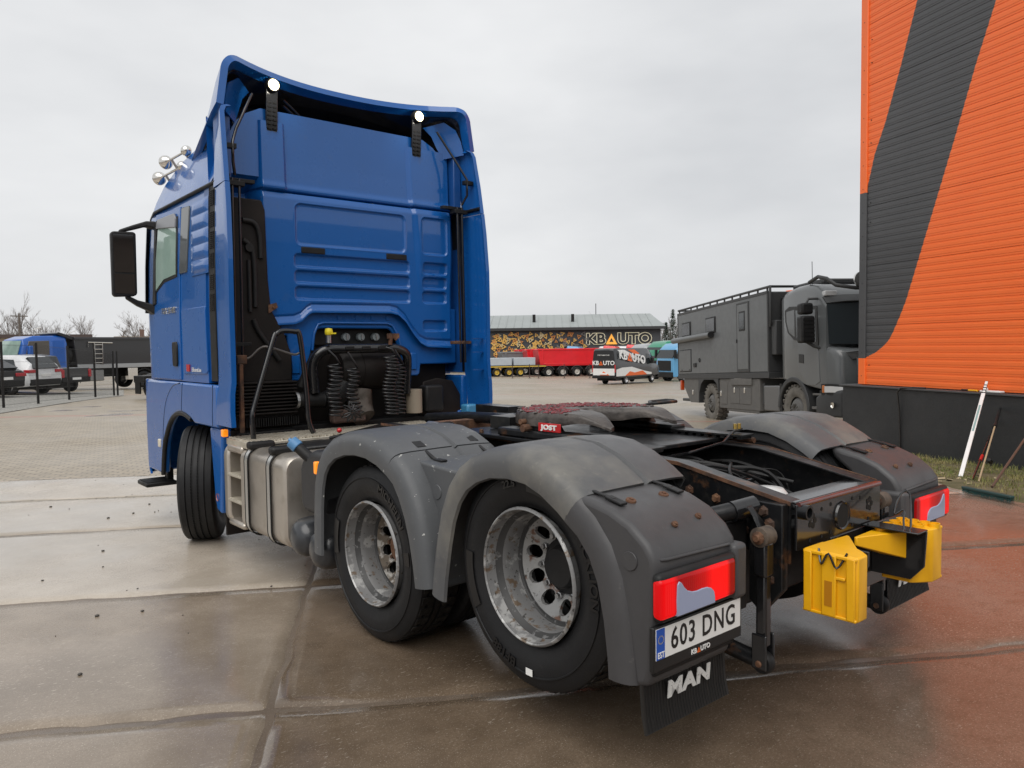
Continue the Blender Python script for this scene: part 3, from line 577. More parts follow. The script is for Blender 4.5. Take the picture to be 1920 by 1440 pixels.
def disc_holes(q, r0, r1, nh, rh, rc, xf, m=16, rows=1):
    for k in range(nh):
        a0 = 2*math.pi*k/nh; da = 2*math.pi/nh; bnd = []
        side = m//4
        for i in range(side): bnd.append((r1, a0+da*(i/side)-da/2))
        for i in range(side): bnd.append((r1+(r0-r1)*i/side, a0+da/2))
        for i in range(side): bnd.append((r0, a0+da/2-da*i/side))
        for i in range(side): bnd.append((r0+(r1-r0)*i/side, a0-da/2))
        cx, cy = rc*math.cos(a0), rc*math.sin(a0); vo = []; vi = []; vd = []
        for r, a in bnd:
            y, z = r*math.cos(a), r*math.sin(a); vo.append((xf(r), y, z))
            t = math.atan2(z-cy, y-cx); hy, hz = cx+rh*math.cos(t), cy+rh*math.sin(t); rr = math.hypot(hy, hz)
            vi.append((xf(rr), hy, hz)); vd.append((xf(rr)+.018, hy, hz))
        n = len(bnd); q.add(vo+vi+vd, [[i, (i+1) % n, n+(i+1) % n, n+i] for i in range(n)]+[[n+i, n+(i+1) % n, 2*n+(i+1) % n, 2*n+i] for i in range(n)])
    return q
def dual_wheel(cx, cy, cz, s, style, rot):
    """outer wheel of a twin pair with deep dished rim; s = -1 left, +1 right"""
    W = Matrix.Translation((cx, cy, cz)) @ Matrix.Diagonal((-s, 1, 1, 1)) @ Matrix.Rotation(rot, 4, 'X')
    x0 = -.152                                          # outer flange plane
    rusty = style == 'rusty'
    dm = B['rim_rust'] if rusty else B['rim_in']; dr = B['rim_rust'] if rusty else B['rim']
    dx = lambda r: x0+.225+(.035 if r < .13 else .035*(1-smooth01((r-.11)/.06)))-.04*smooth01((r-.17)/.06)
    q = MB(); disc_holes(q, .105, .236, 10, .034, .183, dx); wheel = q.xf(W).build('wheel', dm, T, sm=45)
    q = MB(); q.lathe([(.298, x0), (.302, x0+.008), (.296, x0+.016), (.290, x0+.012), (.286, x0+.004), (.291, x0-.004), (.298, x0)], (0, 0, 0), 'x', 64)
    q.lathe([(.286, x0+.006), (.284, x0+.03), (.279, x0+.055)], (0, 0, 0), 'x', 64)
    q.lathe([(.262, x0+.085), (.258, x0+.10), (.256, x0+.125), (.256, x0+.175)], (0, 0, 0), 'x', 64)
    q.xf(W).build('rim', B['rim'], wheel, sm=40)
    q = MB(); q.lathe([(.279, x0+.055), (.273, x0+.068), (.266, x0+.078), (.262, x0+.085)], (0, 0, 0), 'x', 64); q.lathe([(.256, x0+.175), (.250, x0+.185), (.236, dx(.236)), (.24, x0+.25)], (0, 0, 0), 'x', 64)
    q.xf(W).build('rim_well', B['rim_dark'], wheel, sm=40)
    q = MB(); q.lathe([(0, x0+.185), (.085, x0+.187), (.093, x0+.195), (.098, x0+.22), (.125, x0+.23), (.13, x0+.28)], (0, 0, 0), 'x', 40); q.xf(W).build('hub', B['black'] if not rusty else B['rust'], wheel, sm=40)
    q = MB()
    for k in range(10):
        a = 2*math.pi*(k+.5)/10; q.lathe([(0, -.035), (.012, -.035), (.013, -.022), (.017, -.02), (.017, .02)], (dx(.14), .142*math.cos(a), .142*math.sin(a)), 'x', 6)
    stuff(q.xf(W).build('wheel_nuts', B['steel'] if not rusty else B['rust'], wheel))
    q = tyre_mb(); q.xf(W).build('tyre', B['tyre'], wheel, sm=35)
    q = tread_blocks(.50, .305); stuff(q.xf(W).build('tyre_tread', B['tread'], wheel))
    q = tyre_mb(n=40); q.xf(Matrix.Translation((-s*.34, 0, 0)) @ W).build('inner_tyre', B['tyre'], wheel, sm=35)
    q = MB(); q.lathe([(.29, -.1), (.26, -.06), (.25, .05), (.26, .14)], (0, 0, 0), 'x', 40); q.lathe([(.26, 0), (.1, .02)], (0, 0, 0), 'x', 30); q.xf(Matrix.Translation((-s*.34, 0, 0)) @ W).build('inner_rim', B['rim_dark'], wheel, sm=40)
    W2 = Matrix.Translation((cx, cy, cz)) @ Matrix.Diagonal((-s, 1, 1, 1))
    return wheel, W2
LIFT = .174
for s in (-1, 1):
    wa, Wa = dual_wheel(s*1.0636, 1.355, .50, s, 'rusty', .35)
    wb, Wb = dual_wheel(s*1.0636, 0, .50+LIFT, s, 'clean', .2)
    xs = -.1555
    for body, size, r, a, wl, W_ in (('MICHELIN', .062, .408, R(128), wa, Wa), ('BLACKLION', .062, .410, R(160), wb, Wb), ('BF188', .058, .408, R(-68), wb, Wb), ('22.5', .045, .405, R(75), wb, Wb)):
        q = arc_text(body, size, r, a, xs)
        if s > 0: q.v = [(x, -y, z) for x, y, z in q.v]
        q.xf(W_).build('tyre_lettering', B['letter'], wl)
    for a0, a1, wl, W_ in ((R(5), R(-32), wb, Wb), (R(92), R(122), wb, Wb), (R(168), R(178), wa, Wa), (R(20), R(-10), wa, Wa)):
        q = MB(); n = 10; vs = []
        for i in range(n+1):
            a = a0+(a1-a0)*i/n
            for r in (.375, .425): vs += [(xs-.001, r*math.cos(a), r*math.sin(a))]
        q.add(vs, [[2*i, 2*i+1, 2*i+3, 2*i+2] for i in range(n)]); q.xf(W_).build('sidewall_band', B['letter'], wl, solid=.002)
q = MB(); q.obox((-.1575, -.02, -.415), (.002, .042, .03)); q.xf(Wb if False else Matrix.Translation((-1.0636, 0, .674))).build('white_sticker', B['plate'], wb)
# axles
q = MB(); q.cyl((-.9, 1.355, .5), (.9, 1.355, .5), .075, 16); q.ball((0, 1.355, .5), .2, .2, .2, 16, 10); q.build('drive_axle', B['frame'], T, sm=50)
q = MB(); q.cyl((-.9, 0, .674), (.9, 0, .674), .065, 16); q.build('lift_axle', B['frame'], T, sm=50)
# steered front wheels
for s in (-1, 1):
    W = Matrix.Translation((s*1.10, 4.50, .502)) @ Matrix.Rotation(R(-27), 4, 'Z') @ Matrix.Diagonal((-s, 1, 1, 1))
    q = MB(); disc_holes(q, .10, .245, 10, .032, .185, lambda r: -.10-.05*(1-smooth01((r-.12)/.1))); wf = q.xf(W).build('front_wheel', B['rim_in'], T, sm=45)
    q = MB(); q.lathe([(.298, -.145), (.302, -.135), (.29, -.13), (.285, -.11), (.262, -.09), (.245, -.10)], (0, 0, 0), 'x', 48); q.lathe([(0, -.19), (.08, -.19), (.085, -.15)], (0, 0, 0), 'x', 30); q.xf(W).build('rim', B['rim'], wf, sm=40)
    q = MB(); h = .155
    p = [(.295, -h+.045), (.33, -h+.02), (.37, -h+.003), (.40, -h), (.45, -h+.006), (.48, -h+.014), (.497, -h+.03)]
    for g_, gw in ((-.075, .006), (-.025, .009), (.025, .009), (.075, .006)): p += [(.502, g_-gw), (.488, g_-gw+.003), (.488, g_+gw-.003), (.502, g_+gw)]
    p += [(r, -x) for r, x in p[:7][::-1]]
    q.lathe(p, (0, 0, 0), 'x', 96); q.xf(W).build('tyre', B['tyre'], wf, sm=35)
    q = MB()
    for i in range(120):
        a = 2*math.pi*i/120; m = Matrix.Rotation(a, 3, 'X')
        for gx in (-.033, -.017, .017, .033): q.obox(m @ Vector((gx, .5005, 0)), (.008, .006, .010), m)
    stuff(q.xf(W).build('tread_sipe', M('deep_sipe', (.004, .004, .004), .7), wf))
q = MB(); q.cyl((-1.0, 4.50, .5), (1.0, 4.50, .48), .07, 12); q.build('front_axle', B['frame'], T, sm=50)
# ------------------------------------------------------------------ mudguards
def arc(cy, cz, r, a0, a1, n): return [(cy+r*math.cos(R(a0+(a1-a0)*i/n)), cz+r*math.sin(R(a0+(a1-a0)*i/n))) for i in range(n+1)]
SEC = [(1.252, -.105), (1.264, -.10), (1.269, -.07), (1.268, -.035), (1.260, -.005), (1.243, .013), (1.215, .023), (1.15, .028), (.98, .032), (.885, .034), (.876, .020), (.852, .020), (.842, .034), (.70, .032), (.61, .026), (.588, .010), (.575, -.04)]
def guard(name, path, s, mat, taper=None):
    secs = []; n = len(path)
    for i, (y, z) in enumerate(path):
        a = path[max(i-1, 0)]; b = path[min(i+1, n-1)]; ty, tz = b[0]-a[0], b[1]-a[1]; l = math.hypot(ty, tz); ny, nz_ = tz/l, -ty/l
        k = taper(i/(n-1)) if taper else 1
        secs.append([(s*(1.268-(1.268-x)*(1 if x > 1.2 else k)), y+ny*o, z+nz_*o) for x, o in SEC])
    q = MB(); q.loft(secs, ring=False); return q.build(name, mat, T, sm=50, solid=.012)
for s in (-1, 1):
    p1 = [(1.965, .40), (1.958, .55), (1.95, .70), (1.93, .84), (1.885, .96), (1.81, 1.05), (1.70, 1.115), (1.56, 1.155), (1.42, 1.17), (1.28, 1.165), (1.14, 1.135), (1.02, 1.085)]
    p1 = [(y, z) for y, z in p1]
    m1 = B['fender'] if s < 0 else B['fender_br']; m2_ = B['fender_old']
    guard('mudguard', p1[::-1] if False else p1, s, m1)
    p2 = [(1.015, 1.083), (.93, 1.03), (.86, .945), (.80, .84), (.755, .72), (.72, .58), (.70, .46)]
    guard('mudguard_leg', p2, s, m1)
    p4 = [(-.355, 1.062), (-.44, 1.005), (-.52, .915), (-.575, .80), (-.61, .65), (-.63, .50), (-.635, .42)]
    SEC_, SEC = SEC, [a_ for a_ in SEC[:7]]
    guard('mudguard_leg', p4, s, B['fender_br']); SEC = SEC_
    p3 = [(.655, .45), (.635, .58), (.60, .74), (.56, .88), (.50, 1.0), (.42, 1.09), (.32, 1.15), (.20, 1.19), (.06, 1.205), (-.08, 1.195), (-.20, 1.155), (-.31, 1.095), (-.36, 1.06)]
    guard('mudguard', p3, s, m2_)
    # saddle between the arches
    q = MB(); q.prism([(.99, 1.075), (.56, 1.055), (.62, .80), (.67, .5), (.70, .5), (.78, .80), (.88, .96)], *( (s*.58, s*1.15)), 'x'); sd_ = q.build('mudguard_saddle', m1, T, bevel=.018, seg=3)
    q = MB(); q.lathe([(0, -.004), (.036, -.004), (.038, 0)], (0, 0, 0), 'x', 24); q.xf(Matrix.Translation((s*1.151, .76, .93)) @ Matrix.Diagonal((-s, 1, 1, 1))); q.build('round_plug', m1, sd_, sm=30)
    for x in (1.06, .70):
        q = MB(); q.obox((s*x, .95, 1.090), (.022, .14, .010), Euler((R(22), 0, 0)).to_matrix()); cl = q.build('rubber_clasp', B['black'], T, bevel=.004)
        q = MB(); q.obox((s*x, 1.065, 1.135), (.06, .07, .02), Euler((R(20), 0, 0)).to_matrix()); q.build('clasp_plate', B['black'], cl, bevel=.004); q = MB(); q.obox((s*x, .86, 1.074), (.040, .08, .012)); q.build('clasp_plate', B['black'], cl, bevel=.004)
    # rear corner housing with lamps
    tail = [(-.345, 1.085), (-.42, 1.075), (-.52, 1.055), (-.62, 1.015), (-.70, .955), (-.735, .905), (-.74, .865), (-.735, .70), (-.725, .50), (-.705, .43), (-.64, .41), (-.61, .60), (-.555, .82), (-.46, .96), (-.37, 1.03)]
    m3 = B['fender_br']
    q = MB(); q.prism(tail, s*.745, s*1.250, 'x'); ta = q.build('rear_mudguard_housing', m3, T, bevel=.024, seg=3)
    q = MB(); q.box(*sorted((s*.715, s*.80)), -.772, -.62, .665, .885); q.build('lamp_housing', m3, ta, bevel=.02, seg=3)
    q = MB(); q.tube([(s*1.215, -.732, .897), (s*1.18, -.739, .895), (s*.80, -.742, .885)], .007, 6); q.build('moulding_line', m3, ta, sm=60)
    for x, y, z in ((1.10, -.50, 1.075), (.90, -.50, 1.072), (1.04, -.665, 1.0), (.88, -.655, 1.005)):
        big = y > -.6; q = MB(); q.lathe([(0, .010), (.008, .010), (.009, .005), (.020 if big else .013, .004), (.022 if big else .014, -.004)], (0, 0, 0), 'z', 14); q.xf(Matrix.Translation((s*x, y, z-.010)) @ Matrix.Rotation(R(18 if big else 38), 4, 'X')); q.build('rusty_bolt', B['rust'], ta, sm=40)
    for x in (1.17, .82):
        q = MB(); q.obox((s*x, -.42, 1.084), (.022, .12, .009), Euler((R(8), 0, 0)).to_matrix()); cl = q.build('rubber_clasp', B['black'], ta, bevel=.004)
        q = MB(); q.obox((s*x, -.325, 1.105), (.055, .07, .016), Euler((R(24), 0, 0)).to_matrix()); q.build('clasp_plate', B['black'], cl, bevel=.003); q = MB(); q.obox((s*x, -.485, 1.072), (.040, .085, .010), Euler((R(12), 0, 0)).to_matrix()); q.build('clasp_plate', B['black'], cl, bevel=.003)
    q = MB(); q.lathe([(0, -.004), (.034, -.004), (.036, 0)], (0, 0, 0), 'x', 24); q.xf(Matrix.Translation((s*1.252, -.625, .88)) @ Matrix.Diagonal((-s, 1, 1, 1))); q.build('round_plug', m3, ta, sm=30)
    # tail lamp
    def lens(x0, x1, z0, z1, d=0, y0=-.80, y1=-.60): q = MB(); q.box(*sorted((s*x0, s*x1)), y0-d, y1, z0, z1); return q
    tl = lens(.800, 1.270, .683, .862, 0, -.780, -.735).build('tail_lamp', B['black'], T, bevel=.02, seg=3)
    lens(.812, 1.274, .696, .848, .004, -.784, -.74).build('lamp_lens', B['tail_lens'], tl, bevel=.022, seg=4)
    cp = [(1.188, .700), (1.190, .76), (1.186, .815), (1.176, .826), (1.162, .818), (1.148, .80), (1.128, .783), (1.10, .773), (1.07, .770), (1.04, .772), (1.01, .770), (.985, .762), (.968, .747), (.962, .728), (.960, .700)]
    q = MB(); q.prism([(s*x, z) for x, z in cp], -.792, -.77, 'y'); q.build('reversing_lens', B['clear_lens'], tl, bevel=.003)
    # mud flap
    q = MB(); q.loft([[(s*x, y, z) for x in (1.245, 1.1, .95, .80, .73)] for y, z in ((-.665, .50), (-.668, .40), (-.675, .31), (-.69, .245))], ring=False); fl = q.build('mud_flap', B['frame'] if False else M('ribbed_black_rubber', (.012, .0115, .011), .5, layers=[((.03,.026,.022), 14, .5, .7, .7)], bump=.3, bscale=30, stretch=(4, 1, .3)), T, sm=50, solid=.010)
    q = MB()
    for k in range(30): x = .75+k*.0165; q.tube([(s*x, -.672, .49), (s*x, -.676, .40), (s*x, -.683, .31), (s*x, -.697, .25)], .0014, 4)
    stuff(q.build('flap_ridges', B['black'], fl))
    q = text('MAN', .088, .002, offset=.004, sx=1.3, space=1.1); q.xf(frame((s*.985, -.690, .375), (1, 0, 0), (0, -.08, 1))); q.build('flap_lettering', B['white_ink'], fl)
    q = MB(); q.box(*sorted((s*.74, s*1.24)), -.728, -.66, .47, .70); q.build('lamp_bracket', B['black'], ta, bevel=.01)
# number plate on the left housing
PX0, PX1, PZ0, PZ1, PY = -1.262, -.742, .548, .660, -.752
q = MB(); q.box(PX0-.012, PX1+.012, PY, PY+.02, PZ0-.045, PZ1+.008); npl = q.build('number_plate', B['ink'], T, bevel=.004)
q = MB(); q.box(PX0, PX1, PY-.0025, PY, PZ0, PZ1); q.build('plate_sheet', B['plate'], npl)
q = MB(); q.box(PX0+.001, PX0+.046, PY-.0045, PY-.002, PZ0+.001, PZ1-.001); q.build('country_band', B['eu'], npl)
def ptext(t, size, x, z, mat, y=PY-.0035, **k):
    q = text(t, size, .0008, **k); q.xf(frame((x, y, z), (1, 0, 0), (0, 0, 1))); return q.build('plate_lettering', mat, npl)
ptext('603 DNG', .112, (PX0+.046+PX1)/2, PZ0+.056, B['ink'], sx=.82, offset=.0012, space=1.12)
ptext('EST', .030, PX0+.0235, PZ0+.016, B['plate'], y=PY-.0055, sx=.8, offset=.0004)
q = MB()
for k in range(12):
    a = k*math.pi/6; q.lathe([(0, 0), (.0022, .0)], (PX0+.0235+.014*math.cos(a), PY-.0052, PZ0+.072+.014*math.sin(a)), 'y', 5)
stuff(q.build('star_ring', M('yellow_print', (.7, .55, .02), .5), npl))
def kbauto(size, place, m_main, m_a, parent, name='wordmark', off=.0, extr=.001, outline=False):
    a = text('KB', size, extr, 'RIGHT', off, 1.1); b = text('UTO', size, extr, 'LEFT', off, 1.1); tw = size*.40
    a.xf(Matrix.Translation((-tw-.02*size, 0, 0))); b.xf(Matrix.Translation((tw+.02*size, 0, 0))); c = MB()
    h = size*.36; oo = [(-tw, -h), (tw, -h), (0, h*1.05)]; ii = [(-tw*.38, -h*.55), (tw*.38, -h*.55), (0, h*.25)]
    c.add([(x, y, extr) for x, y in oo+ii], [[0, 1, 4, 3], [1, 2, 5, 4], [2, 0, 3, 5]]); mid = (a.v and 0)
    xs_ = [v[0] for v in a.v]+[v[0] for v in b.v]; cx = (min(xs_)+max(xs_))/2
    t = Matrix.Translation((-cx, 0, 0))
    a.add(b.v, b.f); a.xf(place @ t).build(name, m_main, parent); c.xf(place @ t).build(name+'_triangle', m_a, parent, solid=extr*1.5)
kbauto(.026, frame((-1.0, PY-.002, PZ0-.024), (1, 0, 0), (0, 0, 1)), B['plate'], B['orange_ink'], npl, 'dealer_wordmark', .0006)
# ------------------------------------------------------------------ fuel tank, urea tank, air tanks, catwalk
def rrect(cx, cz, hx, hz, r, n=6):
    p = []
    for sx, sz, a0 in ((1, 1, 0), (-1, 1, 90), (-1, -1, 180), (1, -1, 270)):
        for i in range(n+1): a = R(a0+90*i/n); p.append((cx+sx*(hx-r)+r*math.cos(a), cz+sz*(hz-r)+r*math.sin(a)))
    return p
prof = rrect(-.885, .615, .34, .325, .10)
def tank_sec(y, k=0): return [(-.885+(x+.885)*(1-k), y, .615+(z-.615)*(1-k)) for x, z in prof]
q = MB(); q.loft([tank_sec(2.475, .10), tank_sec(2.48, .045), tank_sec(2.50, .012), tank_sec(2.53)] + [tank_sec(3.13)] + [tank_sec(3.14, .012), tank_sec(3.15)]); tk = q.build('fuel_tank', B['alu'], T, sm=35)
# front section carries the steps
fp = [(3.15, .935), (3.15, .295), (3.68, .295), (3.68, .935)]
q = MB()
q.loft([tank_sec(3.152), tank_sec(3.30)]); q.loft([tank_sec(3.55), tank_sec(3.63), tank_sec(3.655, .02), tank_sec(3.66, .08)])
q.box(-1.05, -.56, 3.29, 3.56, .31, .92); q.box(-1.222, -1.04, 3.27, 3.58, .872, .936); q.box(-1.222, -1.04, 3.27, 3.58, .294, .345)
q.build('tank_step_box', B['alu'], tk, bevel=.02, seg=2)
for z in (.50, .70):
    q = MB(); q.box(-1.225, -1.04, 3.28, 3.57, z-.014, z+.004)
    for k in range(7): q.box(-1.22, -1.05, 3.30+k*.038, 3.318+k*.038, z+.004, z+.010)
    q.build('step_rung', B['alu_plate'], tk, bevel=.003)
for y in (3.14, 2.73):
    st = [(x, z) for x, z in rrect(-.885, .615, .352, .337, .11)]
    q = MB(); q.loft([[(x, y-.024, z) for x, z in st], [(x, y+.024, z) for x, z in st]], cap=False); sp_ = q.build('tank_strap', M('steel_strap', (.55, .55, .53), .3, .85), tk, sm=40, solid=.005)
    q = MB()
    for d in (-.032, .032): q.tube([(x, y+d, z) for x, z in st], .006, 5, closed=True)
    q.build('strap_rubber', B['black'], sp_, sm=60)
    q = MB(); q.box(-1.22, -1.02, y-.045, y+.045, .925, .985); q.build('strap_cover', B['black'], sp_, bevel=.02)
q = MB(); q.lathe([(0, .97), (.05, .97), (.055, .95), (.055, .93)], (-.95, 2.93, 0), 'z', 18); q.build('filler_cap', B['black'], tk, sm=40)
q = MB(); q.prism([(2.26, .60), (2.30, .66), (2.30, .90), (2.24, .97), (2.10, 1.02), (1.97, 1.02), (1.97, .60)], -1.20, -.75, 'x'); ad = q.build('urea_tank', M('black_blow_moulded_plastic', (.022, .022, .024), .5, layers=[((.035,.035,.037), 6, .45, .7, .6)], rvar=.08), T, bevel=.04, seg=4)
q = MB(); q.cyl((-1.15, 2.17, .93), (-1.225, 2.26, 1.03), .038, 14, .034); q.build('filler_neck', B['black'], ad, sm=60)
q = MB(); q.cyl((-1.222, 2.257, 1.027), (-1.252, 2.293, 1.067), .043, 12); q.cyl((-1.25, 2.292, 1.066), (-1.262, 2.306, 1.082), .014, 8); q.build('blue_filler_cap', B['blue_cap'], ad, bevel=.006)
q = MB(); q.box(-1.245, -1.21, 1.955, 1.995, .885, .965); q.build('marker_lamp', B['amber'], T, bevel=.008)
for y, z in ((2.36, .40), (2.07, .375)):
    q = MB(); q.lathe([(0, -.13), (.06, -.125), (.105, -.10), (.128, -.06), (.135, -.01), (.137, .0), (.134, .02), (.134, .6), (.10, .66), (0, .68)], (-1.10, y, z), 'x', 28); q.build('air_tank', M('grey_black_enamel', (.028, .031, .036), .3, 0, .3, layers=[((.05,.05,.052), 7, .5, .7, .5)]), T, sm=50)
q = MB(); q.box(-1.20, .60, 3.13, 3.60, .955, .970); cw = q.build('catwalk', B['alu_base'], T, bevel=.003)
q = MB()
for i in range(60):
    for j in range(12):
        x = -1.185+i*.030; y = 3.15+j*.0385; q.obox((x, y, .978), (.013, .033, .018), Euler((0, 0, R(35 if (i+j) % 2 else -35))).to_matrix())
stuff(q.build('tread_cleat', B['alu_plate'], cw))
q = MB(); q.box(-1.205, .60, 3.12, 3.135, .925, .975); q.box(-1.21, -1.195, 3.12, 3.61, .925, .975); q.build('catwalk_edge', B['alu_plate'], cw, bevel=.004)
q = MB(); q.lathe([(0, -.04), (.032, -.04), (.036, -.03), (.036, .05)], (-.36, 1.95, 1.12), 'y', 20); q.build('pressure_gauge', B['steel'], T, sm=40)
q = MB(); q.box(-.9, .35, 2.75, 3.08, .90, .96); q.build('cable_tray', B['black'], T, bevel=.02)
q = MB()
for k in range(7): q.tube([(-.6+.1*k, 3.05, .97+.01*(k % 3)), (-.5+.12*k, 2.95, 1.0), (-.3+.1*k, 2.85, .98), (-.2+.1*k, 2.5, .96)], .012, 6)
q.build('cable_bundle', B['black'], T, sm=60)
q = MB(); q.ball((-.55, 2.98, 1.03), .02); q.build('red_drain_knob', B['red_paint'], T, sm=60)
# ------------------------------------------------------------------ chassis
def rail(s):
    x = s*.39; top = [(5.5, .95), (3.2, .97), (2.6, 1.09), (.0, 1.10), (-.18, 1.095), (-.77, .985)]; bot = [(-.77, .73), (-.2, .80), (2.6, .82), (3.2, .70), (5.5, .68)]
    q = MB(); q.prism(top+bot, x-.004, x+.004, 'x'); r_ = q.build('frame_rail', B['frame'], T)
    q = MB(); q.loft([[(x-s*.085, y, z), (x+s*.004, y, z), (x+s*.004, y, z+.010), (x-s*.085, y, z+.010)] for y, z in top]); q.build('rail_flange', B['frame'], r_, bevel=.002)
    q = MB(); q.loft([[(x+s*.0045, y, z-.004), (x+s*.010, y, z-.004), (x+s*.010, y, z+.013), (x+s*.0045, y, z+.013)] for y, z in top[2:]]); q.build('rusty_edge', B['rust'], r_)
    for k, (y, z) in enumerate([(-.70, .93), (-.70, .88), (-.70, .82), (-.55, .95), (-.40, .96), (-.25, .98), (-.1, 1.0), (-.55, .84), (-.40, .86)]):
        q = MB(); q.lathe([(0, .018), (.015, .018), (.017, .006), (.024, .005), (.024, 0)], (0, 0, 0), 'z', 6); q.xf(Matrix.Translation((x+s*.004, y, z)) @ Matrix.Rotation(s*R(90), 4, 'Y')); q.build('frame_bolt', B['rust'], r_)
for s in (-1, 1): rail(s)
# rear cross member with cut-out plate, holes and pressed top
q = MB(); q.box(-.385, .385, -.795, -.782, .79, .985); xm = q.build('rear_crossmember', B['gloss'], T, bevel=.003)
q = MB(); q.prism([(-.375, -.785), (.375, -.785), (.375, -.70), (.30, -.66), (-.30, -.66), (-.375, -.60)], .985, .996, 'z'); q.build('crossmember_top', B['gloss'], xm, bevel=.004)
q = MB(); q.tube([(-.375, -.795, .985), (.375, -.795, .985)], .012, 8); q.build('painted_fold', M('red_brown_primer', (.13, .035, .03), .3, 0, .4, layers=[((.03,.02,.02), 10, .45, .65, .7)]), xm, sm=60)
q = MB(); q.lathe([(.055, -.802), (.062, -.806), (.066, -.797)], (.0, 0, .885), 'y', 28); q.build('hole_rim', B['gloss'], xm, sm=50)
q = MB(); q.lathe([(0, -.8005), (.055, -.8005)], (.0, 0, .885), 'y', 28)
for x, z in ((-.10, .95), (.10, .95), (-.10, .825), (.10, .825), (-.18, .94), (.18, .94), (-.18, .82), (.26, .83), (-.28, .82)): q.lathe([(0, -.7965), (.009, -.7965)], (x, 0, z), 'y', 10)
for x in (-.26, .27):
    for a in range(0, 360, 72): q.lathe([(0, -.7965), (.014, -.7965)], (x+.022*math.cos(R(a)), 0, .90+.022*math.sin(R(a))), 'y', 8)
stuff(q.build('punched_holes', M('hole_black', (.003, .003, .003), .8), xm))
q = MB(); q.lathe([(.022, -.02), (.032, -.02), (.032, .02), (.022, .02), (.022, -.02)], (-.355, -.815, .955), 'y', 20); q.build('towing_eye', B['frame'], T, sm=40)
q = MB(); q.box(-.39, .39, .25, .45, .80, 1.06); q.box(-.39, .39, 1.7, 1.9, .8, 1.05); q.box(-.386, .386, -.40, 2.6, .70, .78); q.build('frame_crossmember', B['frame'], T)
# clutter between the rails
q = MB(); q.box(-.10, .14, -.30, -.08, .88, .99); vb = q.build('valve_block', B['gloss'], T, bevel=.012)
q = MB(); q.box(-.30, -.16, -.16, .02, .93, 1.03); q.build('rusty_block', B['rust'], T, bevel=.012)
q = MB(); q.lathe([(0, .10), (.07, .095), (.10, .06), (.105, 0), (.105, -.1)], (-.16, -.52, .90), 'z', 22); q.build('white_crossmember_dome', M('sky_white_dome', (.55, .55, .54), .35, layers=[((.2,.2,.2), 8, .55, .7, .7)]), T, sm=50)  # stands in for a curved crossmember piece, its sky reflection painted white
rc = random.Random(3); q = MB()
for k in range(16):
    x0 = rc.uniform(-.33, .33); x1 = rc.uniform(-.33, .33); y = rc.uniform(-.1, .5)
    q.tube(spl([(x0, y, 1.0), (x0+(x1-x0)*.4, y-.18, 1.01+rc.uniform(-.03, .05)), (x1, y-.36, .98+rc.uniform(-.05, .05)), (x1+rc.uniform(-.1, .1), y-.5, .86)]), rc.choice((.006, .009, .013)), 6)
q.build('air_lines', B['black'], T, sm=60)
q = MB()
for k in range(5): q.tube(spl([(.1+.02*k, 1.9, 1.02), (.15+.025*k, .9, 1.06), (.0+.03*k, .3, 1.04), (.2, -.05, 1.0), (.28, -.4, .95)]), .012, 6)
q.build('wiring_loom', B['black'], T, sm=60)
q = MB(); q.loft([[(x-.016, y, z), (x+.016, y, z), (x+.016, y, z+.012), (x-.016, y, z+.012)] for x, y, z in ((-.43, -.02, 1.09), (-.10, -.03, 1.10), (.25, .0, 1.12), (.36, .02, 1.165), (.46, .03, 1.175))]); q.build('spring_brace', B['gloss'], T, bevel=.003)
for x in (.40, .44):
    q = MB(); q.lathe([(0, .03), (.010, .03), (.011, .0)], (x, .03, 1.185), 'z', 8); q.build('brass_fitting', M('brass', (.55, .38, .10), .35, .8), T)
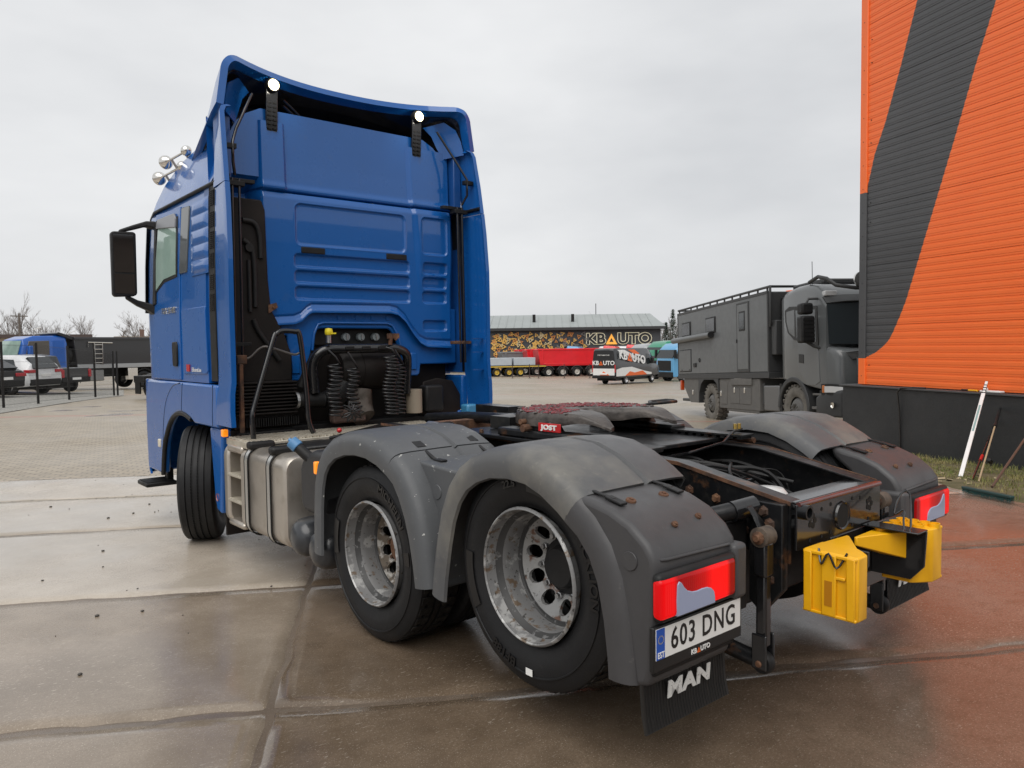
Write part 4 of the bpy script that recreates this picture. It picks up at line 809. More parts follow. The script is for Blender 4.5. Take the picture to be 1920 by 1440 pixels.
# stabiliser links and lift linkage at the rear corners
for s in (-1, 1):
    X = s*.535; YL = -.73
    q = MB(); q.loft([[(X+s*dx*w1, y+dy, z+dz*w1) for dx, dy, dz in ((-1, -.02, -1), (1, -.02, -1), (1, .02, 1), (-1, .02, 1))] for y, z, w1 in ((-.68, .965, .022), (-.71, .925, .026), (-.73, .885, .030))]); q.build('stabiliser_arm', B['frame'], T, bevel=.008)
    q = MB(); q.lathe([(0, -.04), (.025, -.04), (.042, -.036), (.042, .036), (.025, .04), (0, .04)], (X, YL, .868), 'x', 20); bs = q.build('rubber_bush', M('dusty_bush', (.10, .075, .055), .7, layers=[((.04,.03,.025), 20, .45, .65, .8)]) if 'dusty_bush' not in bpy.data.materials else bpy.data.materials['dusty_bush'], T, sm=40)
    q = MB(); q.lathe([(0, -.062), (.014, -.062), (.016, -.05), (.028, -.046), (.028, .0)], (0, 0, 0), 'x', 10); q.xf(Matrix.Translation((X, YL, .868))).build('bush_bolt', B['rust'], bs)
    q = MB(); q.box(X-.034, X+.034, YL-.032, YL+.032, .70, .85); q.box(X-.024, X+.024, YL-.025, YL+.025, .40, .72); lk = q.build('stabiliser_link', B['gloss'], T, bevel=.012)
    q = MB(); q.box(X-.036, X-.024, YL-.035, YL+.035, .31, .46); q.box(X+.024, X+.036, YL-.035, YL+.035, .31, .46); q.build('link_fork', B['gloss'], lk, bevel=.01)
    q = MB(); q.lathe([(0, -.023), (.042, -.023), (.048, -.015), (.048, .015), (.042, .023), (0, .023)], (X, YL, .335), 'x', 20); rl = q.build('stabiliser_bush', B['black'], T, sm=40)
    q = MB(); q.lathe([(0, -.044), (.011, -.044), (.015, -.038), (.015, .044), (0, .044)], (X, YL, .335), 'x', 10); q.build('bush_pin', B['rust'], rl)
    q = MB(); q.tube([(X, -.71, .335), (X, -.5, .36), (s*.55, -.2, .45), (s*.6, .0, .6)], .036, 12); q.build('stabiliser_bar', B['frame'], T, sm=60)
    q = MB(); q.tube([(s*.80, -.40, .90), (s*.60, -.56, .945), (s*.45, -.62, .965)], [.03, .038, .04], 14); dp = q.build('shock_absorber', B['frame'], T, sm=50)
    q = MB(); q.cyl((s*.55, -.585, .95), (s*.44, -.625, .967), .045, 14); q.build('absorber_cap', B['gloss'], dp, sm=50)
    q = MB(); q.prism([(-.76, .99), (-.60, .99), (-.60, .55), (-.66, .50), (-.76, .62)], s*.395, s*.44, 'x'); q.build('corner_plate', B['frame'], T, bevel=.005)
    for z in (.95, .90, .86, .82, .66):
        q = MB(); q.lathe([(0, .022), (.016, .022), (.018, .004), (.026, .0)], (0, 0, 0), 'z', 6); q.xf(Matrix.Translation((s*.44, -.70+(.03 if z in (.95, .82) else 0), z)) @ Matrix.Rotation(s*R(90), 4, 'Y')); q.build('corner_bolt', B['rust'], T)
    q = MB(); q.box(*sorted((s*.42, s*.75)), -.58, -.50, .50, .90); q.build('mudguard_bracket', B['black'], T, bevel=.01)
q = MB(); q.box(-.48, .48, -.56, -.48, .50, .80); q.build('underrun_beam', B['black'], T, bevel=.015)
# ------------------------------------------------------------------ fifth wheel
q = MB(); q.box(-.47, .47, .10, 1.55, 1.112, 1.135); mpl = q.build('mounting_plate', B['frame'], T, bevel=.004)
for s in (-1, 1):
    for y in (.2, .42, .64, .86, 1.08, 1.3, 1.48):
        q = MB(); q.lathe([(0, .02), (.014, .02), (.016, .0)], (s*.44, y, 1.136), 'z', 6); q.build('plate_bolt', B['rust'], mpl)
    q = MB(); q.box(*sorted((s*.33, s*.46)), .42, 1.12, 1.136, 1.185); q.prism([(.62, 1.18), (.92, 1.18), (.86, 1.25), (.68, 1.25)], s*.36, s*.44, 'x'); ped = q.build('fifth_wheel_pedestal', B['frame'], T, bevel=.012)
    q = MB(); q.cyl((s*.43, .84, 1.20), (s*.50, .84, 1.20), .022, 10); q.cyl((s*.43, .87, 1.235), (s*.49, .87, 1.235), .016, 10); q.build('pedestal_bolt', B['rust'], ped)
    q = MB(); q.cyl((s*.47, .60, 1.135), (s*.47, -.05, 1.12), .016, 10); q.build('slide_rod', B['rust'], T, sm=60)
    q = MB()
    for k in range(14): q.box(*sorted((s*.34, s*.44)), -.05+k*.055, -.02+k*.055, 1.136, 1.152)
    q.box(*sorted((s*.33, s*.45)), -.06, .72, 1.152, 1.162); q.build('slide_rack', B['frame'], T)
# coupling plate: horseshoe with throat, sloping ramps
def plate_mesh():
    q = MB(); vs = []; fs = []; na, nr = 96, 14
    def outer(a):                                       # a from rear-left tip round the front to rear-right tip
        if abs(a) <= 90: return (.455*math.sin(R(a)), .82+.40*math.cos(R(a)))
        t = (abs(a)-90)/60; sgn = 1 if a > 0 else -1
        return (sgn*(.455-.17*t**1.6), .82-.47*t)
    def inner(a):
        if abs(a) <= 90: return (.045*math.sin(R(a)), .78+.045*math.cos(R(a)))
        t = (abs(a)-90)/60; sgn = 1 if a > 0 else -1
        return (sgn*(.045+.205*t**1.15), .78-.42*t)
    def top(x, y): return 1.288-.105*smooth01((.56-y)/.34)**1.1
    rows = []
    for i in range(na+1):
        a = -150+300*i/na; o = outer(a); n_ = inner(a); row = []
        for k, dz in ((0, -.075), (0, -.03), (.02, -.008)): x = o[0]+(n_[0]-o[0])*k; y = o[1]+(n_[1]-o[1])*k; row.append((x, y, top(x, y)+dz))
        for j in range(nr+1):
            k = .06+.88*j/nr; x = o[0]+(n_[0]-o[0])*k; y = o[1]+(n_[1]-o[1])*k
            row.append((x, y, top(x, y)+.004*math.sin(x*23)*math.sin(y*19)))
        for k, dz in ((.98, -.01), (1, -.03), (1, -.075)): x = o[0]+(n_[0]-o[0])*k; y = o[1]+(n_[1]-o[1])*k; row.append((x, y, top(x, y)+dz))
        tp_ = smooth01((abs(a)-105)/45)
        row = [(x, y, z if top(x, y)-z < .02 else top(x, y)-(top(x, y)-z)*(1-.72*tp_)) for x, y, z in row]
        rows.append(row)
    q.loft(rows, ring=False); m = len(rows[0])
    q.f.append(list(range(m))[::-1]); q.f.append([na*m+j for j in range(m)])
    return q, top
q, ptop = plate_mesh(); fw = q.build('fifth_wheel_plate', B['grease'], T, sm=45)
rg = random.Random(11); q = MB()
for k in range(900):
    a = R(rg.uniform(-115, 115)); r = rg.uniform(.14, .40); x = r*math.sin(a)*1.08; y = .80+r*math.cos(a)
    if abs(x) < .07 and y < .8: continue
    if y < .55: continue
    if rg.random() < .2: continue
    sz = rg.uniform(.003, .010); z = ptop(x, y)+.002
    q.ball((x, y, z), sz*rg.uniform(.6, 2.2), sz*rg.uniform(.6, 1.4), sz*.6, 6, 4)
stuff(q.build('grease_clump', B['red_grease'], fw, sm=60))
q = MB()
for k in range(160):
    a = R(rg.uniform(-120, 120)); r = rg.uniform(.12, .43); x = r*math.sin(a)*1.05; y = .80+r*math.cos(a); sz = rg.uniform(.004, .012)
    if abs(x) < .06 and y < .8: continue
    q.ball((x, y, ptop(x, y)+.001), sz*1.6, sz, sz*.6, 6, 4)
stuff(q.build('grit_clump', B['grease'], fw, sm=60))
q = MB(); q.obox((-.464, .65, 1.215), (.006, .175, .048), Euler((0, 0, R(2))).to_matrix()); jb = q.build('maker_badge', B['red_paint'], T, bevel=.002)
q = text('JOST', .037, .003, offset=.0016, sx=1.45, space=1.05); q.xf(frame((-.4685, .65, 1.215), (.035, -1, 0), (0, 0, 1))); q.build('badge_lettering', B['plate'], jb)
q = MB(); q.tube([(.30, 1.0, 1.22), (.50, .98, 1.235), (.80, .96, 1.262)], .011, 8); q.tube([(.80, .96, 1.262), (.84, 1.02, 1.268), (1.0, 1.0, 1.272), (1.03, .95, 1.270), (1.0, .91, 1.268), (.84, .92, 1.266), (.80, .96, 1.262)], .012, 8); q.build('release_handle', B['frame'], T, sm=60)
q = MB(); q.prism([(1.96, 1.06), (1.96, 1.145), (2.05, 1.145), (2.05, 1.135), (1.972, 1.135), (1.972, 1.06)], -.34, .42, 'x'); q.build('rusty_angle', B['rust'], T, bevel=.003)
q = MB(); q.tube([(-.1, 1.25, 1.2), (.0, 1.6, 1.17), (.05, 2.1, 1.15), (.1, 2.7, 1.1)], .04, 10); q.box(-.25, -.05, 1.25, 1.45, 1.14, 1.22); q.box(.28, .42, 1.9, 2.3, 1.1, 1.22); q.build('valve_gear', B['frame'], T, sm=45)
q = MB()
for k in range(4): q.tube(spl([(-.3, 2.2, 1.08), (-.36, 1.90-.05*k, 1.12+.015*k), (-.30, 1.75, 1.10), (-.22, 1.55, 1.09)]), .006, 6)
q.build('loose_cable', B['black'], T, sm=60)
# ------------------------------------------------------------------ chock carriers (parts) and wheel chocks (things)
q = MB()
q.prism([(-.93, .735), (-.79, .735), (-.79, .47), (-.86, .47), (-.98, .62)], .60, .612, 'x') if False else None
q.box(-.10, .62, -.80, -.785, .50, .80)
car = q.build('chock_carrier', B['gloss'], T, bevel=.004)
def chock(name, label, m, cells=True):
    """wedge: length along x 0..0.36, height along y 0..0.19 (towards -y), width along z 0..0.28"""
    t = thing(name, label, 'wheel chock', group=None); t.matrix_world = m
    q = MB(); q.prism([(0, 0), (0, -.19), (.08, -.19), (.12, -.16), (.15, -.13), (.15, 0)], 0, .28, 'z'); q.build('chock_body', B['yellow'], t, bevel=.008)
    q = MB(); vs_ = [(.14, 0, .12), (.14, -.135, .12), (.14, -.135, .275), (.14, 0, .275), (.37, 0, .225), (.37, -.012, .225), (.37, -.012, .268), (.37, 0, .268)]; q.add(vs_, [[0, 1, 2, 3], [4, 5, 6, 7], [0, 1, 5, 4], [1, 2, 6, 5], [2, 3, 7, 6], [3, 0, 4, 7]]); q.build('chock_toe', B['yellow'], t, bevel=.004)
    q = MB()
    for y0, y1 in ((-.035, -.006), (-.184, -.155), (-.120, -.070)): q.box(-.014, .0, y0, y1, .006, .274)
    q.box(-.0115, 0, -.188, -.003, .262, .278); q.box(-.0115, 0, -.188, -.003, .002, .016); q.box(-.0105, 0, -.150, -.075, .17, .185)
    q.build('stiffening_rib', B['yellow'], t, bevel=.004)
    q = MB(); q.box(-.0155, -.013, -.108, -.082, .05, .16); q.build('handle_slot', M('dark_yellow', (.45, .18, .002), .5), t)
    q = MB()
    for i, (x, ys) in enumerate(() if not cells else ((.03, (-.03, -.08, -.13, -.17)), (.09, (-.03, -.08, -.13)), (.15, (-.03, -.08)), (.21, (-.03,)))):
        for y in ys:
            q.lathe([(.020, .270), (.020, .296), (.024, .296), (.024, .270)], (x, y, 0), 'z', 12)
    if cells: stuff(q.build('tube_cell', B['yellow'], t, sm=40))
    return t
ch1 = chock('wheel_chock', 'yellow wheel chock with handle slot, clipped beside the black link under the frame end', Matrix.Translation((-.405, -.835, .555)) @ Matrix.Diagonal((1.0, 1.22, .94, 1)), False)
ch2 = chock('wheel_chock', 'yellow wheel chock with open tube cells, held in the black box carrier', frame((.60, -.82, .49), (-1, 0, 0), (0, 1, 0)) @ Matrix.Diagonal((1, 1, -1, 1)) if False else Matrix.Translation((.50, -.835, .545)) @ Matrix.Diagonal((-1.25, 1.05, .90, 1)))
q = MB(); q.prism([(-.22, -.84), (.06, -.84), (-.16, -1.0), (-.22, -1.03)], .52, .70, 'z') if False else q.prism([(-.835, .80), (-1.02, .80), (-1.02, .74), (-.90, .56), (-.835, .56)], -.22, -.208, 'x'); q.build('carrier_side', B['gloss'], T, bevel=.002)
q = MB(); q.box(.19, .30, -1.05, -.80, .806, .814); q.prism([(-.80, .805), (-1.05, .805), (-1.04, .64), (-.98, .57), (-.80, .57)], .288, .30, 'x'); cbx = q.build('carrier_box', B['gloss'], T, bevel=.003)
for pts in ([(-.40, -.90, .826), (-.427, -.925, .772), (-.427, -.955, .82), (-.427, -.99, .766), (-.40, -1.02, .829)], [(.22, -.98, .805), (.28, -.95, .84), (.33, -.93, .88), (.30, -.90, .86), (.37, -.88, .90), (.46, -.87, .94), (.47, -.90, .93), (.36, -.95, .86), (.26, -.99, .81)]):
    q = MB(); q.tube(spl(pts, 4), .005, 6); q.build('retaining_clip', B['gloss'], T, sm=60)
# ------------------------------------------------------------------ ground
UX, UY = Vector((.86, -.51)).normalized(), Vector((.51, .86)).normalized()
def uv2xy(u, v): return (UX.x*u+UY.x*v, UX.y*u+UY.y*v)
def ground_mat(name, base, red, dark, speck, wet=.30, slab=True):
    m = bpy.data.materials.new(name); m.use_nodes = True; t = m.node_tree; b = t.nodes['Principled BSDF']; l = t.links.new; N = t.nodes.new
    geo = N('ShaderNodeNewGeometry'); P = geo.outputs['Position']
    def noise(sc, det=6, ro=.6, vec=None, w=None):
        n = N('ShaderNodeTexNoise'); n.inputs['Scale'].default_value = sc; n.inputs['Detail'].default_value = det; n.inputs['Roughness'].default_value = ro; l(vec or P, n.inputs['Vector']); return n.outputs['Fac']
    def mr(v, a, c, d=0., e=1.):
        n = N('ShaderNodeMapRange'); l(v, n.inputs[0])
        for i, q in enumerate((a, c, d, e)): n.inputs[1+i].default_value = q
        return n.outputs[0]
    def mix(f, A, Bc):
        n = N('ShaderNodeMix'); n.data_type = 'RGBA'; l(f, n.inputs['Factor'])
        for k, v in (('A', A), ('B', Bc)):
            if isinstance(v, tuple): n.inputs[k].default_value = (*v, 1)
            else: l(v, n.inputs[k])
        return n.outputs['Result']
    def math_(op, a, c):
        n = N('ShaderNodeMath'); n.operation = op
        for i, v in enumerate((a, c)):
            if isinstance(v, (int, float)): n.inputs[i].default_value = v
            else: l(v, n.inputs[i])
        return n.outputs[0]
    sep = N('ShaderNodeSeparateXYZ'); l(P, sep.inputs[0])
    big = noise(.35, 5, .6); mid = noise(2.2, 7, .65); fine = noise(70, 4, .75); sp = noise(150, 2, .5)
    c = mix(mr(mid, .35, .68), base, dark)
    # brick dust staining towards the orange building
    xr = math_('ADD', math_('MULTIPLY', sep.outputs['X'], .35), math_('MULTIPLY', sep.outputs['Y'], -.30)); xr = math_('ADD', xr, math_('MULTIPLY', big, .9))
    c = mix(mr(xr, .35, 1.5, 0, .85), c, red)
    c = mix(mr(fine, .40, .60, 0, .55), c, dark)
    blot = noise(9, 6, .7); c = mix(mr(blot, .50, .66, 0, .45), c, dark)
    c = mix(mr(sp, .62, .72, 0, .65), c, speck)
    # elongated pale chips of aggregate
    mpn = N('ShaderNodeMapping'); mpn.inputs['Rotation'].default_value = (0, 0, R(30)); mpn.inputs['Scale'].default_value = (30, 75, 1); l(P, mpn.inputs['Vector'])
    chips = noise(1, 1, .4, mpn.outputs['Vector']); patch = noise(.9, 3)
    c = mix(math_('MULTIPLY', mr(chips, .66, .71), mr(patch, .45, .66, .0, .65)), c, speck)
    wetn = noise(.42, 6, .6); wm = mr(wetn, .44, .60)
    c = mix(math_('MULTIPLY', wm, .36), c, tuple(v*.6 for v in dark))
    l(c, b.inputs['Base Color'])
    r1 = mr(wm, 0, 1, wet+.10, wet-.10); r2 = math_('ADD', r1, mr(fine, .3, .7, -.03, .08)); l(r2, b.inputs['Roughness'])
    b.inputs['Specular IOR Level'].default_value = .62
    h = math_('ADD', math_('MULTIPLY', fine, .30), math_('ADD', math_('MULTIPLY', sp, .30), math_('MULTIPLY', mid, .8)))
    bp = N('ShaderNodeBump'); l(mr(wm, 0, 1, .26, .07), bp.inputs['Strength']); bp.inputs['Distance'].default_value = .012; l(h, bp.inputs['Height']); l(bp.outputs['Normal'], b.inputs['Normal'])
    return m
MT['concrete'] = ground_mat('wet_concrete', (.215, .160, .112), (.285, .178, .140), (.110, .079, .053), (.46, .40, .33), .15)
MT['pale_concrete'] = ground_mat('pale_wet_concrete', (.50, .445, .375), (.36, .26, .21), (.36, .31, .25), (.68, .62, .54), .17)  # paler slabs; sky reflection on the wet ground partly put into the colour
MT['mid_concrete'] = ground_mat('mid_wet_concrete', (.345, .285, .222), (.30, .20, .155), (.205, .162, .120), (.62, .55, .46), .16)  # in-between slabs, some of the reflected sky mixed into their colour
MT['joint'] = ground_mat('joint_dirt', (.20, .155, .118), (.19, .11, .08), (.125, .096, .072), (.40, .35, .29), .25)
def axis_vals(lo, hi, step, far_lo, far_hi, g=1.35):
    v = []; x = lo
    while x <= hi+1e-6: v.append(x); x += step
    d = step; x = hi
    while x < far_hi: d *= g; x += d; v.append(x)
    d = step; x = lo; pre = []
    while x > far_lo: d *= g; x -= d; pre.append(x)
    return pre[::-1]+v
def sheet(xs_, ys_, zf, keep=None):
    q = MB(); idx = {}; 
    for i, x in enumerate(xs_):
        for j, y in enumerate(ys_): idx[i, j] = len(q.v); q.v.append((x, y, zf(x, y)))
    for i in range(len(xs_)-1):
        for j in range(len(ys_)-1):
            if keep and not keep((xs_[i]+xs_[i+1])/2, (ys_[j]+ys_[j+1])/2): continue
            q.f.append([idx[i, j], idx[i+1, j], idx[i+1, j+1], idx[i, j+1]])
    return q
q = sheet(axis_vals(-14, 24, 1.0, -900, 1400), axis_vals(-10, 20, 1.0, -900, 1400), lambda x, y: gz(x, y)-.014)
ground = structure(q.build('ground', MT['joint'], sm=60))
VB = [-7.8, -5.9, -4.0, -2.1, -.22, 1.68, 3.80, 5.50, 7.10]; UB = [-16.2, -9.2, -2.2, 4.8, 8.3]
from mathutils import noise as mnoise
for j in range(len(VB)-1):
    for i in range(len(UB)-1):
        u0, u1, v0, v1 = UB[i], UB[i+1], VB[j], VB[j+1]
        gap = .010 if j in (6, 7) else .016; nu, nv = 70, 16
        q = MB(); su = [0, .004]+[k/nu for k in range(1, nu)]+[.996, 1]; sv = [0, .02]+[k/nv for k in range(1, nv)]+[.98, 1]
        for a, fa in enumerate(su):
            for c, fc in enumerate(sv):
                gu = .005; u = u0+gu/2+(u1-u0-gu)*fa; v = v0+gap/2+(v1-v0-gap)*fc; x, y = uv2xy(u, v)
                ea = min(fa, 1-fa)*(u1-u0); ec = min(fc, 1-fc)*(v1-v0); e = min(ea, ec)
                n1 = mnoise.noise((x*1.7, y*1.7, 3.1)); n2 = mnoise.noise((x*6, y*6, 9.2))
                w1 = max(0, 1-e/.10); sh = (.045*n1+.030*n2)*w1*(1 if ec < ea else .8)
                du = sh if ea <= ec+.05 else 0; dv = sh if ec <= ea+.05 else 0
                x, y = uv2xy(u+du, v+dv)
                edge = (a in (0, len(su)-1)) or (c in (0, len(sv)-1))
                chip = max(0, n2+.1)*.010*max(0, 1-ec/.07)+max(0, n2)*.007*max(0, 1-ea/.03)
                z = gz(x, y)-(.026 if edge else 0)-chip-.0025*max(0, 1-ec/.25)
                q.v.append((x, y, z))
        m = len(sv)
        for a in range(len(su)-1):
            for c in range(m-1): q.f.append([a*m+c, (a+1)*m+c, (a+1)*m+c+1, a*m+c+1])
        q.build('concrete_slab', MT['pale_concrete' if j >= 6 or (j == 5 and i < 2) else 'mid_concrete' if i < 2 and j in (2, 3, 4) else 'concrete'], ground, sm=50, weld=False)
# narrow cracks running across the slabs
for pts in ([(560, 1180), (530, 1245), (480, 1290), (455, 1330), (440, 1385), (415, 1440)], [(215, 1380), (190, 1410), (165, 1438)], [(640, 1245), (648, 1300), (655, 1345)], [(600, 1235), (606, 1290), (612, 1320)], [(1060, 1390), (1200, 1420), (1300, 1440)]):
    pass
# block paving beyond the slabs
def paver_mat():
    m = bpy.data.materials.new('wet_block_paving'); m.use_nodes = True; t = m.node_tree; b = t.nodes['Principled BSDF']; l = t.links.new; N = t.nodes.new
    geo = N('ShaderNodeNewGeometry'); mp_ = N('ShaderNodeMapping'); mp_.inputs['Rotation'].default_value = (0, 0, R(30.6)); l(geo.outputs['Position'], mp_.inputs['Vector'])
    br = N('ShaderNodeTexBrick'); br.inputs['Scale'].default_value = 1; br.inputs['Brick Width'].default_value = .20; br.inputs['Row Height'].default_value = .10; br.inputs['Mortar Size'].default_value = .010
    br.inputs['Color1'].default_value = (.40, .335, .245, 1); br.inputs['Color2'].default_value = (.27, .225, .165, 1); br.inputs['Mortar'].default_value = (.07, .06, .045, 1); l(mp_.outputs['Vector'], br.inputs['Vector'])
    n = N('ShaderNodeTexNoise'); n.inputs['Scale'].default_value = .16; n.inputs['Detail'].default_value = 8; n.inputs['Roughness'].default_value = .62; l(geo.outputs['Position'], n.inputs['Vector'])
    rp_ = N('ShaderNodeMapRange'); l(n.outputs['Fac'], rp_.inputs[0]); rp_.inputs[1].default_value = .38; rp_.inputs[2].default_value = .68; rp_.inputs[3].default_value = 0; rp_.inputs[4].default_value = .5
    x = N('ShaderNodeMix'); x.data_type = 'RGBA'; l(rp_.outputs[0], x.inputs['Factor']); l(br.outputs['Color'], x.inputs['A']); x.inputs['B'].default_value = (.33, .285, .225, 1)
    # rows of reddish marker blocks across the yard
    sep = N('ShaderNodeSeparateXYZ'); l(mp_.outputs['Vector'], sep.inputs[0]); md = N('ShaderNodeMath'); md.operation = 'PINGPONG'; l(sep.outputs['Y'], md.inputs[0]); md.inputs[1].default_value = 9
    r2 = N('ShaderNodeMapRange'); l(md.outputs[0], r2.inputs[0]); r2.inputs[1].default_value = .25; r2.inputs[2].default_value = .1; r2.inputs[3].default_value = 0; r2.inputs[4].default_value = .75
    y = N('ShaderNodeMix'); y.data_type = 'RGBA'; l(r2.outputs[0], y.inputs['Factor']); l(x.outputs['Result'], y.inputs['A']); y.inputs['B'].default_value = (.34, .15, .115, 1)
    l(y.outputs['Result'], b.inputs['Base Color'])
    r3 = N('ShaderNodeMapRange'); l(n.outputs['Fac'], r3.inputs[0]); r3.inputs[1].default_value = .35; r3.inputs[2].default_value = .65; r3.inputs[3].default_value = .55; r3.inputs[4].default_value = .30; l(r3.outputs[0], b.inputs['Roughness'])
    bp = N('ShaderNodeBump'); bp.inputs['Strength'].default_value = .5; bp.inputs['Distance'].default_value = .006; bp.invert = True; l(br.outputs['Fac'], bp.inputs['Height']); l(bp.outputs['Normal'], b.inputs['Normal'])
    return m
q = MB(); us = axis_vals(-20, 30, 2, -120, 160); vsq = axis_vals(7.125, 37.125, 2, 7.0, 170)
for u in us:
    for v in vsq: x, y = uv2xy(u, v); q.v.append((x, y, gz(x, y)-.003))
m = len(vsq)
for a in range(len(us)-1):
    for c in range(m-1): q.f.append([a*m+c, (a+1)*m+c, (a+1)*m+c+1, a*m+c+1])
structure(q.build('block_paving', paver_mat(), sm=60, weld=False))
# loose stones on the concrete
rs = random.Random(5); q = MB()
for k in range(90):
    u = rs.uniform(-9, -1); v = rs.uniform(-2, 6.8); x, y = uv2xy(u, v); r = rs.choice((.003, .004, .004, .005, .008)); q.ball((x, y, gz(x, y)+r*.5), r*rs.uniform(.8, 1.4), r, r*.8, 6, 4)
for px, py in ((130, 955), (250, 963), (203, 972), (95, 951), (280, 946), (297, 958), (193, 1034), (193, 1064), (267, 1147), (182, 1156), (150, 1266), (258, 1105)):
    p = gxy(px, py); r = rs.uniform(.005, .012); q.ball((p.x, p.y, p.z+.006), r*1.3, r, r*.7, 7, 5)
stuff(q.build('loose_stones', M('dark_stone', (.07, .062, .055), .7), sm=60), 'small dark loose stones scattered on the wet concrete', 'stones')
# ------------------------------------------------------------------ orange clad building
FP0 = Vector((10.54, 4.13)); FD = Vector((-math.sin(R(22.2)), -math.cos(R(22.2)))); FN = Vector((FD.y, -FD.x))      # FN points out of the facade
if FN.dot(Vector((CAM.x, CAM.y))-FP0) < 0: FN = -FN
def fpt(s, o, z): p = FP0+FD*s+FN*o; return (p.x, p.y, z)
bldg = thing('clad_building', 'tall orange building with ribbed metal cladding and a sweeping dark grey stripe', 'building')
SL = [(-5., -3), (4.0, -.3), (4.1, 0), (4.491, .143), (4.975, .288), (5.467, .525), (6.35, .863), (7.272, 1.182), (9.5, 1.95)]
SR = [(-5., -9), (1.30, -9), (1.366, -.01), (1.40, .17), (1.465, .336), (1.56, .50), (1.671, .641), (1.80, .735), (1.945, .815), (2.15, .925), (2.389, 1.038), (3.245, 1.356), (4.057, 1.657), (4.828, 1.942), (5.85, 2.301), (6.661, 2.622), (9.5, 3.75)]
MT['orange'] = M('orange_coated_steel', (.90, .165, .028), .42, 0, .1, layers=[((.86,.145,.024), 1.2, .4, .7, .6), ((.80,.19,.06), 7, .6, .8, .3)], rvar=.06)
MT['dgrey'] = M('dark_grey_coated_steel', (.058, .059, .062), .40, 0, .15, layers=[((.07,.07,.073), 2, .4, .7, .6)], rvar=.06)
PITCH_, S0, S1 = .118, .10, 6.2
def clad_course(z0, rows, s0, s1, off):
    me_v = []; me_f = []; mi = []
    def quad(a, b, za, oa, zb, ob, mat):
        k = len(me_v); me_v.extend([fpt(a, oa, za), fpt(b, oa, za), fpt(b, ob, zb), fpt(a, ob, zb)]); me_f.append([k, k+1, k+2, k+3]); mi.append(mat)
    for r in range(rows):
        z = z0+r*PITCH_; prof = [(z, 0), (z+.030, 0), (z+.034, .004), (z+.084, .004), (z+.088, 0), (z+.106, 0), (z+.110, -.007), (z+.115, -.007), (z+PITCH_, 0)]
        for (za, oa), (zb, ob) in zip(prof, prof[1:]):
            nsub = 3 if zb-za > .02 else 1
            for k in range(nsub):
                a_, b_ = za+(zb-za)*k/nsub, za+(zb-za)*(k+1)/nsub; zm = (a_+b_)/2
                cl = max(s0, min(s1, lerp_tab(SL, zm)[0])); cr = max(s0, min(s1, lerp_tab(SR, zm)[0]))
                segs = [(s0, cl, 0), (cl, cr, 1), (cr, s1, 0)] if cr > cl else [(s0, s1, 0)]
                oa_ = oa+(ob-oa)*k/nsub; ob_ = oa+(ob-oa)*(k+1)/nsub
                for x0, x1, mt in segs:
                    if x1-x0 > 1e-4: quad(x0, x1, a_, oa_+off, b_, ob_+off, mt)
    me = bpy.data.meshes.new('cladding_panel'); me.from_pydata(me_v, [], me_f); me.materials.append(MT['orange']); me.materials.append(MT['dgrey'])
    for p, k in zip(me.polygons, mi): p.material_index = k
    return mesh_obj('cladding_panel', me, bldg)
z = .90; k = 0
while z < 9.2: clad_course(z, 9, S0, 3.35, 0); clad_course(z, 9, 3.354, S1, .0005); z += 9*PITCH_+.003
# corner flashing in the same colours
def flash(z0, z1, mat, nm='corner_flashing'):
    q = MB(); q.loft([[fpt(s, o, zz_) for s, o in ((-.02, -.25), (-.02, .03), (.12, .03), (.13, .018), (.13, -.05))] for zz_ in (z0, z1)], ring=False); return q.build(nm, mat, bldg, solid=.004)
flash(.90, 1.37, MT['orange']); flash(1.372, 4.34, MT['dgrey']); flash(4.342, 9.2, MT['orange'])
q = MB(); 
for zz_ in [1.05+.42*i for i in range(19)]: c = Vector(fpt(.055, .032, zz_)); q.ball(c, .008, .008, .008, 6, 4)
for zz_ in (1.25, 3.8, 4.15, 5.2, 5.6, 6.6, 7.0): c = Vector(fpt(.21, .008, zz_)); q.ball(c, .011, .011, .011, 6, 4)
stuff(q.build('cladding_screws', B['ink'], bldg, sm=60))
q = MB(); a = [fpt(-.30, .13, 0), fpt(6.2, .13, 0), fpt(6.2, -6, 0), fpt(-.30, -6, 0)]; q.prism([(p[0], p[1]) for p in a], -.75, .855, 'z')
MT['plinth'] = M('black_painted_plinth', (.020, .021, .0225), .55, layers=[((.032,.033,.034), 1.6, .4, .7, .7), ((.045,.045,.045), 9, .62, .78, .5)], bump=.25, bscale=22, rvar=.1)
q.build('plinth', MT['plinth'], bldg, bevel=.006)
q = MB(); a = [fpt(-.36, .17, 0), fpt(6.2, .17, 0), fpt(6.2, -.4, 0), fpt(-.36, -.4, 0)]; q.prism([(p[0], p[1]) for p in a], .857, .885, 'z'); q.build('plinth_cap', MT['dgrey'], bldg, bevel=.004)
q = MB(); a = [fpt(0, -.03, 0), fpt(6.2, -.03, 0), fpt(6.2, -6, 0), fpt(0, -6, 0)]; q.prism([(p[0], p[1]) for p in a], .886, 9.25, 'z'); q.build('wall_core', MT['dgrey'], bldg)
q = MB(); q.tube([fpt(1.55, .10, .90), fpt(1.35, .14, .90), fpt(1.12, .19, .885), fpt(1.06, .195, .80), fpt(1.07, .16, .5), fpt(1.08, .15, .1), fpt(1.10, .155, -.42)], .014, 8)
tag(q.build('black_cable', B['gloss'], sm=60), 'black cable hanging down the dark plinth of the orange building', 'cable')
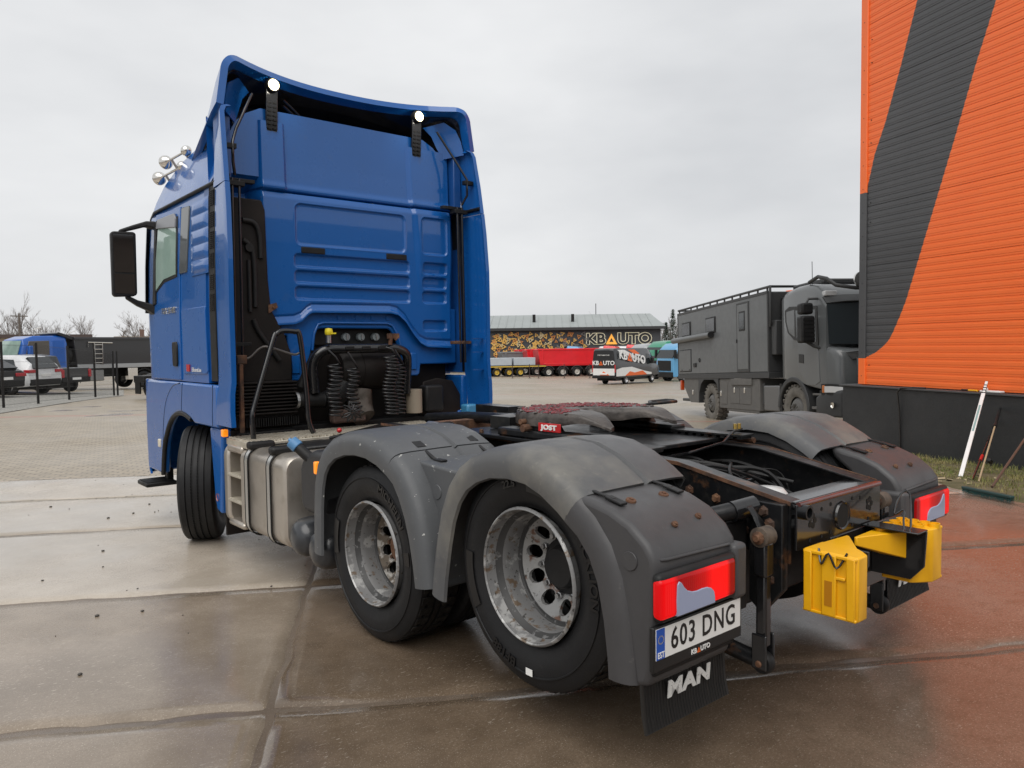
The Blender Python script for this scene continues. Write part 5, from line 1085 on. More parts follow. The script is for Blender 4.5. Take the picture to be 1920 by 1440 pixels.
# grass verge
GO = [(10.6, 4.25), (10.0, 3.85), (9.2, 3.15), (8.0, 2.3), (7.0, 1.65), (6.25, 1.05), (5.75, .25), (5.3, -.8), (4.8, -2.0), (4.4, -3.2)]
GI = [fpt(s, .135, 0)[:2] for s in (-.28, .3, 1.0, 1.9, 2.8, 3.6, 4.3, 5.0, 5.6, 6.2)]
q = MB(); nI = 14
for (ox, oy), (ix, iy) in zip(GO, GI):
    for k in range(nI+1):
        t_ = k/nI; x, y = ox+(ix-ox)*t_, oy+(iy-oy)*t_; wob = .06*mnoise.noise((x*3, y*3, 0)) if k == 0 else 0
        q.v.append((x+wob, y+wob, gz(x, y)+(-.02 if k == 0 else .012+.02*mnoise.noise((x*2.3, y*2.3, 1))+.02*smooth01(t_*4))))
for a in range(len(GO)-1):
    for k in range(nI): q.f.append([a*(nI+1)+k, (a+1)*(nI+1)+k, (a+1)*(nI+1)+k+1, a*(nI+1)+k+1])
stuff(q.build('grass_soil', M('grass_soil', (.10, .085, .040), .9, layers=[((.16,.14,.08), 3, .45, .65, .8), ((.05,.055,.018), 1.4, .5, .65, .7)], bump=.6, bscale=40), sm=60), 'dry grassy strip of soil along the orange building', 'verge')
rgk = random.Random(9); q = MB()
for k in range(15000):
    a = rgk.uniform(0, len(GO)-1.001); i = int(a); f = a-i; t_ = rgk.random()**.8*.97+.015
    ox, oy = [GO[i][c]+(GO[i+1][c]-GO[i][c])*f for c in (0, 1)]; ix, iy = [GI[i][c]+(GI[i+1][c]-GI[i][c])*f for c in (0, 1)]
    x, y = ox+(ix-ox)*t_, oy+(iy-oy)*t_
    if mnoise.noise((x*2.1, y*2.1, 4)) < -.22+(.25 if t_ < .12 else 0): continue
    h = rgk.uniform(.02, .065)*(1.6 if t_ > .88 else 1); an = rgk.uniform(0, 6.28); w1 = .0035; dx, dy = math.cos(an), math.sin(an); ln = rgk.uniform(.2, .9)*h; z0 = gz(x, y)+.02
    q.add([(x-dy*w1, y+dx*w1, z0), (x+dy*w1, y-dx*w1, z0), (x+dx*ln*.4+dy*w1*.7, y+dy*ln*.4-dx*w1*.7, z0+h*.65), (x+dx*ln*.4-dy*w1*.7, y+dy*ln*.4+dx*w1*.7, z0+h*.65), (x+dx*ln, y+dy*ln, z0+h)], [[0, 1, 2, 3], [3, 2, 4]])
stuff(q.build('grass', M('dry_grass', (.135, .155, .040), .7, layers=[((.34,.28,.12), 2.2, .42, .62, .85), ((.085,.13,.026), 5, .5, .65, .7), ((.42,.36,.20), 40, .55, .65, .6)], spec=.2), weld=False), 'short patchy grass, green and straw coloured, below the black plinth', 'grass')
q = MB()
for k in range(60):
    a = rgk.uniform(2, len(GO)-1.01); i = int(a); f = a-i; t_ = rgk.uniform(.0, .5); ox, oy = [GO[i][c]+(GO[i+1][c]-GO[i][c])*f for c in (0, 1)]; ix, iy = [GI[i][c]+(GI[i+1][c]-GI[i][c])*f for c in (0, 1)]
    x, y = ox+(ix-ox)*t_, oy+(iy-oy)*t_; r = rgk.uniform(.02, .05); q.obox((x, y, gz(x, y)+.035), (r*2, r*1.3, .006), Euler((rgk.uniform(-.4, .4), rgk.uniform(-.4, .4), rgk.uniform(0, 6))).to_matrix())
stuff(q.build('fallen_leaves', M('pale_dead_leaf', (.36, .30, .19), .8), sm=None), 'pale dead leaves lying on the grass strip', 'leaves')
# leaning tools
def on_face(px, py, off=.15):
    k = ray(px, py); o = FP0+FN*off; t_ = ((o-Vector((CAM.x, CAM.y))).dot(FN))/(k.x*FN.x+k.y*FN.y); return CAM+k*t_
def gpt(px, py, up=0): p = gxy(px, py); return Vector((p.x, p.y, p.z+up))
b0 = gpt(1801, 898, .03); t0 = on_face(1850, 716, .19); dv = (t0-b0)
pole = thing('telescopic_pole', 'white telescopic level staff leaning on the black plinth beside two sticks', 'pole', b0)
m = frame((0, 0, 0), dv.cross(Vector((0, 0, 1))), dv) ; ex = dv.cross(Vector((0, 0, 1))).normalized(); ey = dv.normalized(); ez = ex.cross(ey); R3 = Matrix((ex, ey, ez)).transposed(); Ld = dv.length
q = MB(); q.obox(R3 @ Vector((0, Ld*.43, 0)), (.050, Ld*.86, .026), R3); q.build('staff', B['white'], pole, bevel=.004)
q = MB()
for k in range(4): q.obox(R3 @ Vector((0, Ld*(.865+.03*k), 0)), (.052-.004*k, .018, .03), R3)
q.build('staff_collar', B['black'], pole)
q = MB(); q.obox(R3 @ Vector((0, Ld*.93, 0)), (.034, Ld*.14, .02), R3); q.build('staff_tip', B['white'], pole)
q = MB(); q.obox(R3 @ Vector((0, Ld*.58, .0145)), (.024, Ld*.28, .003), R3); q.obox(R3 @ Vector((0, Ld*.58, -.0145)), (.024, Ld*.28, .003), R3); q.build('printed_scale', M('faded_green_print', (.22, .34, .33), .5), pole)
b1 = gpt(1823, 903, .02); t1 = on_face(1868, 790, .16); dv = t1-b1
stk = thing('black_stick', 'black handled stick with a red band leaning on the plinth', 'stick', b1)
q = MB(); q.cyl((0, 0, 0), dv, .016, 10); q.build('shaft', B['gloss'], stk, sm=60)
q = MB(); q.cyl(dv*.30, dv*.38, .020, 10); q.build('red_band', B['red_paint'], stk, sm=60)
q = MB(); q.cyl(dv*.62, dv*.72, .022, 10); q.build('grip_collar', B['black'], stk, sm=60)
b1 = gpt(1835, 906, .02); t1 = on_face(1875, 766, .16); dv = t1-b1
stk = thing('scraper_pole', 'long pole with thick black grip and pale wooden shaft leaning on the plinth', 'pole', b1)
q = MB(); q.cyl((0, 0, 0), dv*.75, .011, 10); q.build('wooden_shaft', M('pale_wood', (.38, .29, .18), .6), stk, sm=60)
q = MB(); q.cyl(dv*.74, dv*1.0, .021, 10); q.cyl(dv*.72, dv*.76, .026, 10); q.build('black_grip', B['black'], stk, sm=60)
q = MB(); q.obox(dv*.22+Vector((.05, -.05, .03)), (.10, .05, .05), Euler((.4, .5, 0)).to_matrix()); q.build('clamp', B['black'], stk, bevel=.01)
hA, hB = gpt(1806, 926, .05), gpt(1898, 946, .05); c = (hA+hB)/2; ax = (hB-hA).normalized()
brm = thing('broom', 'wide push broom with green bristles and brown handle lying against the building', 'broom', c-Vector((0, 0, .05)))
bm_ = Matrix((ax, Vector((0, 0, 1)).cross(ax).normalized(), Vector((0, 0, 1)))).transposed()
q = MB(); q.obox((0, 0, .075), ((hB-hA).length, .06, .03), bm_); q.build('broom_head', M('dark_green_block', (.012, .045, .042), .6), brm, bevel=.008)
q = MB(); rb = random.Random(2)
for k in range(900):
    u = rb.uniform(-.5, .5)*(hB-hA).length; v = rb.uniform(-.026, .026); p = bm_ @ Vector((u, v, 0)); s_ = Vector((rb.uniform(-.012, .012), rb.uniform(-.02, .02), 0)); q.add([p+Vector((0, 0, .065)), p+ax*.004+Vector((0, 0, .065)), p+s_+Vector((0, 0, .0))], [[0, 1, 2]])
stuff(q.build('bristles', M('green_bristles', (.012, .085, .082), .6), brm, weld=False))
tp = on_face(1975, 745, .17)-(c-Vector((0, 0, .05))); hp = gpt(1860, 928, .09)-(c-Vector((0, 0, .05)))
q = MB(); q.cyl(hp, tp, .015, 10); q.build('handle', M('brown_handle', (.085, .055, .04), .5), brm, sm=60)
# tool on the ledge
p = Vector(fpt(2.35, .10, .905)); sq = thing('squeegee', 'yellow and black squeegee lying on the plinth ledge', 'squeegee', p)
q = MB(); q.cyl((0, 0, .0), Vector((FD.x, FD.y, 0))*.16, .013, 8); q.build('yellow_grip', B['yellow'], sq)
q = MB(); q.cyl(-Vector((FD.x, FD.y, 0))*.12, (0, 0, 0), .015, 8); q.build('black_handle', B['black'], sq)
p = Vector(fpt(2.75, .10, .905)); q = MB(); q.obox((0, 0, .0), (.10, .34, .03), Euler((0, 0, R(-22))).to_matrix()); q.ball((.0, .08, .03), .05, .03, .03, 8, 6); o = q.build('white_rag', B['white'], bevel=.01); o.location = p; tag(o, 'white rag bundled on the plinth ledge behind the level staff', 'rag')
# ------------------------------------------------------------------ grey expedition camper truck
CO = at(1337, 793, 24.05); _az, _pp = R(213.1), R(2.5)
cf = Vector((math.sin(_az)*math.cos(_pp), math.cos(_az)*math.cos(_pp), math.sin(_pp))); cl_ = Vector((0, 0, 1)).cross(cf).normalized(); cu_ = cf.cross(cl_)
CM = Matrix(((cf.x, cl_.x, cu_.x, CO.x), (cf.y, cl_.y, cu_.y, CO.y), (cf.z, cl_.z, cu_.z, CO.z), (0, 0, 0, 1)))
camper = thing('camper_truck', 'grey off road camper truck with box body, awning and roof rack, by the orange building', 'camper'); camper.matrix_world = CM
K = camper
MT['cgrey'] = M('matt_grey_paint', (.118, .125, .128), .48, 0, .15, layers=[((.105,.111,.114), 1.5, .4, .7, .7)], rvar=.06)
MT['cgrey2'] = M('satin_grey_cab', (.105, .112, .115), .32, 0, .4, layers=[((.128,.131,.132), 2, .5, .8, .4)])
MT['cdark'] = M('dark_grey_trim', (.032, .033, .034), .5)
MT['cdust'] = M('dusty_grey_steel', (.105, .102, .097), .6, layers=[((.14,.133,.122), 4, .4, .7, .7)])
MT['ctyre'] = M('muddy_tyre', (.15, .138, .12), .85, layers=[((.08,.075,.065), 6, .45, .65, .7)], bump=.4, bscale=30)
# local frame: x forward, y 0 = near (right) side, +y across, z up
WD = 2.48
def cbox(x0, x1, y0, y1, z0, z1, name, mat, parent=K, bevel=.01, seg=2): q = MB(); q.box(x0, x1, y0, y1, z0, z1); return q.build(name, mat, parent, bevel=bevel, seg=seg)
bx_ = cbox(-3.15, 3.92, 0, WD, 1.55, 3.68, 'camper_box', MT['cgrey'], bevel=.03)
cbox(-3.17, 3.94, -.012, WD+.012, 1.39, 1.55, 'box_base_band', MT['cdark'], bevel=.01)
for x in (-3.15, 3.86): cbox(x, x+.06, -.010, .03, 1.55, 3.68, 'corner_profile', MT['cdark'], bx_, .006)
cbox(-3.15, 3.92, -.010, .03, 3.62, 3.70, 'roof_profile', MT['cdark'], bx_, .006)
cbox(3.925, 3.94, .0, WD, 1.56, 3.66, 'front_panel', MT['cdark'], bx_, .004)
# entry door with window
dr = cbox(1.93, 2.76, -.020, .02, 1.58, 3.55, 'entry_door', MT['cdark'], K, .006)
cbox(1.99, 2.70, -.026, .0, 1.65, 3.49, 'door_leaf', MT['cgrey'], dr, .02)
w_ = cbox(2.13, 2.53, -.036, -.02, 2.74, 3.30, 'door_window', B['black'], dr, .01); cbox(2.17, 2.49, -.040, -.03, 2.79, 3.25, 'window_pane', B['glass'], w_ if False else dr, .004)
cbox(1.955, 1.985, -.05, -.02, 2.42, 2.52, 'door_lock', B['ink'], dr, .005)
for x0, x1 in ((-2.65, -1.83), (-.45, .34)):
    w_ = cbox(x0, x1, -.030, .02, 2.83, 3.33, 'side_window', B['black'], K, .02); cbox(x0+.05, x1-.05, -.036, .0, 2.88, 3.28, 'window_pane', M('reflecting_window', (.025, .027, .03), .06, spec=.8), w_, .004)
q = MB(); q.cyl((-3.36, -.10, 2.74), (.15, -.10, 2.76), .095, 18); aw = q.build('awning_roll', MT['cgrey'], K, sm=40)
q = MB(); q.cyl((.15, -.10, 2.76), (.19, -.10, 2.76), .10, 18); q.build('awning_cap', B['black'], aw, sm=40)
h_ = cbox(-2.95, -1.82, -.016, .02, 1.63, 2.40, 'storage_hatch', B['black'], K, .03); cbox(-2.92, -1.85, -.022, .0, 1.66, 2.37, 'hatch_leaf', MT['cgrey'], h_, .03)
for x in (-2.75, -2.0): cbox(x, x+.10, -.03, -.015, 1.68, 1.72, 'hatch_latch', B['ink'], h_, .004)
cbox(-1.6, -1.35, -.03, .0, 1.78, 1.92, 'shore_socket', B['black'], K, .02)
q = MB(); q.lathe([(0, -.03), (.06, -.03), (.07, 0)], (-1.05, 0, 2.0), 'y', 14); q.build('filler_cap', B['black'], K, sm=40)
# roof rail
q = MB(); q.tube([(-3.12, .03, 3.80), (3.98, .03, 3.80), (3.98, WD-.03, 3.80), (-3.12, WD-.03, 3.80)], .035, 8, closed=True); rr = q.build('roof_rail', MT['cdark'], K, sm=60)
for k in range(13):
    q = MB(); x = -3.0+k*.57; q.cyl((x, .03, 3.66), (x, .03, 3.80), .028, 8); q.build('rail_post', MT['cdark'], rr)
q = MB(); q.tube([(4.02, .02, 3.80), (4.06, .0, 3.6), (4.07, .0, 2.9), (4.0, .02, 2.75)], .035, 8); q.build('rack_ladder', MT['cdark'], K, sm=60)
cbox(4.0, 4.5, .3, 2.0, 2.3, 3.5, 'bellows', B['black'], K, .03)
cbox(3.98, 4.25, .05, .5, 2.0, 2.9, 'side_locker', MT['cdark'], K, .02)
# lower lockers and wheel arch
q = MB(); q.prism([(-2.62, 1.39), (-1.22, 1.39), (-1.18, .60), (-2.02, .60), (-2.60, 1.10)], .02, .9, 'x'); q.v = [(y, x, z) for x, y, z in q.v]; q.build('rear_locker', MT['cdust'], K, bevel=.01)
q = MB(); q.prism([(-1.22, .60), (-1.18, .60), (-1.14, .95), (-.98, 1.22), (-.72, 1.36), (.10, 1.36), (.36, 1.22), (.44, 1.0), (.48, 1.0), (.48, 1.39), (-1.22, 1.39)], .0, .5, 'x'); q.v = [(y, x, z) for x, y, z in q.v]; q.build('wheel_arch', MT['cdark'], K)
lk = cbox(.50, 3.30, .03, .9, .50, 1.38, 'side_lockers', MT['cdust'], K, .01)
for x0, x1, z0, z1 in ((.62, 1.10, .62, 1.30), (1.35, 1.98, .66, 1.12), (2.02, 2.75, .66, 1.12)): cbox(x0, x1, .015, .04, z0, z1, 'locker_door', MT['cdust'], lk, .008)
for x, z in ((.66, .95), (1.66, 1.06), (2.36, 1.06), (-1.75, .95)):
    q = MB(); q.box(x-.04, x+.04, -.005, .03, z-.09, z+.07); q.build('locker_latch', B['chrome'], lk, bevel=.01)
cbox(1.45, 2.85, -.02, .5, 1.20, 1.385, 'folding_step', MT['cdust'], K, .01)
cbox(1.0, 3.2, .05, .3, .42, .52, 'side_bar', MT['cdust'], K, .02)
cbox(3.55, 4.42, .02, .7, .52, 1.20, 'fuel_tank', M('grey_tank', (.16, .16, .16), .4, .5), K, .04, 3)
q = MB(); q.cyl((3.45, .1, .7), (3.45, .1, 1.25), .05, 12); q.build('fire_extinguisher', MT['cdark'], K)
q = MB(); q.box(-2.98, -2.86, .0, .12, 1.0, 1.34); q.build('tail_lamp', M('orange_red_lens', (.5, .06, .01), .3), K, bevel=.02)
cbox(-3.6, -2.6, .3, .42, .60, .70, 'tow_bar', MT['cdark'], K, .02)
cbox(-3.0, 6.6, .85, 1.63, .75, 1.2, 'chassis_frame', MT['cdark'], K, .02)
def off_wheel(x, y, r=.615, steer=0):
    W = Matrix.Translation((x, y, r)) @ Matrix.Rotation(steer, 4, 'Z')
    q = MB(); q.lathe([(0, .06), (.09, .06), (.10, .10), (.16, .11), (.17, .08), (.23, .07), (.27, .03), (.30, -.01), (.31, -.015)], (0, 0, 0), 'y', 28); q.v = [(a, -b if False else b, c) for a, b, c in q.v]; q.xf(Matrix.Diagonal((1, -1, 1, 1))); q.xf(Matrix.Translation((0, .10, 0))); q.xf(W); wh = q.build('wheel', MT['cdust'], K, sm=40)
    q = MB(); h = .19; q.lathe([(.31, -h+.05), (.36, -h+.015), (.45, -h), (.52, -h+.01), (r-.06, -h+.02), (r-.03, -h+.05), (r-.03, h-.05), (r-.06, h-.02), (.52, h-.01), (.45, h), (.36, h-.015), (.31, h-.05)], (0, .19, 0), 'y', 48); q.xf(W); q.build('tyre', MT['ctyre'], wh, sm=40)
    q = MB(); n = 26
    for i in range(n):
        for sgn in (-1, 1):
            a = 2*math.pi*(i+(.5 if sgn > 0 else 0))/n; m_ = Matrix.Rotation(a, 3, 'Y'); q.obox(m_ @ Vector((0, 0, r-.02))+Vector((0, .19+sgn*.095, 0)), (.085, .17, .05), m_ @ Matrix.Rotation(sgn*.3, 3, 'Z'))
    q.xf(W); stuff(q.build('tread_lugs', MT['ctyre'], wh))
    q = MB()
    for k in range(10): a = 2*math.pi*k/10; q.ball((.135*math.cos(a), -.015, .135*math.sin(a)), .022, .03, .022, 6, 4)
    q.xf(W); stuff(q.build('wheel_nuts', MT['cdust'], wh, sm=60))
off_wheel(-.27, .04); off_wheel(5.22, .04, steer=R(3)); off_wheel(-.27, WD-.42); off_wheel(5.22, WD-.42, steer=R(3))
# cab
def csec(x, y0, y1, z0, z1, r, n=5):
    hy, hz, cy, cz = (y1-y0)/2, (z1-z0)/2, (y0+y1)/2, (z0+z1)/2; p = []
    for sy, sz, a0 in ((1, 1, 0), (-1, 1, 90), (-1, -1, 180), (1, -1, 270)):
        rr_ = r if sz > 0 else .05
        for i in range(n+1): a = R(a0+90*i/n); p.append((x, cy+sy*(hy-rr_)+rr_*math.cos(a), cz+sz*(hz-rr_)+rr_*math.sin(a)))
    return p
q = MB(); q.loft([csec(4.58, .06, WD-.06, 1.42, 3.36, .12), csec(4.64, .03, WD-.03, 1.35, 3.46, .13), csec(4.9, .0, WD, 1.33, 3.56, .14), csec(5.4, .0, WD, 1.30, 3.62, .15), csec(5.9, .0, WD, 1.20, 3.62, .15), csec(6.3, .0, WD, 1.15, 3.54, .15), csec(6.55, .01, WD-.01, 1.12, 3.36, .15), csec(6.72, .04, WD-.04, 1.12, 3.10, .13)])
cb_ = q.build('cab', MT['cgrey2'], K, sm=40)
q = MB(); q.loft([csec(6.50, .01, WD-.01, 1.12, 2.14, .12), csec(6.78, .05, WD-.05, 1.12, 2.10, .12), csec(7.00, .14, WD-.14, 1.12, 2.02, .14), csec(7.10, .26, WD-.26, 1.14, 1.92, .14)]); q.build('cab_nose', MT['cgrey2'], cb_, sm=40)
def cpoly(pts, y0, y1, name, mat, parent=K, bevel=.006): q = MB(); q.prism(pts, y0, y1, 'y'); return q.build(name, mat, parent, bevel=bevel)
cpoly([(4.86, 3.08), (5.1, 3.16), (6.42, 3.06), (6.46, 2.14), (5.9, 2.24), (5.3, 2.33), (5.0, 2.52), (4.88, 2.8)], -.012, .03, 'door_window_frame', B['ink'], cb_)
cpoly([(5.42, 3.04), (6.34, 2.98), (6.38, 2.22), (5.9, 2.30), (5.45, 2.36)], -.018, .02, 'door_window', M('cab_window', (.085, .095, .10), .05, spec=.8), cb_)
cpoly([(4.95, 3.04), (5.36, 3.06), (5.36, 2.39), (5.08, 2.52), (4.96, 2.78)], -.016, .02, 'quarter_panel', MT['cgrey2'], cb_)
cpoly([(5.48, 2.28), (6.44, 2.10), (6.50, 1.30), (6.30, 1.22), (5.9, 1.22), (5.52, 1.6)], -.008, .03, 'door', MT['cgrey2'], cb_, .01)
cpoly([(5.55, 1.98), (5.78, 1.95), (5.78, 1.74), (5.55, 1.76)], -.020, .02, 'door_handle', B['ink'], cb_, .01)
# windscreen and front
q = MB(); q.loft([[(6.74, .06, 3.06), (6.76, .5, 3.09), (6.78, WD/2, 3.1), (6.76, WD-.5, 3.09), (6.74, WD-.06, 3.06)], [(6.80, .06, 2.16), (6.95, .5, 2.14), (7.0, WD/2, 2.13), (6.95, WD-.5, 2.14), (6.80, WD-.06, 2.16)]], ring=False); q.build('windscreen', B['glass'], cb_, sm=60, solid=.01)
q = MB(); q.loft([[(6.60, .03, 3.24), (6.66, .5, 3.28), (6.68, WD/2, 3.29), (6.66, WD-.5, 3.28), (6.60, WD-.03, 3.24)], [(6.74, .05, 3.08), (6.82, .5, 3.12), (6.84, WD/2, 3.13), (6.82, WD-.5, 3.12), (6.74, WD-.05, 3.08)]], ring=False); q.build('sun_visor', MT['cdark'], cb_, sm=60, solid=.03)
q = MB(); q.box(6.52, 6.66, .06, .36, 3.26, 3.38); q.build('roof_marker_lamp', M('clear_lens_grey', (.45, .45, .45), .2, 0, .4), cb_, bevel=.02)
cpoly([(6.90, 1.98), (7.16, 1.94), (7.16, 1.22), (6.95, 1.15)], .55, WD-.55, 'grille', B['black'], cb_, .03)
q = text('SCANIA', .13, .004, sx=1.1); q.xf(frame((7.17, 1.24, 1.35), (0, 1, 0), (0, 0, 1))); q.build('grille_lettering', B['chrome'], cb_)
q = MB(); q.loft([csec(6.35, -.02, WD+.02, .52, .96, .06), csec(6.75, -.02, WD+.02, .50, 1.12, .06), csec(7.18, .10, WD-.10, .50, 1.12, .10), csec(7.30, .3, WD-.3, .54, 1.05, .1)]); q.build('bumper', MT['cdark'], cb_, sm=40)
q = MB(); q.loft([[(6.62, -.03, 1.25), (6.95, .04, 1.25), (7.22, .25, 1.22), (7.22, .60, 1.2)], [(6.62, -.03, 1.0), (6.95, .04, 1.0), (7.22, .25, 1.0), (7.22, .60, 1.02)]], ring=False); hl = q.build('headlamp_bezel', B['ink'], cb_, solid=.03, sm=40)
q = MB(); q.loft([[(6.72, -.03, 1.20), (6.96, .02, 1.20), (7.24, .25, 1.17), (7.24, .52, 1.16)], [(6.72, -.03, 1.06), (6.96, .02, 1.06), (7.24, .25, 1.06), (7.24, .52, 1.07)]], ring=False); q.build('headlamp', M('headlamp_glass', (.62, .63, .64), .12, .3, .5), cb_, solid=.02, sm=40)
q = MB(); q.box(6.66, 6.74, -.05, .03, 1.05, 1.22); q.build('indicator_lens', B['amber_off'], cb_, bevel=.01)
q = MB(); q.loft([[(7.10, .28, 1.95), (7.12, .62, 1.99)], [(7.13, .42, 1.80), (7.14, .80, 1.86)]], ring=False); q.build('upper_lamp', B['chrome'], cb_, solid=.02)
q = MB(); q.lathe([(0, .02), (.06, .02), (.07, 0)], (7.0, -.0, .78), 'y', 14); q.build('fog_lamp', B['chrome'], cb_, sm=40)
q = MB(); q.tube([(7.2, .45, 1.0), (7.34, .45, 1.3), (7.30, .45, 1.80), (7.28, .7, 1.86), (7.28, 1.8, 1.86), (7.30, 2.05, 1.80), (7.34, 2.05, 1.3), (7.2, 2.05, 1.0)], .04, 8); q.build('bull_bar', MT['cdark'], K, sm=60)
# fender and arch
q = MB(); ar = arc(5.22, .62, .80, 178, -2, 16); ar2 = arc(5.22, .62, .68, -2, 178, 16); q.prism(ar+ar2, -.02, .40, 'y'); q.build('front_mudguard', MT['cdark'], K, bevel=.02)
q = MB(); q.box(4.5, 4.62, .0, .5, .45, 1.25); q.build('mud_flap', B['black'], K)
q = MB(); q.box(6.1, 6.5, .0, .3, .66, .72); q.box(6.05, 6.5, .05, .3, .98, 1.03); q.box(6.1, 6.2, .2, .3, .5, 1.1); q.build('entry_steps', MT['cdust'], K, bevel=.01)
# mirror, wiper, lamp, snorkel bar
q = MB(); q.box(6.25, 6.52, -.42, -.14, 2.86, 3.12); q.box(6.27, 6.55, -.44, -.12, 2.20, 2.82); mm = q.build('door_mirror', B['black'], K, bevel=.05, seg=3)
q = MB()
for k in range(6): q.box(6.55, 6.56, -.42, -.14, 2.26+k*.09, 2.31+k*.09)
q.build('mirror_fins', B['black'], mm)
q = MB(); q.tube([(6.4, -.25, 3.12), (6.4, -.2, 3.22), (6.45, .05, 3.22)], .03, 8); q.build('mirror_arm', MT['cdark'], K, sm=60); q = MB(); q.tube([(6.4, -.25, 2.22), (6.45, -.1, 2.12), (6.5, .03, 2.08)], .04, 8); q.build('mirror_arm', MT['cdark'], K, sm=60)
q = MB(); q.tube([(5.9, .1, 3.66), (6.3, .1, 3.74), (6.6, .14, 3.66), (6.85, .22, 3.48), (7.0, .6, 3.40), (7.0, 1.9, 3.40)], .045, 10); q.build('roof_light_bar', MT['cdark'], K, sm=60)
q = MB(); q.lathe([(0, -.10), (.14, -.06), (.18, .0), (.18, .05), (.15, .06), (0, .07)], (7.02, .72, 3.58), 'x', 22); sp_l = q.build('spot_lamp', B['chrome'], K, sm=40)
q = MB(); q.cyl((5.3, .5, 3.55), (5.3, .5, 4.25), .008, 6); q.build('aerial', B['black'], K)
q = MB(); q.lathe([(0, .4), (.25, .3), (.3, .05)], (4.3, 1.2, 3.6), 'z', 14) if False else q.box(4.1, 5.6, .6, 1.9, 3.66, 3.80); q.build('roof_rack_box', MT['cdark'], K, bevel=.04)
# ------------------------------------------------------------------ background builders (local frame: x forward, y left, z up)
def place(px, py, depth):                       # a point of the ground below pixel column px at a given depth
    p = at(px, py, depth); return Vector((p.x, p.y, gz(p.x, p.y)))
def bwheel(par, x, y, r, w_, mat_rim, mat_t=None, side=1, n=24, hub=.55):
    q = MB(); q.lathe([(r*hub, -w_/2+.03), (r*.72, -w_/2), (r*.92, -w_/2+.02), (r, -w_/2+.05), (r, w_/2-.05), (r*.92, w_/2-.02), (r*.72, w_/2), (r*hub, w_/2-.03)], (x, y, r), 'y', n); wh = q.build('wheel', mat_t or MT['tyre'], par, sm=40)
    q = MB(); s_ = side; q.lathe([(0, s_*(w_/2-.08)), (r*.16, s_*(w_/2-.07)), (r*.2, s_*(w_/2-.10)), (r*.38, s_*(w_/2-.13)), (r*.5, s_*(w_/2-.05)), (r*hub, s_*(w_/2-.02))], (x, y, r), 'y', n); q.build('rim', mat_rim, wh, sm=40)
    return wh
def bbox_(par, x0, x1, y0, y1, z0, z1, name, mat, bevel=.02, seg=2): q = MB(); q.box(x0, x1, y0, y1, z0, z1); return q.build(name, mat, par, bevel=bevel, seg=seg)
def bprism(par, pts, y0, y1, name, mat, bevel=.02): q = MB(); q.prism(pts, y0, y1, 'y'); return q.build(name, mat, par, bevel=bevel)
def heading(az): return (0, 0, R(90-az))        # azimuth from +y towards +x
PM = {}
def paint(name, c, rough=.3):
    if name not in PM: PM[name] = M(name, c, rough, 0, .5, layers=[(tuple(v*.8 for v in c), 2, .4, .7, .5)])
    return PM[name]
MT['alloy'] = M('alloy_wheel', (.45, .45, .46), .35, .5); MT['wh_rim'] = M('pale_steel_rim', (.50, .48, .44), .5, .2)
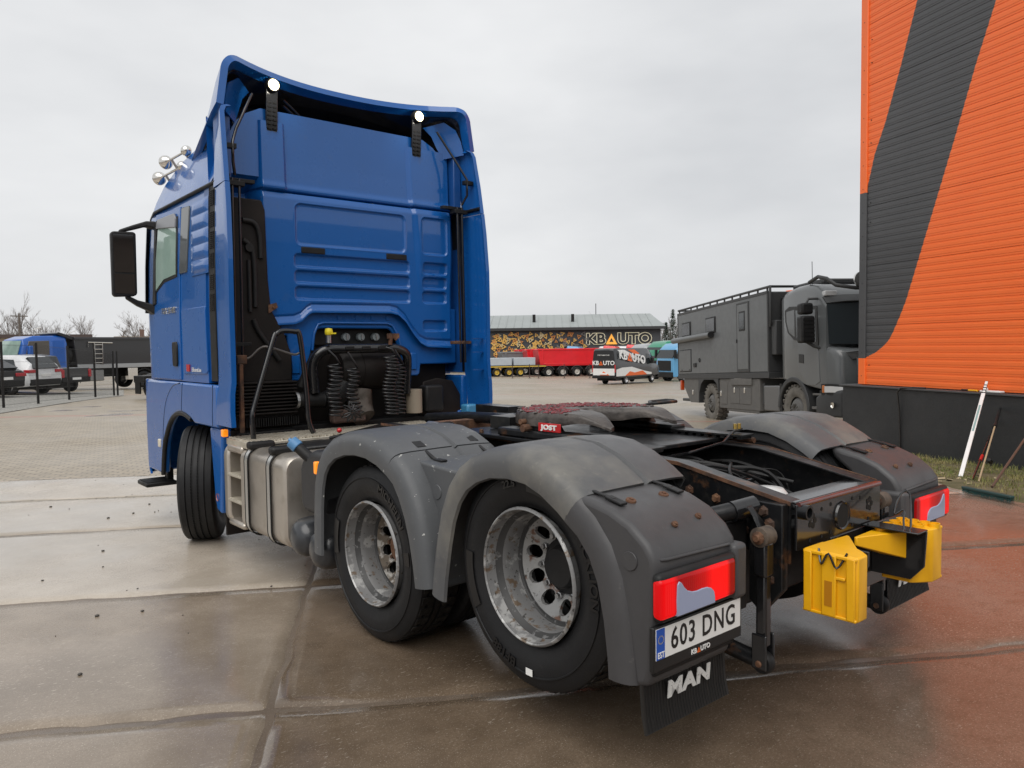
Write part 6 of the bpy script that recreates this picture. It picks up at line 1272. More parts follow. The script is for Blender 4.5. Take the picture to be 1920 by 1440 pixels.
# ------------------------------------------------------------------ delivery van
def make_van():
    t = thing('delivery_van', 'black and white panel van with orange dealer wordmark on its side', 'van', place(1176, 716, 58.5), heading(79))
    st_ = [(-3.35, .90, 2.55, .985), (-3.25, .62, 2.66, 1.0), (-2.6, .55, 2.70, 1.0), (1.5, .55, 2.68, 1.0), (1.9, .55, 2.55, .99), (2.35, .56, 2.1, .98), (2.75, .58, 1.55, .96), (3.3, .60, 1.30, .93), (3.48, .66, 1.12, .86)]
    def sec(x, z0, z1, w_):
        zb = min(z1-.05, 1.45); return [(x, -w_*.97, z0), (x, -w_, z0+.25), (x, -w_, zb), (x, -w_*.86, z1-.10), (x, -w_*.78, z1), (x, w_*.78, z1), (x, w_*.86, z1-.10), (x, w_, zb), (x, w_, z0+.25), (x, w_*.97, z0)]
    q = MB(); q.loft([sec(*a) for a in st_]); q.build('van_body', M('van_wrap_black', (.022, .023, .025), .3, 0, .5), t, sm=40)
    MTw = MT['white']
    def sp(pts, out, name, mat):                 # panel on the right side (y = -1)
        def yy(z): return -(1.0 if z < 1.45 else 1.0-.14*(z-1.45)/1.15)-out
        q = MB(); n = len(pts); q.add([(x, yy(z), z) for x, z in pts]+[(x, yy(z)+.01, z) for x, z in pts], [list(range(n)), list(range(n, 2*n))[::-1]]+[[i, (i+1) % n, n+(i+1) % n, n+i] for i in range(n)]); return q.build(name, mat, t)
    sp([(-3.22, .66), (-3.22, 1.15), (-2.4, 1.28), (-1.0, 1.30), (.9, .95), (2.0, .80), (2.0, .66)], .006, 'white_stripe', MTw)
    sp([(-2.0, .66), (-1.3, .98), (-.6, .86), (.6, .98), (1.3, .66)], .010, 'orange_flash', B['orange_ink'])
    sp([(-2.9, 2.58), (-1.9, 2.58), (.9, 1.72), (.6, 1.62), (-2.6, 2.42)], .008, 'white_flash', MTw)
    sp([(-1.4, 2.58), (-.4, 2.58), (.3, 2.25), (-.3, 2.2)], .010, 'orange_flash', B['orange_ink'])
    sp([(1.28, 1.45), (1.30, 2.25), (1.75, 2.22), (2.15, 1.62), (2.1, 1.45)], .012, 'door_window', B['glass'])
    q = MB(); q.loft([[(1.98, -.80, 2.50), (1.98, .80, 2.50)], [(2.72, -.90, 1.60), (2.72, .90, 1.60)]], ring=False); q.build('windscreen', B['glass'], t, solid=.02)
    kb = frame((-.95, -1.045, 1.98), (1, 0, -.13), (.13, .12, 1)); kbauto(.86, kb, MTw, B['orange_ink'], t, 'side_wordmark', .025, .008)
    bbox_(t, -3.37, -3.34, -.92, .92, .72, 1.22, 'rear_white_panel', MTw, .02)
    q = MB(); q.prism([(-.5, .74), (.3, .74), (.0, 1.02)], -3.385, -3.365, 'x'); q.build('rear_orange_flash', B['orange_ink'], t)
    kbauto(.42, frame((-3.372, 0, 1.62), (0, -1, 0), (0, 0, 1)), MTw, B['orange_ink'], t, 'rear_wordmark', .012, .006)
    q = text('WWW.KBAUTO.EE', .12, .004); q.xf(frame((-3.375, 0, 2.2), (0, -1, 0), (0, 0, 1))); q.build('rear_lettering', MTw, t)
    bbox_(t, -3.40, -3.36, -.30, .30, .78, .90, 'number_plate', B['plate'], .004)
    for y in (-.97, .93): bbox_(t, -3.36, -3.22, y-.02, y+.06, .95, 1.5, 'tail_lamp', B['red_paint'], .01)
    bbox_(t, -3.46, -3.2, -.95, .95, .50, .68, 'rear_bumper', B['black'], .03)
    bbox_(t, 3.2, 3.52, -.9, .9, .40, .72, 'front_bumper', B['black'], .05)
    bbox_(t, 1.7, 1.95, -1.28, -1.04, 1.5, 1.95, 'door_mirror', B['black'], .03)
    for x in (-1.75, 2.2):
        for y, s_ in ((-.86, -1), (.86, 1)): bwheel(t, x, y, .35, .24, MT['alloy'], side=s_)
    bbox_(t, -3.0, 3.0, -.8, .8, .32, .58, 'underbody', B['black'], .02)
    return t
make_van()
# ------------------------------------------------------------------ tipper semi-trailers
def tipper_trailer(label, p, az, cmat, name='tipper_trailer', wheels=4, L_=8.0, h0=1.15, h1=2.9, group=None):
    t = thing(name, label, 'trailer', p, heading(az), group)
    q = MB(); q.loft([[(x, -w_, z), (x, w_, z)] for x, w_, z in ()], ring=False) if False else None
    q.prism([(-L_/2-.25, h1), (-L_/2, h0), (L_/2-.3, h0), (L_/2+.35, h1)], -1.25, 1.25, 'y'); b_ = q.build('tipper_body', cmat, t, bevel=.04)
    q = MB(); q.box(-L_/2-.3, L_/2+.4, -1.30, -1.20, h1-.10, h1+.06); q.build('top_rail', cmat, b_, bevel=.02); q = MB(); q.box(-L_/2-.3, L_/2+.4, 1.20, 1.30, h1-.10, h1+.06); q.build('top_rail', cmat, b_, bevel=.02)
    for s_ in (-1, 1):
        for x in (-L_/2+.25, L_/2-.45):
            q = MB(); q.box(x-.08, x+.08, s_*1.25-.05, s_*1.25+.05, h0, h1-.1); q.build('side_post', cmat, b_, bevel=.02)
        q = MB(); q.box(-L_/2+.4, L_/2-.6, s_*1.25-.03, s_*1.25+.03, h0+.15, h0+.28); q.build('side_rib', cmat, b_, bevel=.01)
    bbox_(t, -L_/2, L_/2, -.5, .5, .75, h0-.02, 'chassis', cmat if False else B['black'], .02)
    for k in range(wheels):
        x = -L_/2+.9+k*1.55
        for s_ in (-1, 1):
            bwheel(t, x, s_*1.08, .52, .36, MT['wh_rim'], side=s_)
            q = MB(); q.prism(arc(x, .55, .64, 20, 160, 8)+arc(x, .55, .60, 160, 20, 8), s_*.90, s_*1.27, 'y'); q.build('mudguard', cmat if False else B['fender'], t)
    return t
RED = paint('tipper_red', (.70, .014, .022)); GREY = paint('tipper_grey', (.16, .165, .17)); DRED = paint('dark_red', (.25, .02, .025)); GREEN = paint('cab_green', (.012, .22, .12)); WHITE = paint('cab_white', (.7, .7, .7))
LB = paint('light_blue', (.10, .32, .55)); BLU = paint('yard_blue', (.012, .10, .42)); SIL = paint('cab_silver', (.30, .31, .32)); YEL = paint('dull_yellow', (.55, .38, .06)); BLK = paint('tipper_black', (.016, .016, .018), .4)
tipper_trailer('bright red tipper trailer with four wheels in view beside the panel van', place(1076, 700, 82), 118, RED)
tipper_trailer('red tipper trailer standing second in the red row, tail towards the grey tipper', place(1052, 699, 86.5), 118, RED, wheels=3)
tipper_trailer('red tipper trailer at the far end of the red row, half hidden', place(1035, 698, 91), 118, RED, wheels=3)
tipper_trailer('grey steel tipper trailer standing left of the red tippers', place(985, 699, 88), 118, GREY, wheels=2, L_=5.5, h1=2.6)
# low loader with yellow edge
def low_loader():
    t = thing('low_loader', 'low flatbed trailer with yellow edge stripe, yellow hubs and pale sheets on deck', 'trailer', place(940, 701, 80), heading(118))
    bbox_(t, -4.5, 4.5, -1.25, 1.25, .95, 1.15, 'deck', B['black'], .02); bbox_(t, -4.5, 4.5, -1.28, -1.25, .98, 1.10, 'yellow_edge', YEL, .004)
    for k in range(3): bbox_(t, -3.9+k*2.5, -1.6+k*2.5, -1.15, 1.15, 1.16, 1.95, 'pale_sheet_pack', paint('pale_sheet', (.42, .46, .50), .6), .03)
    for x in (-1.9, -.7, .6, 1.8):
        for s_ in (-1, 1): bwheel(t, x, s_*1.05, .45, .32, YEL, side=s_)
    return t
low_loader()
# ------------------------------------------------------------------ parked tractor units
def tractor(label, p, az, cm, hi=3.6, axles=(0, 3.6), group='tractor units parked in rows', box=False):
    t = thing('parked_truck', label, 'truck', p, heading(az))
    bbox_(t, -2.4, 4.6, -.45, .45, .65, .95, 'chassis', B['black'], .02)
    q = MB(); secs = []
    for x, z0, z1, w_ in ((2.45, .95, hi-.15, 1.2), (2.55, .85, hi, 1.22), (3.8, .55, hi-.10, 1.23), (4.4, .45, hi-.55, 1.22), (4.62, .45, hi-1.1, 1.2), (4.72, .5, 1.9, 1.12)):
        secs.append([(x, -w_, z0), (x, -w_, z1-.3), (x, -w_*.85, z1), (x, w_*.85, z1), (x, w_, z1-.3), (x, w_, z0)])
    q.loft(secs); cab = q.build('cab', cm, t, sm=35, bevel=.03)
    q = MB(); q.loft([[(4.43, -1.08, hi-.62), (4.43, 1.08, hi-.62)], [(4.70, -1.12, 2.0), (4.70, 1.12, 2.0)]], ring=False); q.build('windscreen', B['glass'], cab, solid=.05)
    for s_ in (-1, 1):
        q = MB(); q.prism([(3.3, 2.0), (4.45, 1.95), (4.25, 2.75), (3.3, 2.8)], s_*1.215, s_*1.24, 'y'); q.build('side_window', B['glass'], cab)
        q = MB(); q.box(4.5, 4.7, s_*1.32-.1, s_*1.32+.1, 2.0, 2.7); q.build('door_mirror', B['black'], cab, bevel=.03)
        q = MB(); q.prism(arc(0, .55, .66, 15, 165, 8)+arc(0, .55, .60, 165, 15, 8), s_*.7, s_*1.25, 'y'); q.build('mudguard', B['black'], t)
        for x in axles: bwheel(t, x, s_*1.05, .51, .36 if x < 2 else .32, MT['alloy'], side=s_)
    bbox_(t, 4.55, 4.80, -1.15, 1.15, .40, .85, 'bumper', B['black'], .04); bbox_(t, 4.68, 4.76, -.9, .9, .95, 1.8, 'grille', B['black'], .03)
    bbox_(t, -.5, .5, -.45, .45, 1.0, 1.15, 'fifth_wheel', B['black'], .05)
    if box: bbox_(t, 2.3, 2.45, -1.1, 1.1, 1.0, hi-.4, 'rear_panel', cm, .03)
    return t
tractor('red tractor truck with high roof behind the red tippers', place(1140, 697, 92), 150, RED, 3.5)
tractor('red tractor truck with lower roof beside the high red one', place(1098, 697, 93), 150, RED, 3.4)
tractor('white and blue cabbed truck behind the red tippers', place(1032, 696, 96), 150, LB, 3.4)
tractor('dark red truck cab in the row behind the panel van', place(1272, 699, 80), 285, DRED, 3.4)
tractor('grey truck cab nearest the panel van in the parked row', place(1262, 699, 76), 285, SIL, 3.4)
tractor('green truck cab with tall roof spoiler beside the camper', place(1300, 699, 72), 285, GREEN, 3.6)
tractor('light blue truck cab half hidden behind the camper', place(1330, 700, 66), 285, LB, 3.3)
tractor('green truck standing behind the tall green one', place(1278, 698, 84), 285, GREEN, 3.6)
t_ = thing('tank_trailer', 'long white tank trailer in the back row before the dark building', 'trailer', place(1178, 697, 96), heading(120))
q = MB(); q.lathe([(0, -4), (.9, -3.9), (1.15, -3.6), (1.15, 3.6), (.9, 3.9), (0, 4)], (0, 0, 2.2), 'x', 24); q.build('tank', WHITE, t_, sm=40); bbox_(t_, -3.9, 3.9, -.5, .5, .8, 1.2, 'chassis', B['black'])
for x in (-2.6, -1.3): bwheel(t_, x, -1.0, .5, .35, MT['wh_rim'], side=-1); bwheel(t_, x, 1.0, .5, .35, MT['wh_rim'])
# thin barrier posts with a chain in front of the trailers
for i, px in enumerate((961, 993, 1010, 1058, 1106)):
    p = place(px, 704, 73); q = MB(); q.cyl((0, 0, 0), (0, 0, 1.35), .035, 8); q.box(-.12, .12, -.12, .12, 0, .02); o = q.build('barrier_post', M('dark_post', (.05, .03, .03), .6)); o.location = p; tag(o, 'thin dark barrier post '+('by the yellow edged flatbed', 'before the grey tipper tail', 'between grey and red tippers', 'before the middle of the red tipper', 'beside the rear of the panel van')[i], 'post', 'barrier posts before the trailers')
# ------------------------------------------------------------------ unseen building added behind the camera to darken reflections in paint and mirrors
wh_ = thing('reflection_warehouse', 'unseen long dark brick building added to be mirrored in the blue cab panels', 'building', (-8, -37, 0))
q = MB(); q.box(-45, 45, -12, 0, 0, 8.4); q.build('wall', M('dark_brick', (.10, .075, .06), .8, layers=[((.07,.055,.045), 1, .4, .7, .7)]), wh_)
q = MB(); q.prism([(.6, 8.4), (-6, 11), (-12.6, 8.4)], -45.5, 45.5, 'x'); q.build('roof', M('dark_roof', (.05, .05, .052), .6), wh_)
for k in range(12): q = MB(); q.box(-40+k*7, -37+k*7, -.02, .05, 3.5, 6); q.build('window', B['glass'], wh_)
wh_ = thing('reflection_hall', 'unseen long grey hall added to be mirrored in the side of the blue cab', 'building', (-34, 47, -.1))  # out of view, added to darken what the cab side reflects
q = MB(); q.box(-28, 27, 0, 14, 0, 8.6); q.build('wall', M('grey_sheet_wall', (.13, .135, .135), .7, layers=[((.10,.10,.10), .5, .4, .7, .6)]), wh_)
q = MB(); q.prism([(-.5, 8.6), (7, 10.2), (14.5, 8.6)], -28.4, 27.4, 'x'); q.build('roof', bpy.data.materials['dark_roof'], wh_)
for k in range(6): q = MB(); q.box(-25+k*8.6, -20.5+k*8.6, -.06, .02, 0, 4.6); q.build('roller_door', M('roller_door_grey', (.25, .26, .26), .5) if k == 0 else bpy.data.materials['roller_door_grey'], wh_)
# ------------------------------------------------------------------ dark dealership building
KD = 99.; kp = place(1080, 700, KD); kaz = 43.0
kb_ = thing('dealer_building', 'long dark grey hall with pale roof and illuminated dealer wordmark', 'building', kp, (0, 0, -R(kaz)))   # local x along the front, y away from camera
MT['kwall'] = M('anthracite_wall', (.052, .056, .062), .6, layers=[((.043,.046,.052), .6, .4, .7, .7)]); MT['kroof'] = M('pale_green_grey_roof', (.29, .315, .31), .5, layers=[((.25,.27,.265), .4, .4, .7, .7)])
EZ = 5.75; RZ = 7.6; X0, X1 = -16.5, 10.9
q = MB(); q.box(X0, X1, 0, 14, 0, EZ); q.build('wall', MT['kwall'], kb_, bevel=.02)
q = MB(); q.add([(X0-.6, -.7, EZ-.05), (X1+.5, -.7, EZ-.05), (X1-.6, 6.5, RZ), (X0-.6, 6.5, RZ), (X1+.5, 14.6, EZ-.05), (X0-.6, 14.6, EZ-.05)], [[0, 1, 2, 3], [3, 2, 4, 5], [1, 4, 2]]); rf = q.build('roof', MT['kroof'], kb_, solid=.15, off=1)
for k in range(26):
    x = X0+.2+k*1.04; q = MB(); q.add([(x, -.7, EZ+.13), (x+.05, -.7, EZ+.13), (x+.05, 6.4, RZ+.13), (x, 6.4, RZ+.13)], [[0, 1, 2, 3]]); q.build('roof_seam', MT['kroof'], rf, solid=.06)
for x in (-5.4, -.3): q = MB(); q.box(x-.2, x+.2, 2.2, 2.7, EZ+.6, EZ+1.9); q.build('roof_vent', B['black'], rf, bevel=.03)
q = MB(); q.box(X0-.6, X1+.5, -.78, -.70, EZ-.28, EZ+.08); q.build('gutter', MT['cdark'], kb_, bevel=.02)
q = MB(); q.cyl((3.0, 6.5, RZ), (3.0, 6.5, RZ+1.6), .05, 6); q.build('mast', B['black'], rf)
for x in (-2.1, 4.2): q = MB(); q.box(x-.06, x+.06, -.12, .0, 0, EZ-.3); q.build('downpipe', MT['cdark'], kb_)
for k in range(8): q = MB(); x = X0+2+k*2.3; q.box(x, x+1.6, -.03, .02, 3.9, 5.2); q.build('window_panel', M('dark_panel', (.045, .05, .056), .25, spec=.6) if k == 0 else bpy.data.materials['dark_panel'], kb_)
# wordmark: dark letters with a pale glowing outline, orange triangle
KS = 1.85; pale = M('pale_letter_edge', (.62, .58, .44), .5, emit=(.7, .62, .40), es=.25); dkl = M('dark_letter_face', (.02, .02, .022), .5); otr = M('lit_orange_triangle', (.75, .33, .05), .5, emit=(.9, .42, .06), es=.35)
kc = frame((5.55, -.10, 4.25), (1, 0, 0), (0, 0, 1)); kbauto(KS, kc, pale, otr, kb_, 'sign_lettering', .13, .03)
kc = frame((5.55, -.16, 4.25), (1, 0, 0), (0, 0, 1))
_a = text('KB', KS, .03, 'RIGHT', .05, 1.1); _b = text('UTO', KS, .03, 'LEFT', .05, 1.1); tw = KS*.40
_a0 = text('KB', KS, .03, 'RIGHT', .13, 1.1); _b0 = text('UTO', KS, .03, 'LEFT', .13, 1.1)
_a.xf(Matrix.Translation((-tw-.02*KS, 0, 0))); _b.xf(Matrix.Translation((tw+.02*KS, 0, 0))); _a0.xf(Matrix.Translation((-tw-.02*KS, 0, 0))); _b0.xf(Matrix.Translation((tw+.02*KS, 0, 0)))
xs_ = [v[0] for v in _a0.v]+[v[0] for v in _b0.v]; cx = (min(xs_)+max(xs_))/2
_a.add(_b.v, _b.f); _a.xf(kc @ Matrix.Translation((-cx, 0, 0))).build('sign_face', dkl, kb_)
# scattered triangle plates, dense at the left end
tri = MB(); ro, ri = .42, .17
tri.add([(ro*math.cos(R(90+120*k)), 0, ro*math.sin(R(90+120*k))) for k in range(3)]+[(ri*math.cos(R(90+120*k)), 0, ri*math.sin(R(90+120*k))) for k in range(3)], [[0, 1, 4, 3], [1, 2, 5, 4], [2, 0, 3, 5]])
tmats = [M('amber_plate', (.58, .33, .08), .5, layers=[((.75,.5,.12), 3, .4, .7, .6)], emit=(.8, .42, .08), es=.04), M('orange_plate', (.50, .20, .05), .5), M('pale_plate', (.55, .45, .25), .5), M('dim_plate', (.16, .15, .14), .5)]
tm = []
for mt_ in tmats: o = tri.build('triangle_plate', mt_, kb_, solid=.05); tm.append(o.data); bpy.data.objects.remove(o)
rt = random.Random(21); cnt = 0; pos = []
while cnt < 230:
    u = rt.random(); x = X0+5.9+12.2*u**2.1; z = rt.uniform(.5, 5.1)
    if x > -1 and rt.random() < .35: continue
    if any((x-a)**2+(z-b)**2 < .30 for a, b in pos):
        if rt.random() < .97: continue
    pos.append((x, z)); d = tm[rt.choice((0, 0, 0, 1, 2) if x < -3 else (0, 1, 3, 3))]; o = bpy.data.objects.new('triangle_plate', d); col.objects.link(o); o.parent = kb_; o.location = (x, -.10-.0006*cnt, z); o.rotation_euler = (0, rt.uniform(0, 6.28), 0); s_ = rt.uniform(.6, 1.05); o.scale = (s_, 1, s_); cnt += 1
# dark annex with orange trim behind the camper
p = at(1612, 530, 32); an_ = thing('annex_building', 'small dark annex with orange top edge beside the orange building', 'building', (p.x+1.2, p.y, gz(p.x, p.y)), (0, 0, -R(22)))
q = MB(); q.box(-1.2, 3, -1, 4, 0, 4.9); q.build('wall', MT['dgrey'], an_, bevel=.02); q = MB(); q.box(-1.28, 3.1, -1.08, 4.1, 4.9, 5.08); q.build('roof_edge', MT['orange'], an_, bevel=.01)
q = MB(); q.cyl((-1.1, -1, 5.05), (-1.3, -1, 5.5), .04, 6); q.build('vent_pipe', B['black'], an_)
# ------------------------------------------------------------------ left side: tipper truck, cars, fence
def tipper_truck():
    t = thing('tipper_truck', 'blue cabbed tipper truck with long black body and silver ladder behind the cars', 'truck', place(182, 728, 45.5), heading(-106))
    # length about 9 m, front at +x (points left in view); left side faces the camera
    q = MB(); secs = []
    for x, z0, z1, w_ in ((2.2, 1.1, 3.05, 1.2), (2.3, 1.0, 3.16, 1.22), (3.9, .6, 3.14, 1.23), (4.45, .5, 2.95, 1.22), (4.72, .5, 2.0, 1.2), (4.8, .55, 1.2, 1.14)): secs.append([(x, -w_, z0), (x, -w_, z1-.35), (x, -w_*.88, z1), (x, w_*.88, z1), (x, w_, z1-.35), (x, w_, z0)])
    q.loft(secs); cab = q.build('cab', BLU, t, sm=35, bevel=.04)
    q = MB(); q.loft([[(4.50, -1.05, 2.88), (4.50, 1.05, 2.88)], [(4.78, -1.1, 2.0), (4.78, 1.1, 2.0)]], ring=False); q.build('windscreen', B['glass_g'], cab, solid=.05)
    for s_ in (-1, 1):
        q = MB(); q.prism([(3.15, 2.05), (4.4, 1.95), (4.2, 2.85), (3.15, 2.88)], s_*1.21, s_*1.245, 'y'); q.build('side_window', M('brown_window', (.12, .11, .10), .1) if s_ < 0 else bpy.data.materials['brown_window'], cab, bevel=.02)
        q = MB(); q.box(4.1, 4.3, s_*1.4-.14, s_*1.4+.14, 1.95, 2.6); q.build('door_mirror', BLU, cab, bevel=.04)
        q = MB(); q.prism([(2.35, 1.5), (3.0, 1.5), (3.0, 2.9), (2.35, 2.9)], s_*1.215, s_*1.232, 'y'); q.build('sleeper_panel', BLU, cab, bevel=.02)
    q = MB(); q.prism([(-4.6, 3.0), (-4.45, 1.45), (1.7, 1.45), (1.85, 3.0)], -1.25, 1.25, 'y'); b_ = q.build('tipper_body', BLK, t, bevel=.04)
    q = MB(); q.prism([(1.4, 2.95), (2.6, 3.35), (2.75, 3.30), (2.75, 3.24), (1.85, 2.9)], -1.2, 1.2, 'y'); q.build('cab_protector', BLK, t, bevel=.02)
    for s_ in (-1, 1):
        q = MB(); q.box(-4.6, 1.85, s_*1.28-.05, s_*1.28+.05, 2.92, 3.08); q.build('top_rail', BLK, b_, bevel=.02); q = MB(); q.box(-4.5, 1.7, s_*1.27-.04, s_*1.27+.04, 1.28, 1.52); q.build('silver_skirt', M('grey_alu_skirt', (.36, .37, .38), .4, .5) if s_ < 0 else bpy.data.materials['grey_alu_skirt'], b_, bevel=.01)
    lad = MB(); y = 1.33
    lad.cyl((.75, y, 1.5), (.75, y, 2.75), .03, 8); lad.cyl((.30, y, 1.5), (.30, y, 2.75), .03, 8); l_ = lad.build('ladder', B['chrome'], t)
    for k in range(5): q = MB(); q.cyl((.30, y, 1.6+k*.26), (.75, y, 1.6+k*.26), .025, 8); q.build('rung', B['chrome'], l_)
    q = MB(); q.tube([(1.1, y, 2.5), (1.1, y, 2.78), (-.3, y, 2.74)], .03, 6); q.build('hand_bar', B['chrome'], l_)
    bbox_(t, -4.4, 4.2, -.45, .45, .75, 1.3, 'chassis', B['black'], .02); bbox_(t, .2, 1.6, .8, 1.25, .55, 1.2, 'side_tank', M('grey_tank2', (.25, .25, .25), .4, .5), .05)
    q = MB(); q.lathe([(0, -.14), (.3, -.14), (.5, -.10), (.53, 0), (.5, .10), (.3, .14), (0, .14)], (1.95, .6, 2.05), 'x', 24); q.build('spare_wheel', MT['tyre'], t, sm=40)
    bbox_(t, -1.8, -1.2, 1.0, 1.3, .55, 1.25, 'side_steps', B['chrome'], .01)
    for x in (-3.6, -2.25, 3.5):
        for s_ in (-1, 1): bwheel(t, x, s_*1.07, .52, .36, MT['alloy'], side=s_)
        q = MB(); q.prism(arc(x, .55, .66, 10, 170, 8)+arc(x, .55, .60, 170, 10, 8), .85, 1.27, 'y'); q.build('mudguard', B['black'], t)
    bbox_(t, 4.6, 4.9, -1.15, 1.15, .45, .95, 'bumper', B['black'], .04)
    return t
tipper_truck()
t_ = thing('container_chassis', 'low black trailer chassis with pale wheel and mud flap, ending behind the blue cab', 'trailer', place(335, 742, 31.5), heading(80))
bbox_(t_, -1.6, 5, -.45, .45, .8, 1.05, 'frame_beam', B['black']); bbox_(t_, -1.2, -1.15, .8, 1.25, .28, 1.0, 'mud_flap', B['black'], .005)
for x in (-.45, .9):
    for s_ in (-1, 1): bwheel(t_, x, s_*1.0, .48, .34, MT['alloy'], side=s_)
    q = MB(); q.prism(arc(x, .5, .62, 15, 165, 8)+arc(x, .5, .58, 165, 15, 8), .8, 1.25, 'y'); q.build('mudguard', B['black'], t_); q = MB(); q.prism(arc(x, .5, .62, 15, 165, 8)+arc(x, .5, .58, 165, 15, 8), -1.25, -.8, 'y'); q.build('mudguard', B['black'], t_)
bbox_(t_, -1.18, -1.12, -1.25, -1.15, .75, .85, 'marker_lamp', B['amber_off'], .005)
# cars: x forward, rear at negative x
def car(name, label, p, az, cm, st_, wheels, wr, rearwin, sidewin, lamps, plate_z, lower=None):
    t = thing(name, label, 'car', p, heading(az))
    def sec(x, z0, zb, zt, w_, wt):
        return [(x, -w_*.93, z0), (x, -w_, z0+.22), (x, -w_, zb-.12), (x, -w_*.97, zb), (x, -wt, zt-.04), (x, -wt*.9, zt), (x, wt*.9, zt), (x, wt, zt-.04), (x, w_*.97, zb), (x, w_, zb-.12), (x, w_, z0+.22), (x, w_*.93, z0)]
    q = MB(); q.loft([sec(*a) for a in st_]); b_ = q.build('body', cm, t, sm=40, bevel=.02)
    for pts in rearwin:
        q = MB(); n = len(pts); pts = [(x-.035, y, z+.03) for x, y, z in pts]; q.add(pts+[(x+.10, y, z-.06) for x, y, z in pts], [list(range(n)), list(range(n, 2*n))[::-1]]+[[i, (i+1) % n, n+(i+1) % n, n+i] for i in range(n)]); q.build('rear_window', B['glass'], t)
    for s_ in (-1, 1):
        for poly in sidewin:
            q = MB(); n = len(poly); vs_ = [(x, s_*(y+.012), z) for x, y, z in poly]; q.add(vs_+[(x, y-s_*.04, z) for x, y, z in vs_], [list(range(n)), list(range(n, 2*n))[::-1]]+[[i, (i+1) % n, n+(i+1) % n, n+i] for i in range(n)]); q.build('side_window', B['glass'], t)
        for x0, x1, y0, y1, z0, z1 in lamps: q = MB(); q.box(x0, x1, *sorted((s_*y0, s_*y1)), z0, z1); q.build('tail_lamp', M('tail_lamp_red', (.42, .01, .02), .25, 0, .5) if 'tail_lamp_red' not in bpy.data.materials else bpy.data.materials['tail_lamp_red'], t, bevel=.015)
        for x in wheels: bwheel(t, x, s_*(st_[2][4]-.12), wr, .23, MT['alloy'], side=s_)
        for x in wheels: q = MB(); q.lathe([(wr+.05, -.005), (wr+.09, .01)], (x, s_*(st_[2][4]), wr), 'y', 24, a0=R(0), a1=R(180)); q.build('arch_trim', B['black'], t, solid=.01)
    q = MB(); q.box(st_[0][0]-.03, st_[0][0], -.26, .26, plate_z-.055, plate_z+.055); q.build('number_plate', B['plate'], t)
    q = MB(); q.box(st_[0][0]-.02, st_[0][0]+.3, -st_[0][4]*.97, st_[0][4]*.97, st_[0][1]-.03, st_[0][1]+.24); q.build('rear_bumper', B['black'], t, bevel=.04)
    q = MB(); q.box(wheels[0]-.3, wheels[1]+.3, -.8, .8, .22, .5); q.build('underbody', B['black'], t)
    return t
SW = paint('suv_white', (.70, .71, .72)); DG = paint('pickup_dark_grey', (.028, .030, .032)); BK = paint('car_black', (.015, .016, .018))
suv = [(-2.34, .42, .98, 1.04, .86, .78), (-2.25, .36, 1.02, 1.30, .92, .72), (-1.75, .32, 1.02, 1.62, .94, .68), (-.6, .30, 1.0, 1.69, .94, .67), (.4, .30, .99, 1.64, .94, .66), (1.05, .30, .99, 1.10, .94, .78), (1.9, .34, .94, 1.02, .92, .74), (2.3, .42, .80, .86, .84, .70)]
suv_w = [[(-1.75, .94, 1.06), (-.75, .93, 1.05), (-.75, .73, 1.52), (-1.45, .74, 1.50)], [(-.68, .93, 1.05), (.75, .93, 1.04), (.25, .74, 1.52), (-.68, .73, 1.53)]]
suv_r = [[(-2.36, -.66, 1.10), (-2.36, .66, 1.10), (-1.95, .56, 1.57), (-1.95, -.56, 1.57)]]
car('white_suv', 'white estate sport utility car seen from behind, parked between two dark vehicles', place(2, 738, 33.5), -38, SW, suv, (-1.35, 1.4), .36, suv_r, suv_w, [(-2.38, -2.1, .50, .92, .93, 1.06)], .82)
low = [(-2.30, .40, .92, .98, .84, .74), (-2.2, .34, .97, 1.05, .90, .70), (-1.5, .30, .97, 1.36, .92, .62), (-.5, .28, .95, 1.46, .92, .60), (.3, .28, .94, 1.42, .92, .60), (1.0, .28, .94, 1.02, .92, .72), (1.8, .32, .86, .92, .9, .7), (2.2, .4, .72, .76, .82, .66)]
car('black_saloon', 'black saloon car at the fence with red tail lamps', place(-78, 741, 30), -38, BK, low, (-1.3, 1.4), .33, [[(-2.20, -.6, 1.08), (-2.20, .6, 1.08), (-1.58, .54, 1.37), (-1.58, -.54, 1.37)]], [[(-1.5, .92, .99), (.7, .92, .98), (.2, .66, 1.32), (-1.2, .66, 1.30)]], [(-2.34, -2.1, .40, .88, .76, .90)], .70)
pick = [(-2.70, .52, 1.10, 1.14, .90, .86), (-2.65, .48, 1.12, 1.16, .93, .88), (-1.1, .42, 1.12, 1.16, .94, .88), (-1.05, .40, 1.10, 1.70, .94, .70), (-.3, .38, 1.08, 1.80, .94, .68), (.6, .38, 1.08, 1.76, .94, .67), (1.2, .38, 1.08, 1.18, .94, .80), (2.1, .42, 1.02, 1.10, .93, .78), (2.6, .50, .9, .95, .86, .72)]
car('dark_pickup', 'dark grey pickup truck with open bed beside the white car', place(52, 735, 36), -38, DG, pick, (-1.6, 1.6), .40, [[(-1.10, -.6, 1.28), (-1.10, .6, 1.28), (-1.06, .56, 1.64), (-1.06, -.56, 1.64)]], [[(-.95, .94, 1.16), (.9, .94, 1.15), (.45, .73, 1.66), (-.9, .73, 1.66)]], [(-2.74, -2.55, .74, .90, .72, 1.08)], .66)
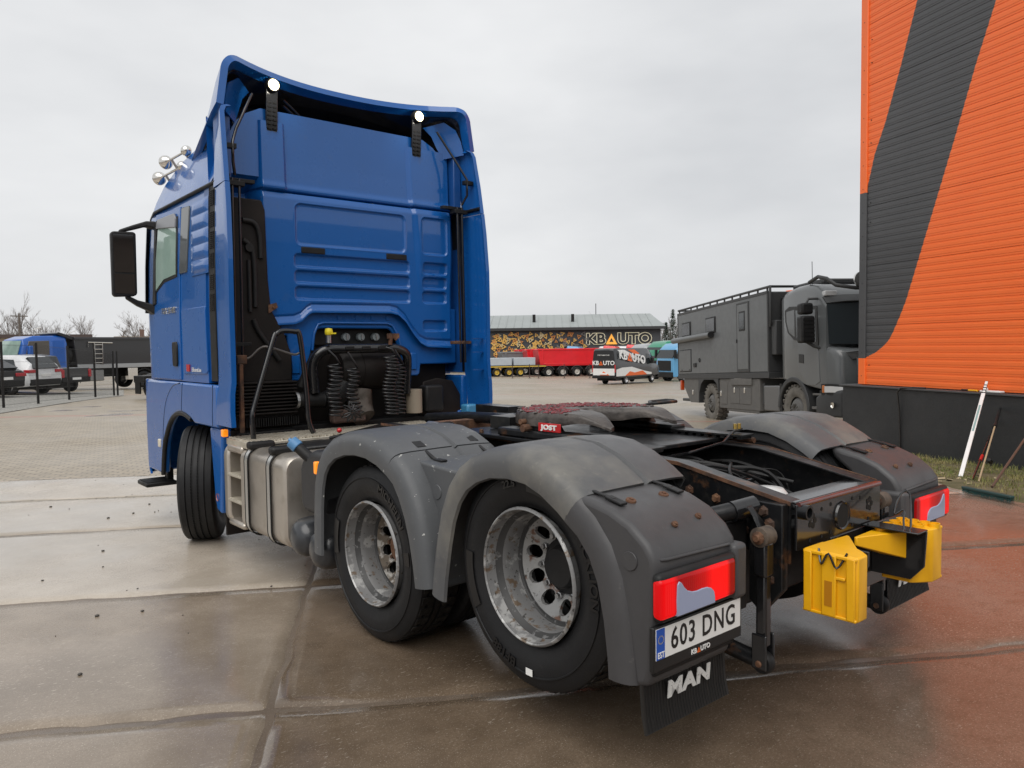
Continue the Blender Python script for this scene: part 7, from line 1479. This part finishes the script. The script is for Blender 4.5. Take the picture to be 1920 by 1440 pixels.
# gravel strip and mesh fence
q = MB(); GA = [gxy(*p_) for p_ in ((-40, 782), (40, 769), (110, 758), (180, 748), (232, 742))]; GB = [gxy(*p_) for p_ in ((-40, 744), (40, 741), (110, 737), (180, 733), (232, 731))]
for a, b in zip(GA, GB):
    for k in range(7): x, y = a.x+(b.x-a.x)*k/6, a.y+(b.y-a.y)*k/6; q.v.append((x, y, gz(x, y)+.012))
for i in range(4):
    for k in range(6): q.f.append([i*7+k, (i+1)*7+k, (i+1)*7+k+1, i*7+k+1])
stuff(q.build('gravel', M('grey_gravel', (.30, .29, .265), .9, layers=[((.10,.10,.09), 16, .45, .6, .8), ((.42,.41,.38), 30, .55, .65, .7)], bump=1.0, bscale=14), sm=60, weld=False), 'grey gravel strip under the mesh fence', 'gravel')
fence = thing('mesh_fence', 'black welded mesh fence with thin posts before the parked cars', 'fence')
fp_ = [gxy(-60, 774), gxy(7, 765), gxy(72, 757), gxy(130, 750), gxy(179, 745), gxy(214, 742)]
for p in fp_ + [gxy(221, 742)]:
    q = MB(); z0 = gz(p.x, p.y); q.box(p.x-.035, p.x+.035, p.y-.035, p.y+.035, z0-.02, z0+2.02); q.build('fence_post', B['ink'], fence)
for a, b in zip(fp_, fp_[1:]):
    q = MB(); n = 34
    for k in range(n+1):
        t1 = k/n; x, y = a.x+(b.x-a.x)*t1, a.y+(b.y-a.y)*t1; z0 = gz(x, y); q.tube([(x, y, z0+.05), (x, y, z0+1.95)], .0028, 3, cap=False)
    for z in (.08, .5, .95, 1.4, 1.92): q.tube([(a.x, a.y, gz(a.x, a.y)+z), (b.x, b.y, gz(b.x, b.y)+z)], .0045, 4, cap=False)
    q.build('mesh_panel', B['ink'], fence, weld=False)
# ------------------------------------------------------------------ far left buildings, poles, trees
p = place(20, 690, 105); hb = thing('low_shed', 'long low beige shed with dark eaves behind the tipper truck', 'building', p, (0, 0, -R(8)))
q = MB(); q.box(-20, 9.5, 0, 9, 0, 4.7); q.build('wall', M('beige_render', (.40, .33, .25), .8), hb); q = MB(); q.prism([(-.5, 4.7), (9.5, 4.7), (9.5, 5.0), (-.5, 5.15)], -20.4, 10, 'x'); q.build('roof', M('brown_roof', (.07, .05, .045), .7), hb)
for k in range(7): q = MB(); q.box(-16+k*3.4, -14.4+k*3.4, -.03, .02, 1.6, 3.2); q.build('window', B['glass'], hb)
p = place(252, 690, 120); hb = thing('brown_house', 'brown roofed house with chimney beyond the tipper truck', 'building', p, (0, 0, -R(14)))
q = MB(); q.box(-2.4, 5, 0, 8, 0, 4.6); q.build('wall', M('grey_brown_wall', (.17, .14, .12), .8), hb); q = MB(); q.prism([(-.4, 4.6), (4, 5.4), (8.4, 4.6)], -2.8, 5.4, 'x'); rf = q.build('roof', M('moss_brown_roof', (.13, .10, .075), .8, layers=[((.2,.17,.12), 1, .4, .7, .7)]), hb); q = MB(); q.box(.9, 1.6, 3.4, 4.2, 5.2, 6.5); q.build('chimney', M('brick_chimney', (.16, .10, .08), .8), rf)
p = place(40, 690, 92); up_ = thing('utility_pole', 'wooden utility pole with crossarm behind the shed roof', 'pole', p); q = MB(); q.cyl((0, 0, 0), (0, 0, 7.3), .14, 8, .10); q.build('shaft', M('grey_wood', (.12, .10, .085), .8), up_); q = MB(); q.box(-.9, .9, -.06, .06, 6.9, 7.02); q.build('crossarm', bpy.data.materials['grey_wood'], up_)
for px, zt in ((66, 5.2), (132, 4.8)):
    p = place(px, 690, 88); sl = thing('street_lamp', 'slender street lamp with pale angled head '+('over the blue cab' if px < 100 else 'over the black tipper body'), 'street lamp', p, (0, 0, 0), 'street lamps behind the tipper'); q = MB(); q.cyl((0, 0, 0), (0, 0, zt), .06, 6); q.build('post', B['steel'], sl); q = MB(); q.obox((.35, 0, zt+.12), (.8, .2, .1), Euler((0, R(-22), 0)).to_matrix()); q.build('lamp_head', B['white'], sl)
bark = M('grey_bark', (.10, .085, .075), .9); twig = M('bare_twigs', (.17, .145, .13), .9)
def bare_tree(seed, h, spread, label, p, group='bare trees on the skyline'):
    t = thing('bare_tree', label, 'tree', p, (0, 0, 0), group); rg_ = random.Random(seed); tr = MB(); cr = MB()
    def limb(q, a, d, l, r, depth):
        pts = [a]; dd = d.copy(); n = 4
        for k in range(n): dd = (dd+Vector((rg_.gauss(0, .10), rg_.gauss(0, .10), .05))).normalized(); pts.append(pts[-1]+dd*l/n)
        q.tube(pts, [r*(1-.55*k/n) for k in range(n+1)], 3 if depth > 1 else 5, cap=False)
        if depth >= 4: return
        for k in range((5 if depth == 0 else 4)+(1 if depth > 1 else 0)):
            i = rg_.randint(1 if depth else 2, n); ang = rg_.uniform(0, 6.28); tilt = rg_.uniform(.35, .8)*spread
            nd = (dd+Vector((math.cos(ang), math.sin(ang), 0))*tilt).normalized(); nd.z = max(nd.z, .25); limb(cr if depth >= 1 else tr, pts[i], nd.normalized(), l*rg_.uniform(.48, .68), max(r*.5, .012), depth+1)
    limb(tr, Vector((0, 0, 0)), Vector((0, 0, 1)), h*.55, h*.016, 0); tr.build('trunk', bark, t, weld=False); cr.build('crown', twig, t, weld=False)
for i, (px, d, h, sp_, lb) in enumerate([(-10, 118, 11.5, .8, 'tall bare tree above the beige shed'), (18, 122, 10, .9, 'bare tree behind the utility pole'), (34, 112, 11.5, .7, 'slim bare tree with upright twigs beside the utility pole'), (55, 118, 10, .9, 'bare tree rising over the blue cab'), (75, 115, 9, 1., 'bushy bare tree behind the tipper cab'), (93, 118, 8.8, 1., 'rounded bare tree over the black cab protector'), (112, 125, 7.5, 1., 'low bare tree beside the rounded one'), (156, 112, 9.4, .75, 'lone bare birch above the black tipper body'), (172, 124, 7, .9, 'small bare tree by the lone birch'), (268, 100, 8.5, 1.1, 'pale bare tree beside the blue mirror arm'), (1252, 128, 9.5, .8, 'bare tree between the dark hall and the camper'), (1263, 118, 9, .9, 'bare tree standing against the camper rear'), (1240, 135, 8, .9, 'bare tree behind the end of the pale roof'), (1105, 150, 10.5, 1., 'bare tree top showing above the pale roof')]):
    bare_tree(100+i, h*.86, sp_, lb, place(px, 690, d), None)
rw = random.Random(77); fwd = MB()
for k in range(46):
    az_ = R(13+24*k/46+rw.uniform(-.3, .3)); d_ = rw.uniform(170, 230); bx0, by0 = CAM.x+d_*math.sin(az_), CAM.y+d_*math.cos(az_); b0_ = Vector((bx0, by0, gz(bx0, by0)-.1)); h_ = rw.uniform(6.5, 10)
    fwd.tube([b0_, b0_+Vector((0, 0, h_*.9))], [.16, .04], 4, cap=False)
    for m_ in range(60):
        z_ = h_*rw.uniform(.2, .9); a_ = rw.uniform(0, 6.28); l_ = rw.uniform(.8, 2.4)*(1.1-z_/h_*.6); p0_ = b0_+Vector((0, 0, z_)); p1_ = p0_+Vector((math.cos(a_)*l_*.6, math.sin(a_)*l_*.6, l_*.7)); fwd.tube([p0_, p1_], [.05, .02], 3, cap=False)
        for n_ in range(4): a2 = rw.uniform(0, 6.28); l2 = l_*.5; q0 = p0_.lerp(p1_, rw.uniform(.4, 1)); fwd.tube([q0, q0+Vector((math.cos(a2)*l2*.6, math.sin(a2)*l2*.6, l2*.7))], [.025, .012], 3, cap=False)
stuff(fwd.build('far_wood', twig, weld=False), 'far bare wood along the horizon behind the blue cab', 'wood')
def conifer(seed, h, label, p):
    t = thing('spruce_tree', label, 'tree', p); rg_ = random.Random(seed); q = MB(); q.cyl((0, 0, 0), (0, 0, h), .16, 6, .02); q.build('trunk', bark, t); q = MB()
    for k in range(1500):
        z = h*(.08+.92*rg_.random()**1.2); r = (h-z)*.24*rg_.uniform(.35, 1.05); a = rg_.uniform(0, 6.28); s_ = rg_.uniform(.12, .3); c = Vector((r*math.cos(a), r*math.sin(a), z-r*.3)); d = Vector((math.cos(a), math.sin(a), -.35)); sd2 = Vector((-math.sin(a), math.cos(a), 0))*.09
        q.add([c-sd2, c+sd2, c+d*s_*1.5], [[0, 1, 2]])
    q.build('crown', M('spruce_green', (.022, .045, .026), .8) if 'spruce_green' not in bpy.data.materials else bpy.data.materials['spruce_green'], t, weld=False)
conifer(5, 8.6, 'dark green spruce between the dark hall and the camper', place(1262, 690, 112)); conifer(6, 6.8, 'shorter green spruce by the corner of the dark hall', place(1249, 690, 114))
